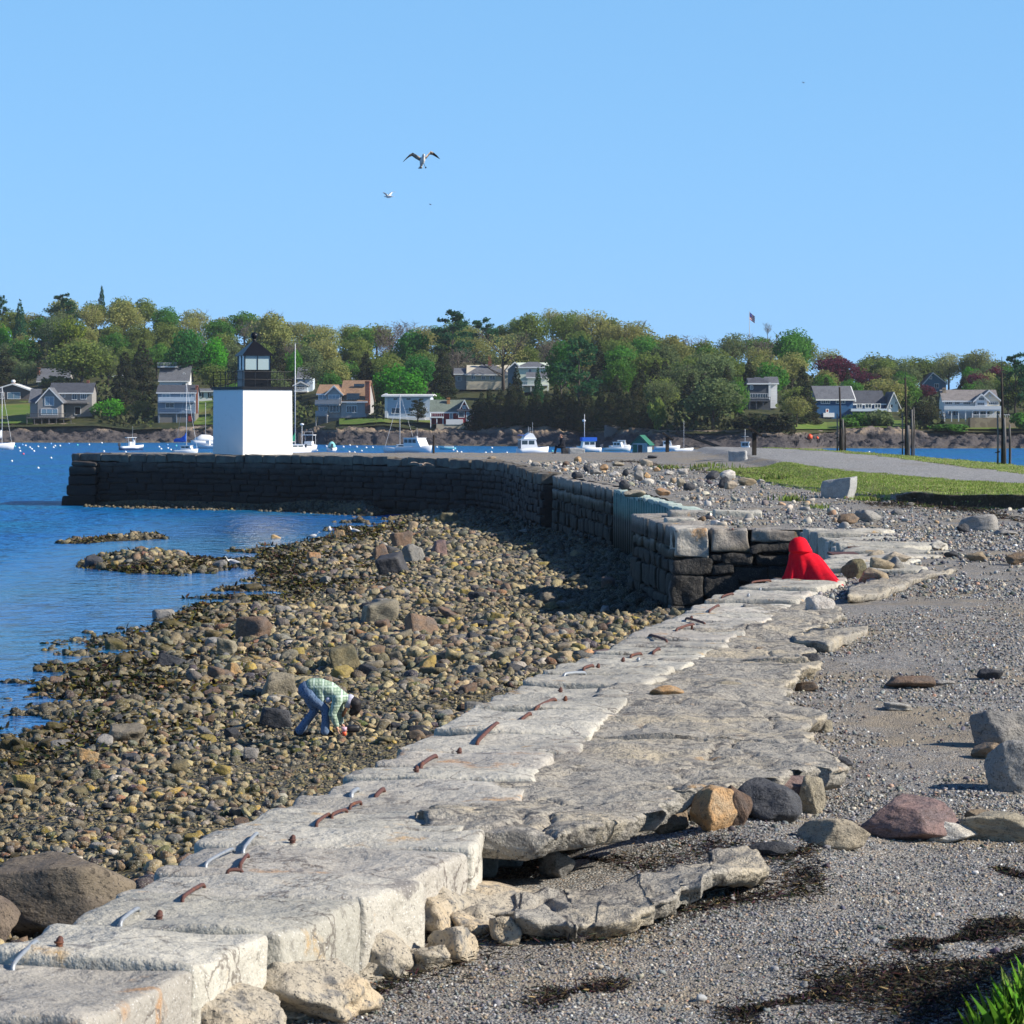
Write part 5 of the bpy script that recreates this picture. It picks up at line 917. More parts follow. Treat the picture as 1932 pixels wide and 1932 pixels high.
skin('skirt', [(.10, .14, .10, .16, .14), (.0, .45, .10, .14, .10), (-.05, .66, .0, .12, .1), (-.08, .68, -.22, .12, .08)], [(0, 1), (1, 2), (2, 3)], flat('dark_skirt', (.03, .03, .04), .9, .1), cape_p)
skin('hair', [(-.10, .14, .66, .06), (-.165, .12, .50, .035), (-.185, .08, .36, .028), (-.19, .05, .24, .016)], [(0, 1), (1, 2), (2, 3)], HAIRB, cape_p)
RED = mat('red_wool', (.72, .008, .022), .85, .12, [(5, 4, .4, .7, (.58, .006, .02))], [(12, .01, 'n'), (160, .002, 'n')], space='obj')
rings = []; nu = 64
prof = [(.800, -.02, .05, .03, .03), (.787, -.025, .04, .085, .09), (.75, -.03, .03, .128, .14), (.69, -.035, .025, .160, .172), (.63, -.022, .02, .180, .190), (.585, -.008, .01, .190, .198), (.560, .002, .005, .196, .205), (.548, .0, .02, .170, .165), (.53, .022, .03, .195, .168), (.50, .05, .04, .25, .185), (.45, .078, .05, .292, .215), (.38, .098, .05, .325, .24), (.31, .112, .04, .352, .27), (.23, .125, .02, .385, .31), (.14, .138, -.01, .42, .36), (.06, .150, -.05, .45, .41), (.012, .16, -.08, .47, .46)]
r4 = np.random.default_rng(3)
for i, (z, cx, cy, rx, ry) in enumerate(prof):
    rg = []; k = max(0, (.49 - z) / .48)
    for j in range(nu):
        u = 2 * math.pi * j / nu; w9 = math.sin(13 * u + 1.6 * math.sin(2 * u) + .6); fold = 1 + .13 * k ** .75 * (abs(w9) ** .7 * (1 if w9 > 0 else -1)) + .03 * k * math.sin(17 * u + 2)
        x = cx + rx * (.92 if z < .5 else 1) * math.cos(u) * fold; y = cy + ry * math.sin(u) * fold; zz = z
        tail = max(0, math.cos(u - R(-42))) ** 3 * k ** 1.7; x += .07 * tail; y -= 1.5 * tail; zz -= .05 * tail
        left = max(0, math.cos(u - R(190))) ** 4 * k ** 2; x -= .02 * left
        if .5 < z: 
            if math.sin(u - R(25)) > .75: y -= .06
        rg.append((x, y, zz + (.012 * math.sin(7 * u) if z < .3 else 0)))
    rings.append(rg)
mb = MB(); mb.loft(rings, True, False); mb.add([(-.005, .06, .806)] + rings[0], [(0, 1 + (j + 1) % nu, 1 + j) for j in range(nu)])
fs = []
for f in mb.f:                                        # opening of the hood, on the side turned from the viewer
    c = sum((Vector(mb.v[i]) for i in f), Vector()) / len(f)
    if .52 < c.z < .74 and math.cos(math.atan2(c.y - .05, c.x + .015) - R(110)) > .70: continue
    fs.append(f)
mb.f = fs; mb.m = [0] * len(fs); o = mb.build('cape', RED, cape_p, True); so = o.modifiers.new('thick', 'SOLIDIFY'); so.thickness = .008; sb = o.modifiers.new('sub', 'SUBSURF'); sb.levels = 1; sb.render_levels = 1
skin('sleeve', [(-.26, .08, .10, .06), (-.30, .02, .05, .045), (-.36, -.02, .025, .022)], [(0, 1), (1, 2)], RED, cape_p)
# ---- man in dark clothes seated at the far edge of the wharf, in profile
pm_ = P(1062, 852, 203.5); pm_.z = 3.2; man = thing('person', 'man in dark clothes sitting in profile on a low block at the far edge', 'person', pm_)
DK = flat('dark_jacket', (.012, .014, .022), .85, .2, bump=[(20, .01, 'n')])
body = [(.02, 0, .42, .13, .12), (-.02, 0, .62, .12), (-.03, 0, .84, .14, .11), (-.08, 0, .98, .05), (-.13, 0, 1.10, .085, .08), (-.14, 0, 1.18, .07), (-.23, 0, 1.10, .02)]
ed = [(0, 1), (1, 2), (2, 3), (3, 4), (4, 5), (4, 6)]
for sy in (-1, 1):
    n = len(body); body += [(-.05, sy * .1, .42, .085), (-.42, sy * .12, .44, .06), (-.50, sy * .12, .1, .045), (-.52, sy * .12, .04, .04), (-.68, sy * .12, .02, .03)]; ed += [(0, n), (n, n + 1), (n + 1, n + 2), (n + 2, n + 3), (n + 3, n + 4)]
    n = len(body); body += [(-.03, sy * .19, .86, .055), (-.12, sy * .22, .6, .042), (-.32, sy * .13, .52, .028)]; ed += [(2, n), (n, n + 1), (n + 1, n + 2)]; hand(body, ed, n + 2, body[n + 2][:3], (-1, 0, -.1), (0, 1, 0), (0, 0, -.015))
skin('body', body, ed, SKIN, man)
skin('jacket', [(b[0], b[1], b[2], b[3] + .045, b[4] + .045 if len(b) > 4 else b[3] + .045) for b in body[:3]] + [(-.03, -.19, .86, .085), (-.12, -.22, .6, .07), (-.30, -.14, .52, .05), (-.03, .19, .86, .085), (-.12, .22, .6, .07), (-.30, .14, .52, .05)], [(0, 1), (1, 2), (2, 3), (3, 4), (4, 5), (2, 6), (6, 7), (7, 8)], DK, man)
tr = [(.02, 0, .40, .15)]; te = []
for sy in (-1, 1):
    n = len(tr); tr += [(-.05, sy * .1, .42, .11), (-.42, sy * .12, .44, .085), (-.50, sy * .12, .12, .07), (-.50, sy * .12, .06, .07)]; te += [(0, n), (n, n + 1), (n + 1, n + 2), (n + 2, n + 3)]
skin('trousers', tr, te, DK, man); skin('hair', [(-.10, 0, 1.17, .075), (-.06, 0, 1.12, .07)], [(0, 1)], HAIRR, man)
stoneblock(1067, 852.5, 203.6, .55, .5, .36, R(5), RK['dark'], 'small dark block the man in dark clothes sits on', seed=29)
# ---- gulls
GW = flat('gull_white', (.75, .74, .71), .7, .2); GG = flat('gull_grey', (.30, .31, .34), .7, .2); GBk = flat('gull_black', (.03, .03, .035), .6, .2); GBr = flat('gull_brown', (.48, .38, .30), .7, .2, var=[(14, 3, .45, .6, (.30, .22, .16))]); GY = flat('gull_beak', (.6, .38, .06), .5, .3)
def fly_gull(pos, rz, wings, lb, mats, sc=1.0, legs=True, roll=0.0, pitch=0.0):
    """body along +y; wings: (side, [(x, y, z, chord)...])"""
    t = thing('gull', lb, 'gull', pos, rz, 'gulls'); t.scale = (sc,) * 3; t.rotation_euler = (pitch, roll, rz); mb = MB(); rr = []
    for y, r, z in ((-.34, .012, .0), (-.27, .05, .0), (-.20, .055, .0), (-.08, .085, -.005), (.06, .09, -.01), (.16, .065, .005), (.22, .048, .02), (.27, .052, .03), (.31, .04, .03), (.335, .014, .022)):
        rr.append([(r * 1.05 * math.cos(a), y, z + r * .95 * math.sin(a)) for a in [2 * math.pi * i / 12 for i in range(12)]])
    mb.mi = 0; mb.loft(rr); mb.mi = 3; mb.tube([(0, .33, .022), (0, .39, .01)], [.014, .004], 6)
    for W_ in wings:
        rings = []
        for (x, y, z, c) in W_: rings.append([(x, y + c * .45, z), (x, y + c * .1, z + .022 * min(1, c * 4)), (x, y - c * .55, z - .006), (x, y + c * .05, z - .012)])
        if W_[-1][0] < 0: rings = [r[::-1] for r in rings]
        for i in range(len(rings) - 1): mb.mi = 2 if i >= len(rings) - 3 else 1; mb.loft(rings[i:i + 2], True, i in (0, len(rings) - 2))
    mb.mi = 0; mb.loft([[(x, -.30 - .0 * abs(x), .004) for x in (-.03, 0, .03)] + [(x, -.30, -.006) for x in (.03, 0, -.03)], [(x, -.47 + abs(x) * .3, .004) for x in (-.09, 0, .09)] + [(x, -.47 + abs(x) * .3, -.006) for x in (.09, 0, -.09)]])
    mb.build('body', mats, t, True)
    if legs:
        mb = MB()
        for sx in (-1, 1): mb.tube([(sx * .06, -.1, -.06), (sx * .09, -.12, -.24)], .009, 5); mb.cbox((sx * .09, -.10, -.245), (.05, .07, .012))
        mb.build('legs', SHOE, t)
fly_gull(P(797, 303, 120), R(196), [[(.05, .03, .03, .20), (.22, .06, .16, .22), (.34, .10, .24, .19), (.44, .06, .22, .16), (.58, .0, .13, .11), (.70, -.08, .05, .02)], [(-.05, .03, .03, .20), (-.22, .06, .17, .22), (-.33, .10, .27, .19), (-.44, .06, .25, .16), (-.57, .0, .17, .11), (-.68, -.08, .10, .02)]], 'large gull hovering with bent wings and dangling legs, the highest in view', [GW, GBr, GBk, GY], 1.05, True, R(4), R(34))
fly_gull(P(733, 371, 205), R(52), [[(.05, .03, .03, .20), (.22, .06, .18, .22), (.36, .06, .30, .18), (.5, .0, .34, .12), (.66, -.08, .34, .02)], [(-.05, .03, .03, .20), (-.22, .06, .16, .22), (-.36, .06, .22, .18), (-.5, .0, .24, .12), (-.66, -.08, .22, .02)]], 'smaller white and grey gull gliding below the hovering one', [GW, GW, GG, GY], 1.0, False)
fly_gull(P(795, 877, 150), R(15), [[(.05, .03, .03, .20), (.2, .06, .09, .2), (.34, .06, .08, .17), (.46, .0, .04, .12), (.58, -.08, -.03, .03)], [(-.05, .03, .03, .20), (-.2, .06, .10, .2), (-.34, .06, .13, .17), (-.46, .0, .12, .12), (-.58, -.08, .08, .03)]], 'brown gull flying low in front of the dark wharf wall', [GBr, GBr, GBr, GY], 1.0, False)
for (px, py, lb) in ((812, 386, 'tiny distant bird just below the flying gulls'), (1516, 156, 'tiny distant bird high at the right of the sky')):
    fly_gull(P(px, py, 620), R(60), [[(.05, .03, .03, .20), (.3, .06, .16, .2), (.6, -.02, .2, .04)], [(-.05, .03, .03, .20), (-.3, .06, .16, .2), (-.6, -.02, .2, .04)]], lb, [GG, GG, GBk, GY], .8, False)
def stand_gull(px, py, rz, lb, zf=beach_z, low=False):
    p = ground_at(px, py, zf, .3); p.z += .04 if not low else .02; t = thing('gull', lb, 'gull', p, rz, 'gulls'); mb = MB(); rr = []
    for x, z, r in ((-.30, .20, .012), (-.22, .21, .035), (-.1, .22, .075), (.04, .23, .085), (.13, .26, .065), (.17, .32, .042), (.185, .37, .04), (.20, .395, .042), (.235, .40, .03), (.255, .395, .012)):
        rr.append([(x + (.5 * r * math.sin(a) if x > .1 else 0), r * math.cos(a), z + r * math.sin(a) * (1 if x < .12 else .6)) for a in [2 * math.pi * i / 12 for i in range(12)]])
    mb.loft(rr); mb.mi = 3; mb.tube([(.25, 0, .393), (.31, 0, .38)], [.012, .004], 6); mb.mi = 1
    for sy in (-1, 1):
        mb.loft([[(x, sy * (.072 + .02 * math.sin((x + .3) * 6)), z) for x, z in ((-.34, .20), (-.1, .17), (.09, .21), (.06, .28), (-.1, .29))], [(x, sy * (.05), z) for x, z in ((-.34, .20), (-.1, .17), (.09, .21), (.06, .28), (-.1, .29))]])
    mb.build('body', [GW, GG, GBk, GY], t, True); mb = MB()
    for sy in (-1, 1): mb.tube([(0, sy * .04, .17), (.0, sy * .04, 0)], .008, 5); mb.cbox((.02, sy * .04, .005), (.06, .05, .01))
    mb.build('legs', GY, t)
stand_gull(437, 1072, R(180), 'white and grey gull wading in the shallow water', low=True); stand_gull(623, 1010, R(100), 'gull standing upright at the tip of the point'); stand_gull(592, 1022, R(8), 'gull with a dark back feeding on the rocks of the point'); stand_gull(668, 1012, R(150), 'pale gull among the brown rocks right of the feeding one')
# ================================================================== BOATS AND BUOYS
HW = flat('boat_white', (.78, .78, .77), .35, .5); HN = flat('boat_navy', (.03, .07, .16), .35, .5); TG = flat('tinted_glass', (.03, .05, .06), .08, .6); ALU = flat('mast_alloy', (.55, .56, .57), .4, .5, ); BLC = flat('blue_canvas', (.02, .12, .55), .8, .2); GRC = flat('green_canvas', (.01, .16, .10), .8, .2); AQC = flat('aqua_canvas', (.25, .58, .58), .8, .2); ORC = flat('orange_panel', (.75, .22, .03), .6, .3); MOT = flat('outboard_cowl', (.05, .055, .07), .3, .5); TEAK = flat('teak', (.20, .09, .04), .6, .3); REDB = flat('red_bottom', (.3, .04, .03), .6, .3)
def hull(mb, L, B, Hf, stern=.85, n=9):
    rr = []
    for i in range(n):
        t = i / (n - 1); x = -L / 2 + L * t; b = B / 2 * (stern + (1 - stern) * math.sin(min(t * 2.2, 1.57))) * (1 - max(0, (t - .45) / .55) ** 2.2) + .02; zt = Hf * (.85 + .35 * t * t); zk = -.15 + .12 * t ** 3; xo = .18 * L * max(0, (t - .7)) * .6
        rr.append([(x + xo * (.0), -b * .55, zk + .02), (x, -b * .92, zk + (zt - zk) * .45), (x + xo, -b, zt), (x + xo, -b * .9, zt + .02), (x + xo, b * .9, zt + .02), (x + xo, b, zt), (x, b * .92, zk + (zt - zk) * .45), (x, b * .55, zk + .02)])
    mb.loft(rr)
def boat(px, pyw, lb, rz=0.0, cat='boat', name='motorboat', grp='boats moored in the harbour'):
    p = G(px, pyw, 0.0); return thing(name, lb, cat, p, R(rz), grp), p.y / F
def outboard(t, x, y=0, s=1.0):
    mb = MB(); mb.T = Matrix.Translation((x, y, 0)) @ Matrix.Scale(s, 4); mb.cbox((-.12, 0, .95), (.42, .34, .5)); mb.cbox((-.1, 0, .45), (.2, .16, .6)); o = mb.build('outboard_motor', MOT, t); b = o.modifiers.new('b', 'BEVEL'); b.width = .06; b.segments = 2
def cabin(t, x0, x1, w, z0, h, m=None, rake=.25, wins=True, nm='cabin'):
    mb = MB(); mb.yprism([(x0, z0), (x1, z0), (x1 - rake, z0 + h), (x0 + .05, z0 + h)], -w / 2, w / 2); mb.box(x0 - .1, -w / 2 - .08, z0 + h, x1 - rake + .12, w / 2 + .08, z0 + h + .07); c = mb.build(nm, m or HW, t)
    if wins:
        mb = MB(); n = max(2, int((x1 - x0) / .9)); sp = (x1 - rake - x0 - .2) / n
        for k in range(n):
            for s in (-1, 1): mb.box(x0 + .15 + k * sp, s * (w / 2 + .004) - .008, z0 + h * .45, x0 + .15 + (k + .84) * sp, s * (w / 2 + .004) + .008, z0 + h * .88)
        mb.box(x0 - .012, -w * .38, z0 + h * .4, x0 + .06, w * .38, z0 + h * .9); mb.build('cabin_window', TG, c)
    return c
def mast(t, x, h, z0=.8, r=.06, boom=0, cover=None, stays=0, spread=True):
    mb = MB(); mb.tube([(x, 0, z0), (x, 0, z0 + h)], [r, r * .7], 8)
    if spread: mb.tube([(x, -.55, z0 + h * .6), (x, .55, z0 + h * .6)], .02, 5)
    mb.build('mast', ALU, t, True)
    if boom:
        mb = MB(); mb.tube([(x, 0, z0 + 1.0), (x - boom, 0, z0 + .9)], .05, 6); mb.build('boom', ALU, t)
        if cover: mb = MB(); mb.loft([[(x - boom * k, .02 + .14 * q * math.cos(a), z0 + 1.05 + hh * .5 + hh * .55 * math.sin(a)) for a in [2 * math.pi * i / 8 for i in range(8)]] for k, q, hh in ((.0, .7, 1.5), (.12, 1, 1.0), (.45, 1.1, .55), (.8, .9, .5), (1.02, .5, .34))]); mb.build('sail_cover', cover, t, True)
    if stays:
        mb = MB(); mb.tube([(x, 0, z0 + h), (stays, 0, .95)], .025, 4); mb.tube([(x, 0, z0 + h), (x - abs(stays) * 1.0, 0, .9)], .012, 4); mb.build('stays', ALU, t)
t, s = boat(-22, 848, 'white sailboat at the left frame edge with its mast and forestay in view', 0, 'sailboat', 'sailboat'); mb = MB(); hull(mb, 8.4, 2.6, .95); mb.build('hull', HW, t, True); cabin(t, -2, 1.6, 1.7, .95, .5); mast(t, 2.3, 9.6, .9, .07, 3.6, HW, 3.95)
t, s = boat(248, 849.5, 'centre console motorboat with navy hull and white hardtop near the rocks', 22); mb = MB(); hull(mb, 3.9, 1.7, .75); mb.build('hull', HW, t, True); mb = MB(); hull(mb, 3.92, 1.74, .42); mb.build('hull_stripe', HN, t, True); mb = MB(); mb.box(-.4, -.4, .7, .5, .4, 1.4); mb.yprism([(.3, 1.35), (.55, 1.35), (.25, 1.95), (.15, 1.95)], -.42, .42); mb.build('console', HW, t)
mb = MB(); mb.box(-.9, -.75, 2.05, .7, .75, 2.14)
for a in (-.7, .5):
    for b in (-.65, .65): mb.tube([(a, b, .7), (a, b, 2.05)], .025, 5)
mb.build('hardtop', HW, t); outboard(t, -1.95); mb = MB(); mb.tube([(.3, .5, 2.1), (.35, .5, 4.0)], .015, 4); mb.build('antenna', ALU, t)
t, s = boat(350, 857.5, 'small white sailboat with a bright blue sail cover behind the end of the wharf', -12, 'sailboat', 'sailboat'); mb = MB(); hull(mb, 3.6, 1.7, .7); mb.build('hull', HW, t, True); cabin(t, -.6, 1.1, 1.2, .7, .55); mb = MB(); mb.box(-.68, -.3, .72, -.6, .3, 1.25); mb.build('companionway_door', TEAK, t); mast(t, .15, 9.5, .8, .06, 1.9, BLC, 1.75); outboard(t, -1.85, 0, .6)
t, s = boat(386, 840, 'white boat under a cover with twin outboard motors, left of the lighthouse', 200); mb = MB(); hull(mb, 5.2, 2.1, .8); mb.build('hull', HW, t, True); mb = MB(); mb.loft([[(x, w * math.cos(a), .8 + h * max(0, math.sin(a))) for a in [math.pi * i / 7 for i in range(8)]] for x, w, h in ((-2.3, .8, .5), (-1, .9, 1.2), (.6, .85, 1.3), (2, .4, .5))], True); mb.build('boat_cover', HW, t, True); outboard(t, -2.6, -.35); outboard(t, -2.6, .35)
t, s = boat(393, 846, 'open white skiff with a steering console beside the left side of the lighthouse', 165); mb = MB(); hull(mb, 3.6, 1.6, .6); mb.build('hull', HW, t, True); mb = MB(); mb.box(-.3, -.35, .6, .3, .35, 1.35); mb.build('console', HW, t); mb = MB(); mb.tube([(.2, .2, .6), (.2, .2, 2.6)], .02, 4); mb.build('antenna', ALU, t)
t, s = boat(386, 836.5, 'grey hulled sailboat with a bare mast near the shore left of the lighthouse', 10, 'sailboat', 'sailboat'); mb = MB(); hull(mb, 5.0, 1.9, .8); mb.build('hull', flat('boat_grey', (.35, .4, .42), .4, .4), t, True); cabin(t, -1, 1.2, 1.2, .8, .4); mast(t, .2, 7.6, .8, .05)
t, s = boat(558, 858, 'tall masted yacht with green sail cover mostly hidden by the lighthouse', 40, 'sailboat', 'sailboat'); mb = MB(); hull(mb, 5.5, 2.2, .9); mb.build('hull', HW, t, True); cabin(t, -1.2, 1.2, 1.5, .9, .5); mast(t, -.1, 15.2, .9, .085, 1.6, GRC); mb = MB(); mb.tube([(.9, -.3, .9), (.9, -.3, 4.3)], .035, 6); mb.ball((.9, -.3, 4.4), (.3, .3, .16)); mb.build('radar_pole', HW, t)
t, s = boat(583, 851.5, 'white motorboat seen from the stern with an open canopy, right of the lighthouse', 78); mb = MB(); hull(mb, 5.6, 2.5, .95); mb.build('hull', HW, t, True); mb = MB(); mb.box(-.6, -.6, .95, .6, .6, 1.6); mb.build('console', HW, t); mb = MB(); mb.box(-1.1, -.95, 2.55, .9, .95, 2.65)
for a in (-1, .8):
    for b in (-.85, .85): mb.tube([(a, b, .9), (a, b, 2.55)], .03, 5)
mb.tube([(-.2, -.7, 2.6), (-.2, -.7, 3.1), (-.2, .7, 3.1), (-.2, .7, 2.6)], .025, 5); mb.build('canopy', HW, t); outboard(t, -2.85, -.3); outboard(t, -2.85, .35)
t, s = boat(626, 851, 'small white boat with an aqua canvas cover and an outboard', 95); mb = MB(); hull(mb, 3.6, 1.7, .6); mb.build('hull', HW, t, True); mb = MB(); mb.loft([[(x, w * math.cos(a), .6 + h * math.sin(a)) for a in [math.pi * i / 7 for i in range(8)]] for x, w, h in ((-1.6, .62, .8), (.2, .62, .95), (1.5, .3, .5))], True); mb.build('canvas_cover', AQC, t, True); outboard(t, -1.8)
t, s = boat(783, 855, 'white cabin cruiser with a raked windscreen and hardtop by the dark post', -38); mb = MB(); hull(mb, 6.2, 2.6, 1.0); mb.build('hull', HW, t, True); cabin(t, -1.4, 1.9, 2.1, 1.0, 1.25, None, .7); mb = MB(); mb.cbox((.2, 0, 2.45), (.5, .3, .12)); mb.tube([(0, .6, 2.3), (-.1, .6, 3.9)], .018, 4); mb.build('antenna', ALU, t)
t, s = boat(757, 854, 'low white yacht with bare mast and orange hatch left of the cabin cruiser', 172, 'sailboat', 'sailboat'); mb = MB(); hull(mb, 5.4, 1.8, .75); mb.build('hull', HW, t, True); cabin(t, -1.6, .8, 1.2, .75, .45); mast(t, .2, 8.2, .8, .055, 0, None, 2.5); mb = MB(); mb.cbox((-1.7, -.5, .85), (.75, .12, .62)); mb.build('hatch_board', ORC, t)
t, s = boat(845, 848, 'white dinghy with a cyan hull lying low on the water', 175, 'dinghy', 'dinghy'); mb = MB(); hull(mb, 2.7, 1.1, .34); mb.build('hull', flat('cyan_paint', (.15, .52, .62), .4, .4), t, True); mb = MB(); mb.box(-.9, -.4, .3, .6, .4, .55); mb.build('thwart', HW, t)
t, s = boat(1005, 856.5, 'large white flybridge cruiser with dark cabin windows left of the seated man', 12); mb = MB(); hull(mb, 4.6, 2.4, .9); mb.build('hull', HW, t, True); cabin(t, -2.0, .6, 2.1, .8, 1.35, None, .35); mb = MB(); mb.yprism([(-1.6, 2.2), (.4, 2.2), (-.1, 3.0), (-.6, 3.15), (-1.3, 2.7)], -.95, .95); mb.build('flybridge', HW, t); mb = MB(); mb.box(-2.1, -.9, 2.75, -1.2, .9, 2.82); mb.build('bimini', BLC, t)
mb = MB()
for a, b, hh in ((-.2, -.8, 4.7), (-.5, .7, 4.1), (-.35, .2, 4.0)): mb.tube([(a, b, 2.8), (a, b, hh)], .018, 4)
mb.build('antenna', ALU, t); mb = MB(); mb.cbox((-2.02, 0, 1.35), (.06, 1.9, 1.05)); mb.build('cockpit_curtain', MOT, t)
t, s = boat(1111, 853, 'fishing boat with blue canvas cabin top and a tall equipment mast', 190); mb = MB(); hull(mb, 3.7, 2.0, .8); mb.build('hull', HW, t, True); cabin(t, -.9, 1.2, 1.7, .7, 1.0, None, .2); mb = MB(); mb.box(-1.1, -.95, 1.72, 1.2, .95, 2.3); mb.build('canvas_top', BLC, t); mast(t, .7, 4.2, 1.7, .06, 0, None, 0, True); mb = MB(); mb.ball((.75, -.25, 4.9), (.28, .28, .2)); mb.tube([(.7, -.75, 4.45), (.7, .75, 4.5)], .02, 4); mb.build('radar_dome', HW, t); outboard(t, -1.9)
for px, py, lb in ((1165, 851, 'low white skiff half lost behind the wharf crest, right of the fishing boat'), (1172, 846.5, 'small white and blue motorboat just beyond the low skiff'), (1258, 848.5, 'white boat seen beside the post of the smaller exhibit panel')):
    t, s = boat(px, py, lb, rnd.uniform(-20, 20)); mb = MB(); hull(mb, 4.2, 1.7, .6); mb.build('hull', HW, t, True); cabin(t, -.6, .9, 1.1, .6, .8)
t, s = boat(1406, 856, 'small dark blue fishing boat with a short mast left of the larger exhibit panel', 80); mb = MB(); hull(mb, 3.6, 1.7, .8); mb.build('hull', HN, t, True); mb = MB(); hull(mb, 3.62, 1.72, .5); cabin(t, -.2, 1.0, 1.2, .8, .9); mast(t, -.2, 2.9, .8, .04)
t, s = boat(1288, 852, 'slender boat with a thin mast near the mud flat', 15, 'sailboat', 'sailboat'); mb = MB(); hull(mb, 3.4, 1.3, .5); mb.build('hull', HW, t, True); mast(t, .2, 4.4, .5, .03, 0, None, 0, False)
p = G(1211, 861, 0); t = thing('floating_shed', 'little weathered shed with a green gable roof afloat behind the wharf', 'shed', p, R(-20)); s = p.y / F
mb = MB(); mb.box(-1.25, -1.1, -.1, 1.25, 1.5, .3); mb.build('float', WDG, t); mb = MB(); mb.yprism([(-1.1, .3), (1.1, .3), (1.1, 1.75), (0, 2.75), (-1.1, 1.75)], -.9, 1.2); mb.build('wall', flat('pale_boards', (.45, .46, .44), .8, .2, var=[(3, 4, .45, .65, (.34, .36, .36))]), t)
mb = MB(); mb.yprism([(-1.4, 1.52), (0, 2.85), (1.4, 1.52), (1.4, 1.64), (0, 2.97), (-1.4, 1.64)], -1.05, 1.35); mb.yprism([(-.95, 1.85), (.95, 1.85), (0, 2.7)], -.93, -.91); mb.build('roof', flat('green_shingle', (.03, .14, .09), .8, .2), t); mb = MB(); mb.box(-.25, -.93, .5, .35, -.9, 1.6); mb.build('door', BKM, t); mb = MB(); mb.box(-1.0, -.93, .4, -.4, -.9, 1.65); mb.build('shutter', flat('green_shingle', (.03, .14, .09)), t)
# ---- mooring buoys
BU = [(38, 852, 0), (56, 845, 0), (60, 848, 0), (64, 852, 0), (72, 843.5, 0), (36, 846, 0), (85, 846, 0), (104, 842, 0), (101, 845, 0), (113, 842, 0), (146, 840.5, 1), (168, 840, 0), (192, 836.5, 0), (196, 852.5, 0), (96, 838, 2), (44, 857.5, 3), (28, 843, 1), (48, 841.5, 0), (96, 865, 0), (22, 871, 0), (72, 884, 0), (42, 840, 2), (130, 838, 2),
      (300, 844, 0), (304, 848, 0), (317, 846.5, 0), (322, 849.5, 0), (332, 842, 1), (237, 853.5, 0), (316, 840, 2), (368, 851, 0), (397, 857, 0), (408, 856.5, 0), (648, 844, 0), (660, 841, 0), (673, 844, 0), (691, 845.5, 0), (703, 845, 0), (659, 853.5, 0), (669, 854.5, 0), (682, 851.5, 0), (598, 851, 0), (616, 843, 0),
      (824, 844.5, 0), (855, 850, 0), (862, 853, 0), (870, 854, 0), (916, 855, 0), (927, 854, 0), (928, 846, 0), (975, 850, 0), (956, 855, 0), (1042, 852, 1), (1128, 853, 0), (1552, 868, 0), (1640, 854, 0), (1782, 872, 0)]
BM = [HW, flat('aqua_float', (.12, .55, .52), .5, .4), flat('blue_float', (.16, .38, .70), .5, .4), flat('pink_float', (.70, .10, .16), .5, .4)]; BN = ['white', 'turquoise', 'pale blue', 'pinkish red']
bmeshes = []
for m in BM:
    mb = MB(); mb.ball((0, 0, .16), (.42, .42, .38), 12, 9); mb.tube([(0, 0, .5), (0, 0, .66)], [.10, .05], 6); o = mb.build('mooring_buoy', m, None, True); bmeshes.append(o.data); bpy.data.objects.remove(o)
for px, py, k in BU:
    p = G(px, py, .0); o = meshobj('mooring_buoy', bmeshes[k]); o.location = p; sc_ = min(1.0, 3.2 * p.y / F * 1.15 + .12); o.scale = (sc_,) * 3; o.rotation_euler = (rnd.uniform(-.4, .4), rnd.uniform(-.3, .3), 0)
    reg = 'in the open harbour left of the wharf end' if px < 200 else ('between the wharf end and the lighthouse' if px < 420 else ('between the lighthouse and the cabin cruiser' if px < 740 else ('between the dark post and the flybridge cruiser' if px < 1000 else 'on the blue water beyond the path')))
    lb = f'{BN[k]} mooring buoy floating {reg}'
    if (px, py) == (72, 884): lb = 'nearest white mooring buoy, just left of the end of the wharf wall'
    if (px, py) == (22, 871): lb = 'white mooring buoy alone near the left border, below the others'
    if (px, py) == (96, 865): lb = 'white mooring buoy midway between the near one and the sailboats'
    tag(o, lb, 'buoy', f'{BN[k]} mooring buoys {reg}')
# ================================================================== FAR SHORE
YSH = [(-400, 690), (0, 672), (380, 665), (560, 640), (640, 611), (900, 594), (1100, 575), (1230, 532), (1480, 522), (1560, 552), (1932, 547), (2400, 560)]
PG0 = [(-400, 803), (0, 803), (180, 800), (250, 808), (300, 806), (380, 806), (470, 800), (560, 806), (640, 806), (720, 798), (820, 812), (900, 815), (950, 806), (1030, 800), (1100, 812), (1180, 806), (1250, 812), (1400, 812), (1480, 820), (1560, 812), (1640, 808), (1750, 812), (1932, 812), (2400, 812)]
SKY = [(-400, 585), (0, 575), (60, 572), (110, 550), (200, 545), (300, 553), (400, 573), (500, 575), (600, 590), (700, 600), (760, 592), (830, 595), (880, 588), (940, 598), (1040, 572), (1130, 572), (1200, 600), (1250, 618), (1330, 622), (1430, 612), (1500, 615), (1540, 640), (1600, 652), (1700, 664), (1780, 660), (1850, 650), (1890, 662), (1932, 668), (2400, 668)]
HD, RB = 235.0, 20.0
def hill_py(px, t):
    a = itp(px, PG0); b = itp(px, SKY) + 78; return a + (b - a) * np.clip(t, 0, 1.4) ** .85
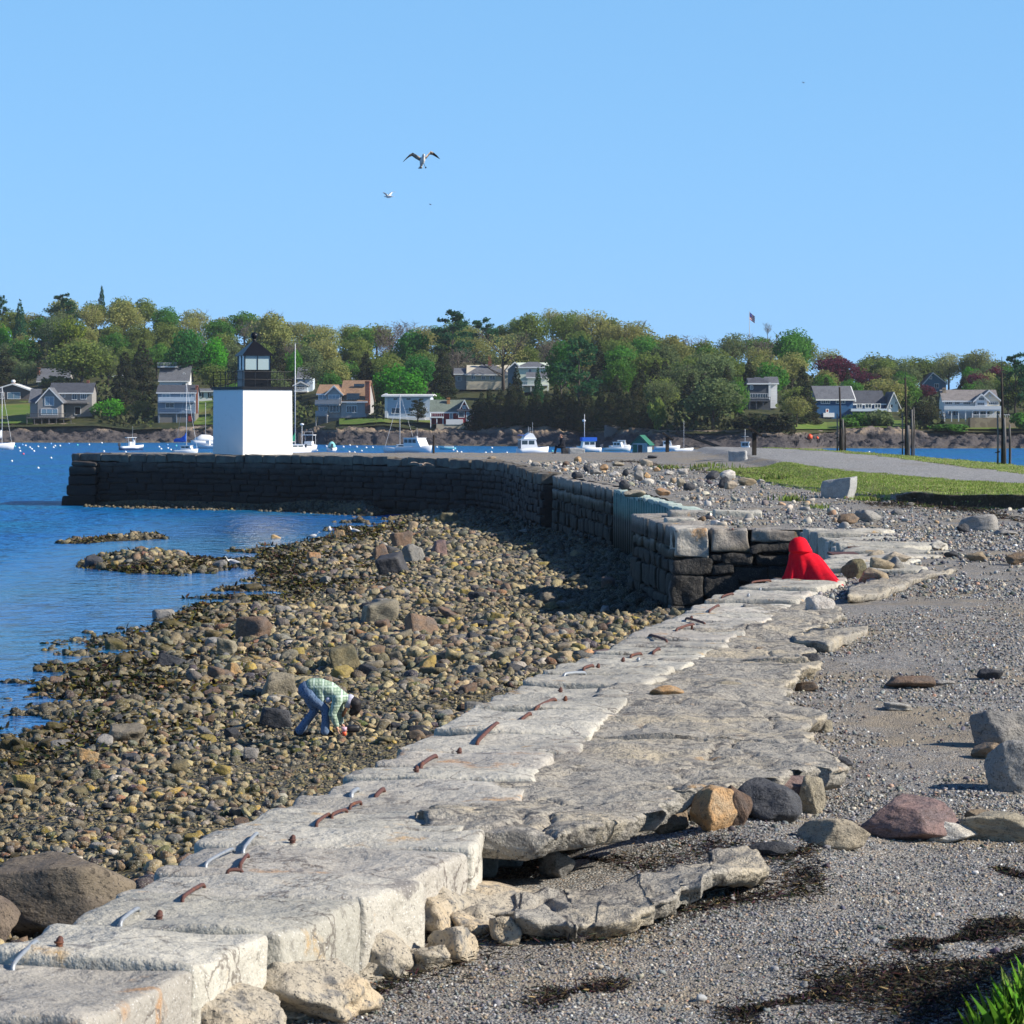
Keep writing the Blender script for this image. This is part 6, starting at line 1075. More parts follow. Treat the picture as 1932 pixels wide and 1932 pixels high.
def hill_z(x, y):
    x = np.asarray(x, float); y = np.asarray(y, float); px = CX + x * F / y; ysh = itp(px, YSH); t = (y - ysh - RB) / HD
    zt = EYE - (hill_py(px, np.clip(t, 0, 1)) - HOR) * y / F
    z0 = EYE - (itp(px, PG0) - HOR) * (ysh + RB) / F; u = np.clip((y - ysh) / RB, -.5, 1)
    zr = -.25 + (z0 + .25) * np.where(u > 0, u ** .75, u)
    flatm = np.clip(1 - np.abs(px - 1350) / 170, 0, 1) ** .5; zr = zr * (1 - flatm * np.clip(1 - u, 0, 1) * .75)
    z = np.where(t < 0, zr, zt); return np.where(t > 1.05, z - (t - 1.05) * 12, z)
def hillY(px, py):
    a = float(itp(px, PG0)); b = float(itp(px, SKY)) + 78; t = max(0.0, min(1.0, (a - py) / (a - b))) ** (1 / .85); return float(itp(px, YSH)) + RB + t * HD
MT['ledge'] = mat('shore_ledge', (.27, .205, .14), .9, .2, [(.35, 5, .42, .62, (.15, .125, .11)), (1.6, 5, .55, .7, (.08, .07, .07)), (.12, 4, .55, .7, (.32, .25, .18))], [(.5, .5, 'n'), (2, .15, 'n')], tide=[(2.1, 2.9, (.075, .066, .066), .9), (-.1, .5, (.15, .125, .08), .5)])
MT['hill'] = mat('hillside', (.055, .06, .022), .95, .1, [(.05, 5, .45, .6, (.035, .045, .02)), (.3, 4, .5, .7, (.09, .08, .035))])
MT['lawn'] = mat('lawn_grass', (.10, .17, .028), .95, .1, [(.2, 4, .45, .62, (.14, .18, .04)), (.06, 4, .5, .7, (.16, .15, .05))])
pxs = np.linspace(-260, 2200, 760); us = np.concatenate([np.linspace(-.35, 1.06, 54)]); V = []
ysh = itp(pxs, YSH); Yg = ysh[:, None] + us[None, :] * RB; Xg = (pxs[:, None] - CX) * Yg / F; Zg = hill_z(Xg, Yg)
q = np.stack([Xg, Yg, Zg * 0], -1); lump = .42 + .8 * fbm(q * np.array([.045, .16, 0]), 5, 4) - .1; lump2 = np.abs(fbm(q * np.array([.35, .35, 0]), 6, 3)); k = np.clip((us + .05) * 4, 0, 1)[None, :] * np.clip((1.12 - us) * 3, 0, 1)[None, :]
low = np.clip(1 - np.abs(pxs - 1350) / 150, 0, 1)[:, None]; st = (np.floor((Zg + lump * 1.4) / .55) * .55 - Zg) * .6; Zg = Zg + k * (1 - .85 * low) * ((lump - .42) * .9 + st * .8 + (lump2 - .3) * .6 + .40 * fbm(q * .9, 7, 3)) - .55 * k; Yg = Yg + k * 1.2 * fbm(q * .3, 11, 3)
tag(npmesh('rocky_shore', np.stack([Xg, Yg, Zg], -1).reshape(-1, 3), grid_faces(len(pxs), len(us))[:, ::-1], [MT['ledge']], smooth=False), kind='structure')
pxs = np.linspace(-400, 2400, 280); ts = np.linspace(-.01, 1.35, 70); ysh = itp(pxs, YSH); Yg = ysh[:, None] + RB + ts[None, :] * HD; Xg = (pxs[:, None] - CX) * Yg / F; Zg = hill_z(Xg, Yg) + .5 * fbm(np.stack([Xg, Yg, 0 * Xg], -1) * .05, 4, 3) * np.clip(ts * 6, 0, 1)
tag(npmesh('hillside', np.stack([Xg, Yg, Zg], -1).reshape(-1, 3), grid_faces(len(pxs), len(ts))[:, ::-1], [MT['hill']], smooth=True), kind='structure')
def lawn(pa, pb, pya, pyb, d=.25):
    n = max(4, int((pb - pa) / 6)); a = np.linspace(pa, pb, n); m = 8; V = []
    for j in range(m):
        for i in range(n):
            py = pya + (pyb - pya) * j / (m - 1); Y = hillY(a[i], py); X = (a[i] - CX) * Y / F; V.append((X, Y, float(hill_z(X, Y)) + d))
    return tag(npmesh('lawn', np.array(V), grid_faces(m, n), [MT['lawn']], smooth=True), kind='structure')
for a in ((-40, 62, 801, 757), (366, 402, 803, 756), (640, 735, 803, 792), (735, 815, 800, 795), (905, 1010, 810, 800), (1080, 1110, 808, 800), (1190, 1250, 806, 795), (1405, 1470, 786, 774), (1490, 1560, 812, 798), (1560, 1710, 812, 795), (1800, 1935, 812, 806)): lawn(*a)
# ================================================================== HOUSES
TRIM = flat('white_trim', (.75, .75, .73), .6, .3); PANE = flat('window_glass', (.03, .05, .07), .1, .6); PANEB = flat('sky_lit_glass', (.16, .26, .34), .1, .6); BRK = flat('chimney_brick', (.24, .09, .06), .9, .15, var=[(3, 3, .45, .6, (.32, .13, .09))]); CONC = flat('foundation', (.20, .19, .18), .9, .15, var=[(.5, 4, .45, .65, (.14, .135, .13))]); DKW = flat('dark_opening', (.012, .012, .014), .8, .2)
def clap(n, c): c = tuple(min(.8, x * 1.45) for x in c); return flat(n, c, .75, .2, var=[(6, 2, .48, .6, tuple(x * .86 for x in c), 'n', (.05, .05, 2.2)), (.6, 4, .5, .7, tuple(x * .9 for x in c))])
def roofm(n, c): return flat(n, c, .9, .15, var=[(.8, 4, .4, .65, tuple(x * .78 for x in c)), (5, 3, .5, .65, tuple(min(1, x * 1.2) for x in c), 'n', (1, .3, 1))])
class House:
    def __init__(s, label, pxc, pyb, rz=0, Y=None, name='house', cat='house'):
        s.Y = Y or hillY(pxc, pyb); s.k = s.Y / F; s.pxc = pxc; s.pyb = pyb; p = P(pxc, pyb, s.Y); s.root = thing(name, label, cat, p, R(rz), 'houses on the far shore'); s.cur = None
    def x(s, px): return (px - s.pxc) * s.k
    def z(s, py): return (s.pyb - py) * s.k
    def body(s, x0, x1, ye, yr, yb, d, wall, roof, ridge='x', y0=0, ov=.45, hip=0.0, trim=True, nm='wall', found=True, rx=None):
        X0, X1, ze, zr, zb = s.x(x0), s.x(x1), s.z(ye), s.z(yr), s.z(yb); mb = MB(); th = .18
        if found: zb -= .0
        if ridge == 'x':
            mb.xprism([(y0, zb), (y0 + d, zb), (y0 + d, ze), (y0 + d / 2, zr - .05), (y0, ze)], X0, X1); w = mb.build(nm, wall, s.root); mb = MB(); sl = (zr - ze) / (d / 2)
            if hip:
                hh = hip; o = ov; zz = ze - o * sl; mb.add([(X0 - o, y0 - o, zz), (X1 + o, y0 - o, zz), (X1 + o, y0 + d + o, zz), (X0 - o, y0 + d + o, zz), (X0 + hh, y0 + d / 2, zr + .12), (X1 - hh, y0 + d / 2, zr + .12)], [(0, 1, 5, 4), (2, 3, 4, 5), (1, 2, 5), (3, 0, 4), (3, 2, 1, 0)])
            else:
                mb.xprism([(y0 - ov, ze - ov * sl), (y0 + d / 2, zr), (y0 + d + ov, ze - ov * sl), (y0 + d + ov, ze - ov * sl + th), (y0 + d / 2, zr + th), (y0 - ov, ze - ov * sl + th)], X0 - ov * .7, X1 + ov * .7)
            r = mb.build('roof', roof, s.root)
            if trim: mb = MB(); mb.box(X0 - ov * .7, y0 - ov - .04, ze - ov * sl - .12, X1 + ov * .7, y0 - ov + .03, ze - ov * sl + .14); mb.build('fascia', TRIM, r)
        else:
            xm = (X0 + X1) / 2 if rx is None else s.x(rx); mb.yprism([(X0, zb), (X1, zb), (X1, ze), (xm, zr - .05), (X0, ze)], y0, y0 + d); w = mb.build(nm, wall, s.root); mb = MB(); o = ov
            s1 = (zr - ze) / (xm - X0); s2 = (zr - ze) / (X1 - xm); pl_ = [(X0 - o, ze - o * s1), (xm, zr), (X1 + o, ze - o * s2), (X1 + o, ze - o * s2 + th), (xm, zr + th * 1.2), (X0 - o, ze - o * s1 + th)]
            mb.yprism(pl_, y0 - o, y0 + d + .2); r = mb.build('roof', roof, s.root)
            if trim: mb = MB(); mb.yprism([(a, b - (.10 if i < 3 else -.02)) for i, (a, b) in enumerate(pl_)], y0 - o - .06, y0 - o - .005); mb.build('bargeboard', TRIM, r)
        s.w = w; s.r = r; s.y0 = y0; return s
    def win(s, px, py, w, h, m=None, bars=1, y=None, fr=.12, trim=None):
        y = s.y0 if y is None else y; x, z, W_, H_ = s.x(px), s.z(py), w * s.k, h * s.k; mb = MB(); a, b, c, d = x - W_ / 2, x + W_ / 2, z - H_ / 2, z + H_ / 2
        mb.box(a, y - .09, c, b, y - .01, c + fr); mb.box(a, y - .09, d - fr, b, y - .01, d); mb.box(a, y - .09, c + fr, a + fr, y - .01, d - fr); mb.box(b - fr, y - .09, c + fr, b, y - .01, d - fr)
        for i in range(bars): q = a + (b - a) * (i + 1) / (bars + 1); mb.box(q - fr * .3, y - .085, c + fr, q + fr * .3, y - .01, d - fr)
        f = mb.build('window', trim or TRIM, s.root); mb = MB(); mb.box(a + fr * .8, y - .06, c + fr * .8, b - fr * .8, y - .02, d - fr * .8); mb.build('pane', m or PANE, f); return s
    def plain(s, name, mat_, x0, x1, y0_, y1_, ya=-.12, yb=.05, par=None): mb = MB(); mb.box(s.x(x0), ya, s.z(y1_), s.x(x1), yb, s.z(y0_)); mb.build(name, mat_, par or s.root); return s
    def chim(s, x0, x1, yt, yb, y=None, d=.7, m=None, cap=None):
        y = s.y0 + 2.5 if y is None else y; mb = MB(); mb.box(s.x(x0), y, s.z(yb), s.x(x1), y + d, s.z(yt)); mb.box(s.x(x0) - .08, y - .08, s.z(yt) - .25, s.x(x1) + .08, y + d + .08, s.z(yt) - .1); c = mb.build('chimney', m or BRK, s.r)
        if cap: mb = MB(); mb.lathe([(.35, 0), (.5, .2), (.5, .5), (.3, .7)], 10, ((s.x(x0) + s.x(x1)) / 2, y + d / 2, s.z(yt))); mb.build('chimney_cap', cap, c)
        return s
    def deck(s, x0, x1, py, dep, posts=5, pyb=None, rail=7, y1=0, m=None, solid=False):
        m = m or WDG; X0, X1, z = s.x(x0), s.x(x1), s.z(py); mb = MB(); mb.box(X0, y1 - dep, z - .25, X1, y1 - .02, z); dk = mb.build('deck', m, s.root); mb = MB(); h = rail * s.k
        if solid: mb.box(X0, y1 - dep - .06, z, X1, y1 - dep, z + h)
        else:
            mb.box(X0, y1 - dep, z + h - .1, X1, y1 - dep + .07, z + h); n = max(3, int((X1 - X0) / .35))
            for i in range(n + 1): xx = X0 + (X1 - X0) * i / n; mb.box(xx - .025, y1 - dep, z, xx + .025, y1 - dep + .05, z + h)
        mb.build('railing', TRIM if m is TRIM else m, dk)
        if pyb is not None:
            for i in range(posts): mb = MB(); xx = X0 + .1 + (X1 - X0 - .2) * i / max(1, posts - 1); mb.box(xx - .09, y1 - dep + .1, s.z(pyb) - .8, xx + .09, y1 - dep + .28, z - .25); mb.build('post', m, dk)
        return s
shing = clap('grey_shingle', (.20, .19, .18)); brsh = clap('brown_shingle', (.10, .085, .08)); whc = clap('white_clapboard', (.62, .64, .63)); blg = clap('blue_grey_board', (.36, .42, .48)); dkb = clap('slate_blue_board', (.16, .21, .27)); tanb = clap('tan_clapboard', (.40, .36, .28)); redb = clap('red_clapboard', (.20, .02, .03)); navyb = clap('navy_clapboard', (.022, .075, .16)); teal = clap('teal_clapboard', (.03, .12, .17)); pgr = clap('pale_green_clapboard', (.46, .50, .40)); dgr = clap('dark_grey_board', (.065, .07, .08)); taupe = clap('taupe_board', (.27, .26, .255)); cream = clap('cream_shingle', (.55, .49, .38))
gr1 = roofm('grey_roof', (.13, .135, .15)); gr2 = roofm('dark_roof', (.075, .08, .095)); brr = roofm('brown_roof', (.30, .19, .12)); ggr = roofm('moss_roof', (.15, .18, .15)); tpr = roofm('taupe_roof', (.22, .20, .19)); whr = roofm('white_roof', (.62, .62, .6))
stone_w = flat('tan_stone_wall', (.40, .30, .20), .9, .15, var=[(1.2, 0, .4, .6, (.30, .22, .15), 'v')]); patio = flat('concrete_wall', (.52, .45, .34), .9, .15, var=[(.3, 4, .45, .65, (.44, .36, .25))])
h = House('low brown shingled house with white trimmed gable at the left frame edge', 24, 757).body(-16, 58, 737, 725, 757, 12, brsh, whr, 'y', ov=.5, rx=24); h.win(26, 746.5, 25, 13, PANEB).win(2, 746, 12, 12); h.chim(18, 24, 722, 732, 3, cap=TRIM)
h = House('grey shingled house with a front gable wing and a deck on stilts over the rocks', 110, 789, 0, Y=698).body(91, 170, 740, 723, 789, 7.5, shing, gr2, 'x', y0=3); h.win(116, 746, 7, 8, None, 2).win(137, 748, 10, 13, None, 1).win(154, 748, 12, 11, None, 2).win(143, 775, 12, 16, DKW, 0); h.chim(156, 160.5, 717, 726, 6.5)
h.body(75, 120, 757, 733, 787, 8, shing, gr1, 'y', y0=-3, rx=97); h.win(97, 757, 18, 17, PANEB, 1).win(97, 777, 32, 12, PANEB, 2); h.deck(58, 142, 787, 5, 7, 803, 7, -1.2); h.plain('upper_deck', WDG, 118, 165, 759.5, 761.5, -.5, 3)
h.body(60, 76, 757, 735, 787, 6, shing, gr1, 'x', y0=-2.5, trim=False, nm='side_wall')
h = House('house with a grey gambrel roof and a brick chimney above the pale shrub', 100, 728).body(71, 129, 718, 696, 728, 9, shing, gr1, 'x'); h.chim(68.5, 72.5, 692.5, 712, 2)
h = House('house with a roof deck and white railing behind the dark cedars', 328, 738).body(301, 356, 717, 690, 738, 9, whc, gr1, 'x'); h.deck(295, 332, 691, 3, 0, None, 7, 5, TRIM); h.win(346, 706, 4, 6, PANE, 0, y=1.6); h.win(347, 727, 8, 8)
h = House('slate blue house with two stacked balconies on a tall concrete foundation', 332, 804, 0, Y=693).body(296, 367, 740, 727, 780, 8, dkb, gr2, 'x', y0=1.5); h.win(312, 747, 16, 8, PANEB, 1).win(342, 747, 6, 8, PANEB, 0).win(356, 748, 9, 10, PANEB, 1).win(319, 765, 17, 10, PANE, 1).win(354, 768, 10, 12, PANEB, 1); h.deck(299, 367, 757, 1.6, 0, None, 8, 1.5, blg, True).deck(299, 367, 778, 1.6, 3, 804, 8, 1.5, dkb); h.plain('foundation', CONC, 297, 368, 780, 806, .2, 8); h.plain('door', REDB, 355, 362, 781, 795, .1, .25); h.chim(366.5, 371, 727, 780, 2.5)
h = House('small white cottage with black shutters beside the lighthouse', 392, 758).body(371, 418, 738, 734, 758, 7, whc, gr1, 'x'); h.win(377, 745, 8, 9).win(404, 745, 8, 9).win(399, 745, 7, 9); h.plain('shutter', DKW, 381.5, 384, 741, 750); h.plain('shutter', DKW, 392.5, 395, 741, 750)
h = House('pale grey house with an open porch in the trees behind the lighthouse', 574, 742).body(562, 590, 712, 694, 742, 8, blg, gr1, 'x'); h.body(557, 581, 727, 721, 738, 3, blg, gr2, 'y', y0=-3); h.win(569, 731, 16, 7, PANE, 2); h.deck(557, 582, 738, 4, 0, None, 7, 0, TRIM)
h = House('hidden house with a pale grey roof above the grey budding trees', 655, 720).body(640, 668, 707, 692, 720, 8, blg, gr1, 'x', trim=False)
h = House('large house with a brown shingle roof, skylights and a tall brick chimney', 643, 806, -7, Y=648).body(643, 692, 755, 718.7, 788, 9, taupe, brr, 'x', y0=0); h.win(664, 756, 19, 12, PANEB, 3).win(664, 772, 21, 14, PANE, 3).win(631, 771, 19, 14, PANE, 2, y=0); h.chim(690, 698.5, 719, 780, -.3, .9)
h.plain('skylight', PANE, 664, 684, 724, 729, 2.6, 3.0, h.r); h.plain('sunroom_roof', PANE, 655, 679, 742, 753, -.5, 1.2, h.r)
h.body(598, 645, 742, 726.6, 788, 7, taupe, brr, 'x', y0=.8); h.body(618, 645, 742, 729, 762, 4, taupe, brr, 'y', y0=-.6); h.win(631, 749, 22, 9, PANEB, 2).win(607, 749, 16, 9, PANEB, 1, y=.8).win(609, 772, 18, 9, PANEB, 1, y=.8); h.deck(596, 643, 762.5, 1.9, 0, None, 8, .4, taupe, True).deck(596, 619, 783, 1.6, 2, 806, 8, .6, taupe, True); h.plain('foundation', CONC, 598, 642, 788, 807, .5, 6); h.plain('basement', CONC, 642, 690, 788, 800, .3, 7); h.plain('garage_door', DKW, 643, 661, 789, 797, .2, .35)
h = House('blue grey box shaped house with a flat white edged roof on the shore', 769, 796, -3, Y=640).body(726, 812, 747, 745, 795, 8, blg, whr, 'x', ov=.9); h.win(746.5, 775, 17, 12, PANE, 1).win(775, 773, 9, 8, PANE, 0).win(801, 773, 9, 8, PANE, 0).win(746, 753, 8, 4, PANE, 0, fr=.05).win(771, 753, 9, 4, PANE, 0, fr=.05).win(796, 753, 8, 4, PANE, 0, fr=.05); h.plain('lower_band', whc, 729, 812, 787, 796, -.1, .02); h.plain('corner_board', TRIM, 726, 731, 742, 794, -.15, .1)
mb = MB(); mb.yprism([(h.x(800), h.z(787)), (h.x(812), h.z(800)), (h.x(810), h.z(801)), (h.x(798), h.z(788))], -1.4, -.5); mb.build('stair', TRIM, h.root)
h = House('red cottage with a mossy roof and glazed sunroom above a cream retaining wall', 858, 812, 0, Y=622).body(813, 875, 776, 755.6, 800, 7, redb, ggr, 'x', y0=1.5); h.chim(842.5, 848, 750, 768, 3.6, m=flat('orange_brick', (.42, .20, .08), .9, .1)); h.win(851, 784, 7, 13, PANEB, 0)
h.body(866, 886, 775, 756, 798, 5, redb, ggr, 'y', y0=.4); h.win(876, 768, 8, 7, PANEB, 1); h.body(865, 903, 775.5, 773.5, 798, 3.2, redb, gr2, 'x', y0=-2.4, ov=.35, trim=False); h.win(884.5, 786, 9.5, 18, PANEB, 0).win(898, 786, 9.5, 18, PANEB, 0).win(871, 782, 12, 12, PANE, 0); h.plain('terrace_parapet', TRIM, 842, 874, 791, 801, -2.7, -2.3); h.plain('retaining_wall', patio, 824, 903, 800, 826, -2.6, 1.2); h.plain('basement_wall', patio, 884, 904, 797, 822, -3.0, -2); h.deck(812, 837, 786, 2.6, 3, 800, 9, 1.4, TRIM)
h = House('two storey tan house with a hip roof and brick chimney above the row of cedars', 915, 735).body(880, 962, 705.5, 687.7, 735, 9, tanb, gr1, 'x', hip=3.5); h.win(912, 713, 8, 8).win(929, 713, 11, 9, None, 1).win(950, 713, 8, 9).win(893, 712, 8, 9); h.chim(921, 927, 669, 690, 2.5); h.body(858, 884, 705, 695, 735, 8, taupe, gr1, 'x', y0=1.5); h.win(866, 714, 8, 10, y=1.5)
h = House('pale green house with a porch half hidden by thin dark spruces', 1000, 740).body(975, 1036, 692.5, 683, 740, 9, pgr, gr1, 'x', hip=2.5); h.win(1000, 700, 7, 8, None, 1).win(1018, 699, 3, 6).win(1027, 701, 3, 8); h.body(995, 1034, 711, 704, 730, 3.5, pgr, gr1, 'x', y0=-3.5); h.deck(985, 1034, 726, 5, 4, 740, 7, 0, TRIM); h.body(958, 985, 696, 684, 735, 7, clap('slate_board', (.10, .14, .16)), gr1, 'y', y0=1); h.win(970, 716, 6, 7)
h = House('tiny outbuilding with a grey roof behind the dark cedars', 1058, 722).body(1052, 1068, 708, 703, 724, 4, cream, gr1, 'x')
h = House('dark grey house with a long window band above a bright lawn', 1436, 776).body(1412, 1452, 723, 712, 775, 8, dgr, gr2, 'x', hip=1.5); h.win(1432, 747, 34, 9, PANE, 6, fr=.07).win(1418, 731, 6, 8); h.plain('white_corner', TRIM, 1450, 1454, 722, 753, -.1, 1); h.body(1448, 1468, 722, 712, 770, 5, whc, gr1, 'x', y0=2); h.deck(1412, 1452, 755, 2.2, 4, 776, 6, 0, dgr)
h = House('deep blue clapboard house with a long porch wing and white gables', 1577, 793, 6).body(1541, 1610, 752, 729.4, 793, 8, navyb, gr1, 'x'); h.win(1557, 757.5, 18, 9, PANE, 3).win(1586, 757, 18, 9, PANE, 2).win(1560.5, 775, 6, 7, REDB, 0); h.plain('white_bay', whc, 1552, 1573, 779, 787, -.6, .1)
mb = MB(); X = h.x(1610); mb.xprism([(-.5, h.z(754)), (4, h.z(728)), (4, h.z(732)), (-.5, h.z(758))], X + .25, X + .5); mb.build('bargeboard', TRIM, h.r)
h.body(1606, 1672, 760, 738, 780, 7, navyb, gr2, 'x', y0=.8); h.win(1620, 766, 11, 9, PANE, 1, y=-1).win(1637, 766, 13, 9, PANE, 1, y=-1).win(1655, 766, 12, 9, PANE, 1, y=-1); h.plain('porch_floor', blg, 1604, 1674, 771, 776, -1.1, .8); h.body(1677, 1696, 762, 741, 777, 6, whc, gr1, 'y', y0=-.5); h.win(1683, 766, 6, 8, PANE, 0); h.win(1691, 760, 4, 6, PANE, 0)
h = House('cream gabled house peeping out above the copper beech', 1636, 697).body(1629, 1643, 690, 684, 700, 6, cream, tpr, 'y')
h = House('big white house with taupe roof and two front gables above a stone terrace', 1832, 806, -3).body(1780, 1880, 755.3, 736.8, 790, 9, whc, tpr, 'x'); h.win(1790, 760.5, 14, 6, PANE, 3, fr=.08).win(1806, 760.5, 10, 6, PANE, 2, fr=.08).win(1824, 761, 14, 5, PANE, 3, fr=.08).win(1800, 779, 22, 11, PANE, 2).win(1840, 779, 16, 9, PANE, 2).win(1858, 779, 20, 8, PANE, 2); h.chim(1781.5, 1787.5, 731, 745, 3, m=stone_w)
h.body(1846, 1884, 755, 738, 773, 6, cream, tpr, 'y', y0=-1.6, rx=1864); h.win(1866, 747, 4, 5, PANE, 0); h.body(1838, 1860, 755, 745, 773, 4, whc, tpr, 'y', y0=-2.6); h.win(1849, 753, 10, 5, PANE, 2, fr=.06).win(1848, 762, 14, 6, PANE, 3, fr=.08).win(1872, 761, 18, 6, PANE, 4, y=-1.6, fr=.08); h.deck(1778, 1884, 773, 2.6, 9, 787, 7, -1.6, TRIM, True); h.deck(1830, 1898, 788, 4.5, 0, None, 6, -1.6, TRIM); h.plain('terrace_wall', stone_w, 1824, 1922, 788, 808, -7, -2)
h = House('teal gabled house rising behind the roof of the big white house', 1764, 738).body(1743, 1785, 723, 704, 738, 8, teal, gr1, 'y', rx=1760); h.win(1756, 712.5, 5, 6).win(1767, 728, 9, 9, None, 1)
h = House('white dormered house half hidden beyond the ochre tree', 1703, 745).body(1694, 1714, 733, 720, 748, 6, whc, gr1, 'y')
# ---- utility pole, flag, small shore things
p = P(228, 750, hillY(228, 752)); t = thing('utility_pole', 'wooden utility pole with crossarm and lamp above the bright round maple', 'utility pole', p); mb = MB(); mb.tube([(0, 0, -1), (0, 0, 6.0)], [.14, .10], 8); mb.build('pole', flat('pole_wood', (.33, .29, .25), .8, .2), t); mb = MB(); mb.cbox((0, 0, 5.4), (1.4, .12, .12)); mb.cbox((.35, 0, 5.0), (.35, .35, .55)); mb.build('crossarm', ALU, t); mb = MB(); mb.tube([(0, 0, 5.2), (-1.6, 0, 5.1), (-1.8, 0, 4.95)], .04, 5); mb.cbox((-1.9, 0, 4.92), (.5, .2, .12)); mb.build('lamp_arm', ALU, t)
Yf = hillY(1412, 690); p = P(1414, 690, Yf); t = thing('flagpole', 'flagpole with a red white and blue flag above the treetops', 'flag', p); kf = Yf / F; mb = MB(); mb.tube([(0, 0, 0), (0, 0, 103 * kf)], [.12, .06], 6); mb.build('pole', ALU, t); mb = MB()
nst = 7; hh = 13 * kf
for i in range(nst):
    mb.mi = i % 2; z0 = 101 * kf - hh * (i + 1) / nst; rr = [[(x, .10 * math.sin(x * 3), z0 - x * .8), (x, .10 * math.sin(x * 3), z0 + hh / nst - x * .8)] for x in (.05, .35, .7, 1.0, 1.3)]
    for a, b in zip(rr[:-1], rr[1:]): mb.add([a[0], b[0], b[1], a[1]], [(0, 1, 2, 3)])
mb.mi = 2; mb.add([(.06, -.02, 101 * kf - hh * .55), (.6, .06, 101 * kf - hh * .55 - .45), (.6, .06, 101 * kf - .42), (.06, -.02, 101 * kf)], [(0, 1, 2, 3)]); fl = mb.build('flag', [flat('flag_red', (.5, .02, .04)), flat('flag_white', (.7, .7, .7)), flat('flag_blue', (.02, .04, .25))], t); so = fl.modifiers.new('s', 'SOLIDIFY'); so.thickness = .02
for px, py, r, lb in ((1528, 825, .75, 'big orange float lying on the rocks left of the farthest piles'), (1542, 826, .4, 'smaller orange float right of the big one on the rocks')):
    p = P(px, py, itp(px, YSH) + 9); p.z = float(hill_z(p.x, p.y)) + r * .8; mb = MB(); mb.ball((0, 0, 0), r * .62, 14, 10); mb.tube([(0, 0, r * .55), (0, 0, r * .75)], .08, 6); o = mb.build('float', flat('orange_float', (.80, .10, .03), .5, .4), None, True); o.location = p; tag(o, lb, 'buoy', 'orange floats ashore')
Yr = itp(1300, YSH) + 9; p = P(1310, 818, Yr); t = thing('gangway', 'dark timber gangway running down the rocks to the mud flat', 'gangway', (0, 0, 0)); mb = MB(); a = P(1277, 818, Yr + 4); b = P(1360, 848, Yr - 7); mb.tube([a + Vector((0, 0, .3)), b + Vector((0, 0, .3))], .28, 4); mb.build('walkway', WD, t); mb = MB(); mb.tube([a + Vector((0, 0, 1.2)), b + Vector((0, 0, 1.2))], .05, 4); mb.build('handrail', WD, t)
p = P(1168, 816, hillY(1168, 812)); v, f = block([(-2.6, -.5), (2.6, -.5), (2.6, 1.5), (-2.6, 1.5)], -1.6, 1.3, (4, 3, 3), .1, .06, 5); o = npmesh('seawall', v, f, [CONC]); o.location = p; tag(o, 'square grey stone wall built into the far rocks below the cedars', 'seawall')
p = P(1508, 800, hillY(1520, 802)); mb = MB(); mb.tube([(0, 0, -1), (0, 0, 2.4)], .13, 6); o = mb.build('white_post', TRIM, None); o.location = p; tag(o, 'white post on the lawn in front of the deep blue house', 'post')
# ================================================================== TREES
def leafmat(n, c, c2, rough=.7):
    c = tuple(x * 1.25 for x in c); c2 = tuple(x * 1.25 for x in c2); m = mat(n, c, rough, .12, [(.45, 3, .42, .62, c2)], space='obj', objvar=.16); nt = m.node_tree; b = nt.nodes['Principled BSDF']; src = b.inputs['Base Color'].links[0].from_socket
    tr = nt.nodes.new('ShaderNodeBsdfTranslucent'); nt.links.new(src, tr.inputs[0]); mx = nt.nodes.new('ShaderNodeMixShader'); mx.inputs[0].default_value = .5; nt.links.new(b.outputs[0], mx.inputs[1]); nt.links.new(tr.outputs[0], mx.inputs[2]); nt.links.new(mx.outputs[0], nt.nodes['Material Output'].inputs[0]); return m
LF = {'maple': leafmat('leaf_maple', (.09, .29, .018), (.06, .21, .02)), 'deep': leafmat('leaf_deep', (.035, .16, .028), (.05, .18, .03)), 'olive': leafmat('leaf_olive', (.155, .20, .045), (.12, .165, .04)), 'tan': leafmat('leaf_tan', (.26, .26, .085), (.21, .225, .07)), 'greygreen': leafmat('leaf_greygreen', (.13, .165, .065), (.10, .14, .055)), 'lime': leafmat('leaf_lime', (.16, .21, .025), (.11, .17, .025)), 'cedar': leafmat('leaf_cedar', (.030, .044, .018), (.05, .048, .024)), 'pine': leafmat('leaf_pine', (.022, .085, .035), (.035, .10, .04)), 'copper': leafmat('leaf_copper', (.11, .022, .040), (.075, .018, .04)), 'twig': leafmat('bud_twigs', (.20, .165, .125), (.15, .13, .11)), 'green': leafmat('leaf_green', (.08, .20, .028), (.065, .15, .03)), 'pale': leafmat('leaf_pale', (.24, .25, .10), (.18, .20, .07))}
BARK = flat('bark', (.085, .07, .058), .9, .1); BARKL = flat('pale_bark', (.30, .27, .24), .9, .1)
r5 = np.random.default_rng(99)
def cards(pos, size, r, out=None, asp=.75):
    n = len(pos); d = r.normal(0, 1, (n, 3))
    if out is not None: d = d * .8 + out * .9
    d /= np.linalg.norm(d, axis=1)[:, None]; q = r.normal(0, 1, (n, 3)); a = np.cross(d, q); a /= np.linalg.norm(a, axis=1)[:, None]; b = np.cross(d, a); a = a * size[:, None] * .5; b = b * size[:, None] * .5 * asp
    return np.stack([pos - a - b * .4, pos - b, pos + a * .9 - b * .2, pos + a * .3 + b, pos - a * .7 + b * .7], 1).reshape(-1, 3)
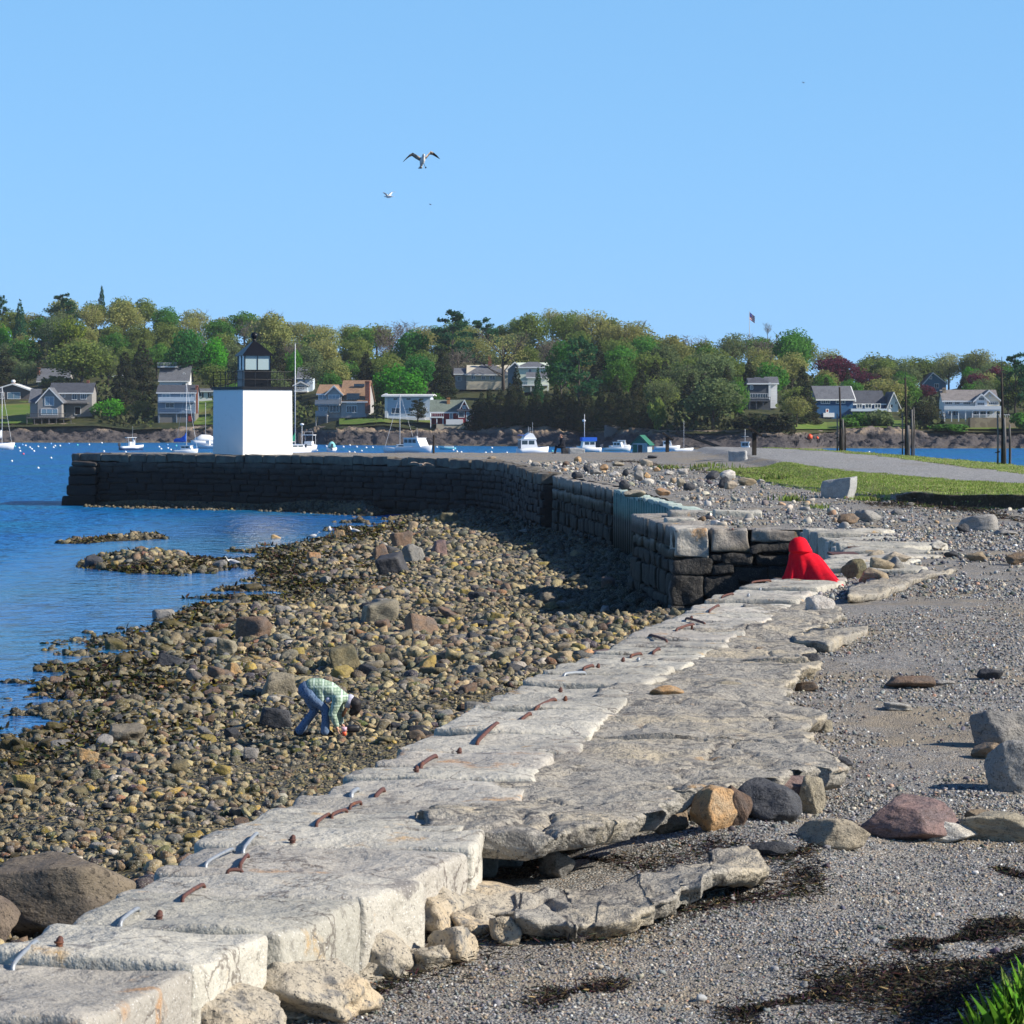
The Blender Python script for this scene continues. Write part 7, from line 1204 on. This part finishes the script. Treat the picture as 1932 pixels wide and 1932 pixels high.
def crown_broad(seed, n=2300, nc=34, ls=.5, H=12.0, Rr=4.6, z0=2.2, dens=1.0, top=1.0):
    r = np.random.default_rng(seed); c = r.normal(0, 1, (nc, 3)); c /= np.linalg.norm(c, axis=1)[:, None]; rad = r.uniform(.2, .56, nc) ** .6; c *= rad[:, None]; c[:, 2] = np.where(c[:, 2] < 0, c[:, 2] * .75, c[:, 2]); hz = (H - z0) / 2
    C = np.column_stack([c[:, 0] * Rr, c[:, 1] * Rr, z0 + hz * .9 + c[:, 2] * hz]); cr = r.uniform(.26, .42, nc) * Rr
    k = r.integers(0, nc, n); d = r.normal(0, 1, (n, 3)); d /= np.linalg.norm(d, axis=1)[:, None]; p = C[k] + d * (cr[k] * r.uniform(.55, 1.08, n) ** .5)[:, None] * np.array([1, 1, .8]); return cards(p, r.uniform(.6, 1.3, n) * ls, r, d)
def crown_cone(seed, n=2100, H=12.0, Rr=2.6, z0=.4, ls=.55, lay=0):
    r = np.random.default_rng(seed); t = 1 - np.sqrt(r.uniform(0, 1, n)); a = r.uniform(0, 2 * np.pi, n); lob = 1 + .25 * np.sin(a * 3 + seed) * np.sin(t * 9 + seed) + .22 * np.sin(t * 34 + a); rr = Rr * (1 - t) ** .8 * lob * r.uniform(.45, 1.0, n) ** .5 + .12
    z = z0 + (H - z0) * t; p = np.column_stack([np.cos(a) * rr, np.sin(a) * rr, z - .15 * rr]); o = np.column_stack([np.cos(a), np.sin(a), np.full(n, .5)]); return cards(p, r.uniform(.6, 1.2, n) * ls, r, o)
def crown_pine(seed, n=3600, H=14.0, Rr=4.4, ls=.42):
    r = np.random.default_rng(seed); P_ = []; O = []; nb = 30
    for i in range(nb):
        t = .28 + .70 * i / nb; a = r.uniform(0, 6.28); L = Rr * (1 - ((t - .45) / .62) ** 2 if t > .45 else .85) * r.uniform(.6, 1.1); L = max(L, .7); m = int(n / nb); u = r.uniform(.25, 1, m); q = a + r.normal(0, .38, m) * u; P_.append(np.column_stack([np.cos(q) * L * u, np.sin(q) * L * u, H * t + r.normal(0, .22, m) + .12 * L * u ** 2])); O.append(np.column_stack([0 * u, 0 * u, 0 * u + 1]))
    return cards(np.concatenate(P_), r.uniform(.6, 1.2, m * nb) * ls, r, np.concatenate(O) * .6)
def limbs(seed, H, Rr, n=7, r0=.28, z0=2.0, fine=0):
    r = random.Random(seed); mb = MB(); mb.tube([(0, 0, -1.5), (.05, 0, z0), (.12, .05, H * .5), (.1, 0, H * .82)], [r0, r0 * .8, r0 * .5, r0 * .14], 7)
    for i in range(n):
        a = 6.28 * i / n + r.uniform(-.4, .4); zb = z0 + (H * .55 - z0) * r.random(); L = Rr * r.uniform(.6, .95); ze = min(H * .95, zb + L * r.uniform(.6, 1.3)); e = (math.cos(a) * L, math.sin(a) * L, ze); m_ = (e[0] * .45, e[1] * .45, zb + (ze - zb) * .38); mb.tube([(0.05, 0, zb), m_, e], [r0 * .42, r0 * .25, .03], 5)
        for k in range(fine):
            u = r.uniform(.4, .9); b = Vector(m_).lerp(Vector(e), u); q = b + Vector((r.uniform(-1, 1), r.uniform(-1, 1), r.uniform(.3, 1.2))) * Rr * .28; mb.tube([b, q], [.05, .02], 4)
    return mb
def proto(V, trunk, nm):
    f = np.arange(len(V)).reshape(-1, 5); o = npmesh('crown', V, f, [LF['olive']]); a = o.data; bpy.data.objects.remove(o); t = trunk.build('trunk', BARK, None, True); b = t.data; bpy.data.objects.remove(t); return a, b
PR_ = {}
PR_['broad'] = [proto(crown_broad(s, 4400, 64, .44, 12, 4.9, 1.6), limbs(s, 11, 4.2), 'b') for s in (1, 2, 3, 4)] + [proto(crown_broad(s, 4200, 46, .44, 12, 4.6, 1.4), limbs(s, 11, 4.2), 'b') for s in (5, 6)]
PR_['sparse'] = [proto(crown_broad(s, 3000, 80, .36, 12, 5.0, 2.6), limbs(s, 11.4, 4.8, 10, .30, 2.4, 3), 'b') for s in (11, 12, 13)]
PR_['cone'] = [proto(crown_cone(s, 3800, 12, 2.7, .4, .40), limbs(s, 10, .8, 4, .2, 1), 'c') for s in (21, 22, 23)]
PR_['pine'] = [proto(crown_pine(s), limbs(s, 14, 3.2, 9, .3, 4), 'p') for s in (31, 32)]
PR_['twiggy'] = [proto(crown_broad(s, 1300, 70, .26, 12, 4.8, 3.0), limbs(s, 11.6, 4.8, 12, .30, 2.2, 7), 'b') for s in (41, 42)]
PR_['bush'] = [proto(crown_broad(s, 1500, 20, .7, 6, 4.2, -.2), limbs(s, 4, 2, 4, .15, .5), 's') for s in (51, 52, 53)]
DIM = {'broad': (12.4, 9.6), 'sparse': (12.4, 10), 'cone': (12, 5.2), 'pine': (14.2, 8.4), 'twiggy': (12.4, 10), 'bush': (6.2, 8.4)}
def tree(px, pyt, pyb, wpx, shape, leaf, label, group=None, Y=None, name=None, pale=False):
    Y = Y or hillY(px, pyb); s = Y / F; x = (px - CX) * s; z = EYE - (pyb - HOR) * s; H = (pyb - pyt) * s; Wm = wpx * s; a, b = rnd.choice(PR_[shape]); h0, w0 = DIM[shape]
    nm = name or {'cone': 'cedar_tree', 'pine': 'pine_tree', 'bush': 'bush'}.get(shape, 'broadleaf_tree'); t = thing(nm, label, 'bush' if shape == 'bush' else 'tree', (x, Y, z), rnd.uniform(0, 6.28), group); t.scale = (Wm / w0, Wm / w0, H / h0)
    c = meshobj('crown', a, t); c.material_slots[0].link = 'OBJECT'; c.material_slots[0].material = LF[leaf]; k = meshobj('trunk', b, t)
    if pale: k.material_slots[0].link = 'OBJECT'; k.material_slots[0].material = BARKL
    return t
NT = [  # px centre, py top, py foot, width px, shape, leaf, label
 (205, 738, 806, 82, 'broad', 'maple', 'bright green round maple right of the grey shingled house', 700), (265, 748, 806, 66, 'sparse', 'olive', 'olive bush like tree between the maple and the slate blue house', 700), (268, 640, 762, 70, 'cone', 'cedar', 'tall dark cedar left of the house with the roof deck', None), (236, 660, 770, 60, 'cone', 'cedar', 'dark cedar behind the utility pole', None), (330, 704, 735, 54, 'bush', 'olive', 'rounded olive shrub in front of the roof with the white railing', None),
 (350, 606, 735, 92, 'broad', 'deep', 'big deep green maple behind the roof deck house', None), (404, 622, 735, 60, 'broad', 'maple', 'green maple just left of the lighthouse lantern', None), (155, 630, 735, 140, 'broad', 'olive', 'wide green spreading tree above the gambrel roofed house', None), (130, 580, 690, 82, 'broad', 'lime', 'yellow green round tree on the left slope', None), (118, 552, 640, 70, 'pine', 'pine', 'dark pine at the crest on the left', None), (192, 537, 600, 18, 'cone', 'pine', 'small dark pine tip breaking the left skyline', None),
 (38, 563, 690, 40, 'cone', 'pine', 'dark conical tree near the left border', None), (4, 555, 650, 34, 'pine', 'pine', 'dark pine cut by the left frame edge', None), (6, 600, 690, 40, 'broad', 'maple', 'bright green tree under the pine at the left frame edge', None), (115, 703, 735, 90, 'bush', 'pale', 'pale yellow blossoming shrub in front of the gambrel roofed house', None), (8, 660, 735, 80, 'cone', 'cedar', 'dark broad evergreen behind the brown shingled house', None), (50, 668, 745, 60, 'sparse', 'greygreen', 'dull green tree right of the dark broad evergreen', None),
 (515, 576, 700, 100, 'broad', 'tan', 'tan budding tree right of the lighthouse lantern', None), (555, 640, 735, 40, 'broad', 'maple', 'small green tree behind the tall yacht mast', None), (612, 668, 745, 110, 'sparse', 'greygreen', 'grey green spreading tree above the brown roofed house', None), (590, 615, 690, 60, 'broad', 'deep', 'green tree on the slope above the grey spreading tree', None), (683, 600, 690, 70, 'broad', 'green', 'bright green rounded tree high on the middle slope', None), (777, 604, 720, 82, 'broad', 'deep', 'dark green oval tree left of the big pines', None),
 (755, 668, 790, 118, 'broad', 'maple', 'large vivid green maple above the blue grey box house', 672), (728, 690, 785, 70, 'broad', 'lime', 'yellow green maple touching the vivid green one', 676), (855, 582, 720, 100, 'pine', 'pine', 'tall dark pine at the crest above the tan house', None), (910, 598, 700, 84, 'pine', 'pine', 'second dark pine right of the tall one', None), (835, 652, 760, 54, 'cone', 'cedar', 'dark cedar left of the tan house', None), (842, 690, 790, 62, 'cone', 'cedar', 'brownish cedar above the red cottage', 660), (826, 730, 790, 44, 'bush', 'green', 'green bush behind the red cottage', 655),
 (788, 752, 802, 50, 'pine', 'cedar', 'wind bent pine on the lawn in front of the box house', 632), (950, 610, 735, 130, 'twiggy', 'tan', 'large bare limbed tree between the two upper houses', None), (1058, 628, 760, 78, 'broad', 'deep', 'dense dark green maple right of the pale green house', None), (1092, 632, 790, 96, 'pine', 'pine', 'broad dark pine in front of the dense maple', None), (1015, 690, 780, 26, 'cone', 'pine', 'thin dark spruce in front of the pale green house', None), (975, 690, 760, 30, 'cone', 'cedar', 'narrow cedar left of the pale green house', None),
 (1068, 571, 680, 90, 'sparse', 'olive', 'tall olive tree forming the peak of the skyline', None), (1120, 570, 680, 92, 'sparse', 'tan', 'tall tan tree right of the skyline peak', None), (1178, 592, 690, 90, 'sparse', 'tan', 'pale budding tree on the descending skyline', None), (1250, 635, 740, 80, 'broad', 'greygreen', 'greyish tree in the middle of the wooded slope', None), (1330, 640, 720, 70, 'broad', 'green', 'small fresh green tree on the right part of the slope', None), (1215, 650, 740, 110, 'broad', 'olive', 'wide olive tree in the middle of the wooded slope', None),
 (1390, 700, 800, 60, 'broad', 'green', 'green tree left of the dark grey house', None), (1345, 700, 810, 130, 'broad', 'greygreen', 'large dull green tree by the mud flat', None), (1240, 745, 812, 44, 'bush', 'olive', 'brownish bush at the top of the gangway', None), (1493, 609, 720, 82, 'broad', 'green', 'tall green tree right of the flagpole', None), (1448, 604, 640, 20, 'twiggy', 'twig', 'thin spiky tree on the skyline right of the flagpole', None), (1440, 700, 705, 10, 'bush', 'cedar', None, None),
 (1500, 735, 800, 40, 'cone', 'cedar', 'dark cedar right of the dark grey house', None), (1520, 728, 800, 58, 'cone', 'cedar', 'broad dark cedar left of the deep blue house', None), (1470, 770, 820, 90, 'bush', 'cedar', 'dark evergreen mass below the bright lawn', None), (1420, 775, 818, 90, 'bush', 'cedar', 'dark shrub mass on the shore left of the cedars', None),
 (1580, 657, 750, 104, 'broad', 'copper', 'large copper beech above the deep blue house', None), (1636, 690, 760, 70, 'broad', 'copper', 'smaller copper beech beside the large one', None), (1675, 700, 790, 96, 'sparse', 'tan', 'ochre budding tree over the porch of the deep blue house', None), (1615, 770, 812, 70, 'bush', 'green', 'dark green hedge like bush in front of the deep blue house', 575), (1660, 770, 812, 70, 'bush', 'greygreen', 'dark rounded bush right of the hedge like bush', 575), (1745, 750, 815, 84, 'broad', 'cedar', 'dark green tree left of the big white house', 575),
 (1840, 694, 760, 70, 'broad', 'copper', 'copper coloured tree behind the big white house', None), (1878, 682, 760, 50, 'broad', 'copper', 'second copper coloured tree left of the dark evergreens', None), (1748, 716, 760, 44, 'broad', 'copper', 'small copper tree below the teal house', None), (1915, 664, 790, 70, 'pine', 'pine', 'dark evergreen at the right frame edge', None), (1942, 660, 790, 60, 'pine', 'pine', 'dark evergreen beyond the right frame edge', None), (1845, 645, 730, 70, 'sparse', 'pale', 'pale yellowish tree on the right skyline', None), (1790, 655, 735, 70, 'sparse', 'pale', 'light budding tree above the teal house', None), (1830, 680, 735, 40, 'broad', 'maple', 'fresh green tree among the copper ones', None),
 (1930, 770, 812, 60, 'bush', 'green', 'green shrub beside the stone terrace', None), (1790, 796, 816, 90, 'bush', 'green', 'low green shrub below the stone terrace', 568), (700, 790, 806, 40, 'bush', 'lime', 'yellow green shrub below the brown roofed house', 640), (670, 795, 810, 50, 'bush', 'lime', 'bright shrub on the rocks under the brown roofed house', 636), (600, 640, 700, 40, 'broad', 'green', 'fresh green tree between grey ones above the yacht mast', None),
 (1742, 660, 742, 90, 'broad', 'olive', 'olive tree on the skyline just left of the teal house', 815), (1772, 664, 742, 84, 'broad', 'greygreen', 'grey green tree on the skyline right behind the teal house', 818), (1705, 662, 738, 90, 'sparse', 'olive', 'thin olive tree on the skyline above the ochre tree', 815), (1655, 655, 735, 90, 'broad', 'greygreen', 'grey green tree on the skyline behind the smaller copper beech', 815)]
for px, yt, yb, w, sh, lf, lb, Y in NT:
    if lb: tree(px, yt, yb, w, sh, lf, lb, 'single trees of the far shore', Y)
# row of dark cedars above the middle shore
for i, px in enumerate(range(898, 1240, 15)):
    px += rnd.uniform(-5, 5); yt = itp(px, [(890, 752), (915, 732), (935, 722), (962, 722), (985, 738), (1010, 742), (1060, 722), (1090, 745), (1140, 735), (1200, 745), (1250, 770)]) + rnd.uniform(-12, 12); tree(px, yt, itp(px, [(890, 812), (950, 802), (1030, 800), (1100, 808), (1180, 802), (1250, 808)]) + 2, rnd.uniform(30, 46), 'cone', 'cedar', 'dark cedar in the dense row along the middle of the far shore', 'cedars in the row on the far shore')
# woods over the hillside; nothing grows in front of the houses
KEEP = [(-20, 66, 722, 765), (55, 175, 718, 808), (66, 134, 690, 728), (292, 360, 686, 740), (290, 374, 724, 808), (368, 402, 730, 806), (594, 706, 716, 812), (722, 816, 740, 806), (810, 908, 748, 830), (856, 966, 668, 735), (955, 1040, 680, 735), (1405, 1472, 708, 790), (1536, 1700, 726, 800), (1740, 1786, 700, 738), (1776, 1926, 732, 812), (556, 592, 692, 742), (1626, 1644, 682, 700), (1051, 1068, 702, 724), (224, 232, 698, 750)]
WT = {'olive': 'olive green', 'tan': 'tan budding', 'greygreen': 'grey green', 'green': 'fresh green', 'deep': 'deep green', 'cedar': 'dark evergreen', 'lime': 'yellow green', 'twig': 'bare twiggy'}
nw = 0; att = 0
rows = [1.0, .86, .72, .58, .44, .32, .2, .1]
for row in rows:
    px = -60 + rnd.uniform(0, 20)
    while px < 1990:
        t = max(.03, row + rnd.uniform(-.06, .06)); py = float(hill_py(px, t)); Y = float(itp(px, YSH)) + RB + t * HD; hpx = rnd.uniform(72, 98) * (1 if row > .3 else .8) * (1 if px < 1500 else .85) * 700 / Y * (1.15 if row > .8 else 1); wp = hpx * rnd.uniform(.75, 1.05)
        if row > .95: yt = float(itp(px, SKY)) + rnd.uniform(-2, 16)
        else: yt = py - hpx
        skip = any(px + wp * .42 > a and px - wp * .42 < b and yt < d and py > c and Y < hillY((a + b) / 2, min(d, 800)) + (34 if d > 760 else 5) for a, b, c, d in KEEP)
        if not skip:
            z = px / 1932; q = rnd.random(); lf = ('tan' if q < .30 else 'olive' if q < .62 else 'greygreen' if q < .80 else 'green' if q < .9 else 'twig') if row > .5 else ('olive' if q < .3 else 'greygreen' if q < .58 else 'green' if q < .72 else 'cedar' if q < .86 else 'deep' if q < .92 else 'tan')
            if 1000 < px < 1420 and row < .5: lf = rnd.choice(['greygreen', 'greygreen', 'olive', 'cedar', 'cedar', 'green'])
            sh = 'cone' if lf == 'cedar' else ('twiggy' if lf == 'twig' else ('sparse' if (lf in ('tan', 'greygreen') and rnd.random() < .5) else 'broad'))
            if sh == 'cone': wp *= .6
            lvl = 'along the skyline' if row > .8 else ('on the upper slope' if row > .5 else ('on the lower slope' if row > .25 else 'just above the far shore'))
            sec = 'left of the lighthouse' if px < 470 else ('between the lighthouse and the pines' if px < 800 else ('above the middle of the shore' if px < 1250 else 'on the right part of the hill'))
            tree(px, yt, py, wp, sh, lf, f'{WT[lf]} tree {lvl} {sec}', f'{WT[lf]} trees {lvl} {sec}'); nw += 1
        px += rnd.uniform(.62, .95) * max(wp, 50) * (1.0 if row > .8 else 1.12)
print('woods', nw)
# undergrowth of the slope
n = 16000; px = r5.uniform(-150, 2080, n); t = r5.uniform(0, 1, n) ** 1.3; Y = itp(px, YSH) + RB + t * HD; X = (px - CX) * Y / F; pyg = hill_py(px, t); ok = np.ones(n, bool)
for a, b, c, d in KEEP + [(-40, 62, 757, 803), (1405, 1470, 770, 790), (1490, 1710, 794, 814), (366, 402, 756, 803), (1190, 1250, 795, 806), (905, 1010, 800, 812)]: ok &= ~((px > a - 4) & (px < b + 4) & (pyg > c) & (pyg < d + 22))
px, t, X, Y = px[ok], t[ok], X[ok], Y[ok]; n = len(px); k = 3; pos = np.repeat(np.column_stack([X, Y, hill_z(X, Y)]), k, 0) + r5.normal(0, .7, (n * k, 3)); pos[:, 2] += .7
MT['under'] = mat('undergrowth_leaf', (.055, .08, .022), .8, .1, [(.08, 4, .42, .6, (.045, .05, .022)), (.25, 3, .5, .68, (.10, .11, .035))])
V = cards(pos, r5.uniform(.5, 1.3, len(pos)), r5); tag(npmesh('undergrowth', V, np.arange(len(V)).reshape(-1, 5), [MT['under']]), kind='stuff')
# ================================================================== AIR
hm = bpy.data.materials.new('sea_air'); hm.use_nodes = True; hn = hm.node_tree.nodes; hn.remove(hn['Principled BSDF']); pv = hn.new('ShaderNodeVolumePrincipled'); pv.inputs['Color'].default_value = (.80, .88, 1, 1); pv.inputs['Density'].default_value = .000062; pv.inputs['Anisotropy'].default_value = .2
hm.node_tree.links.new(pv.outputs[0], hn['Material Output'].inputs['Volume'])
mb = MB(); mb.box(-900, -60, -60, 900, 1500, 60); tag(mb.build('haze', hm), kind='stuff')
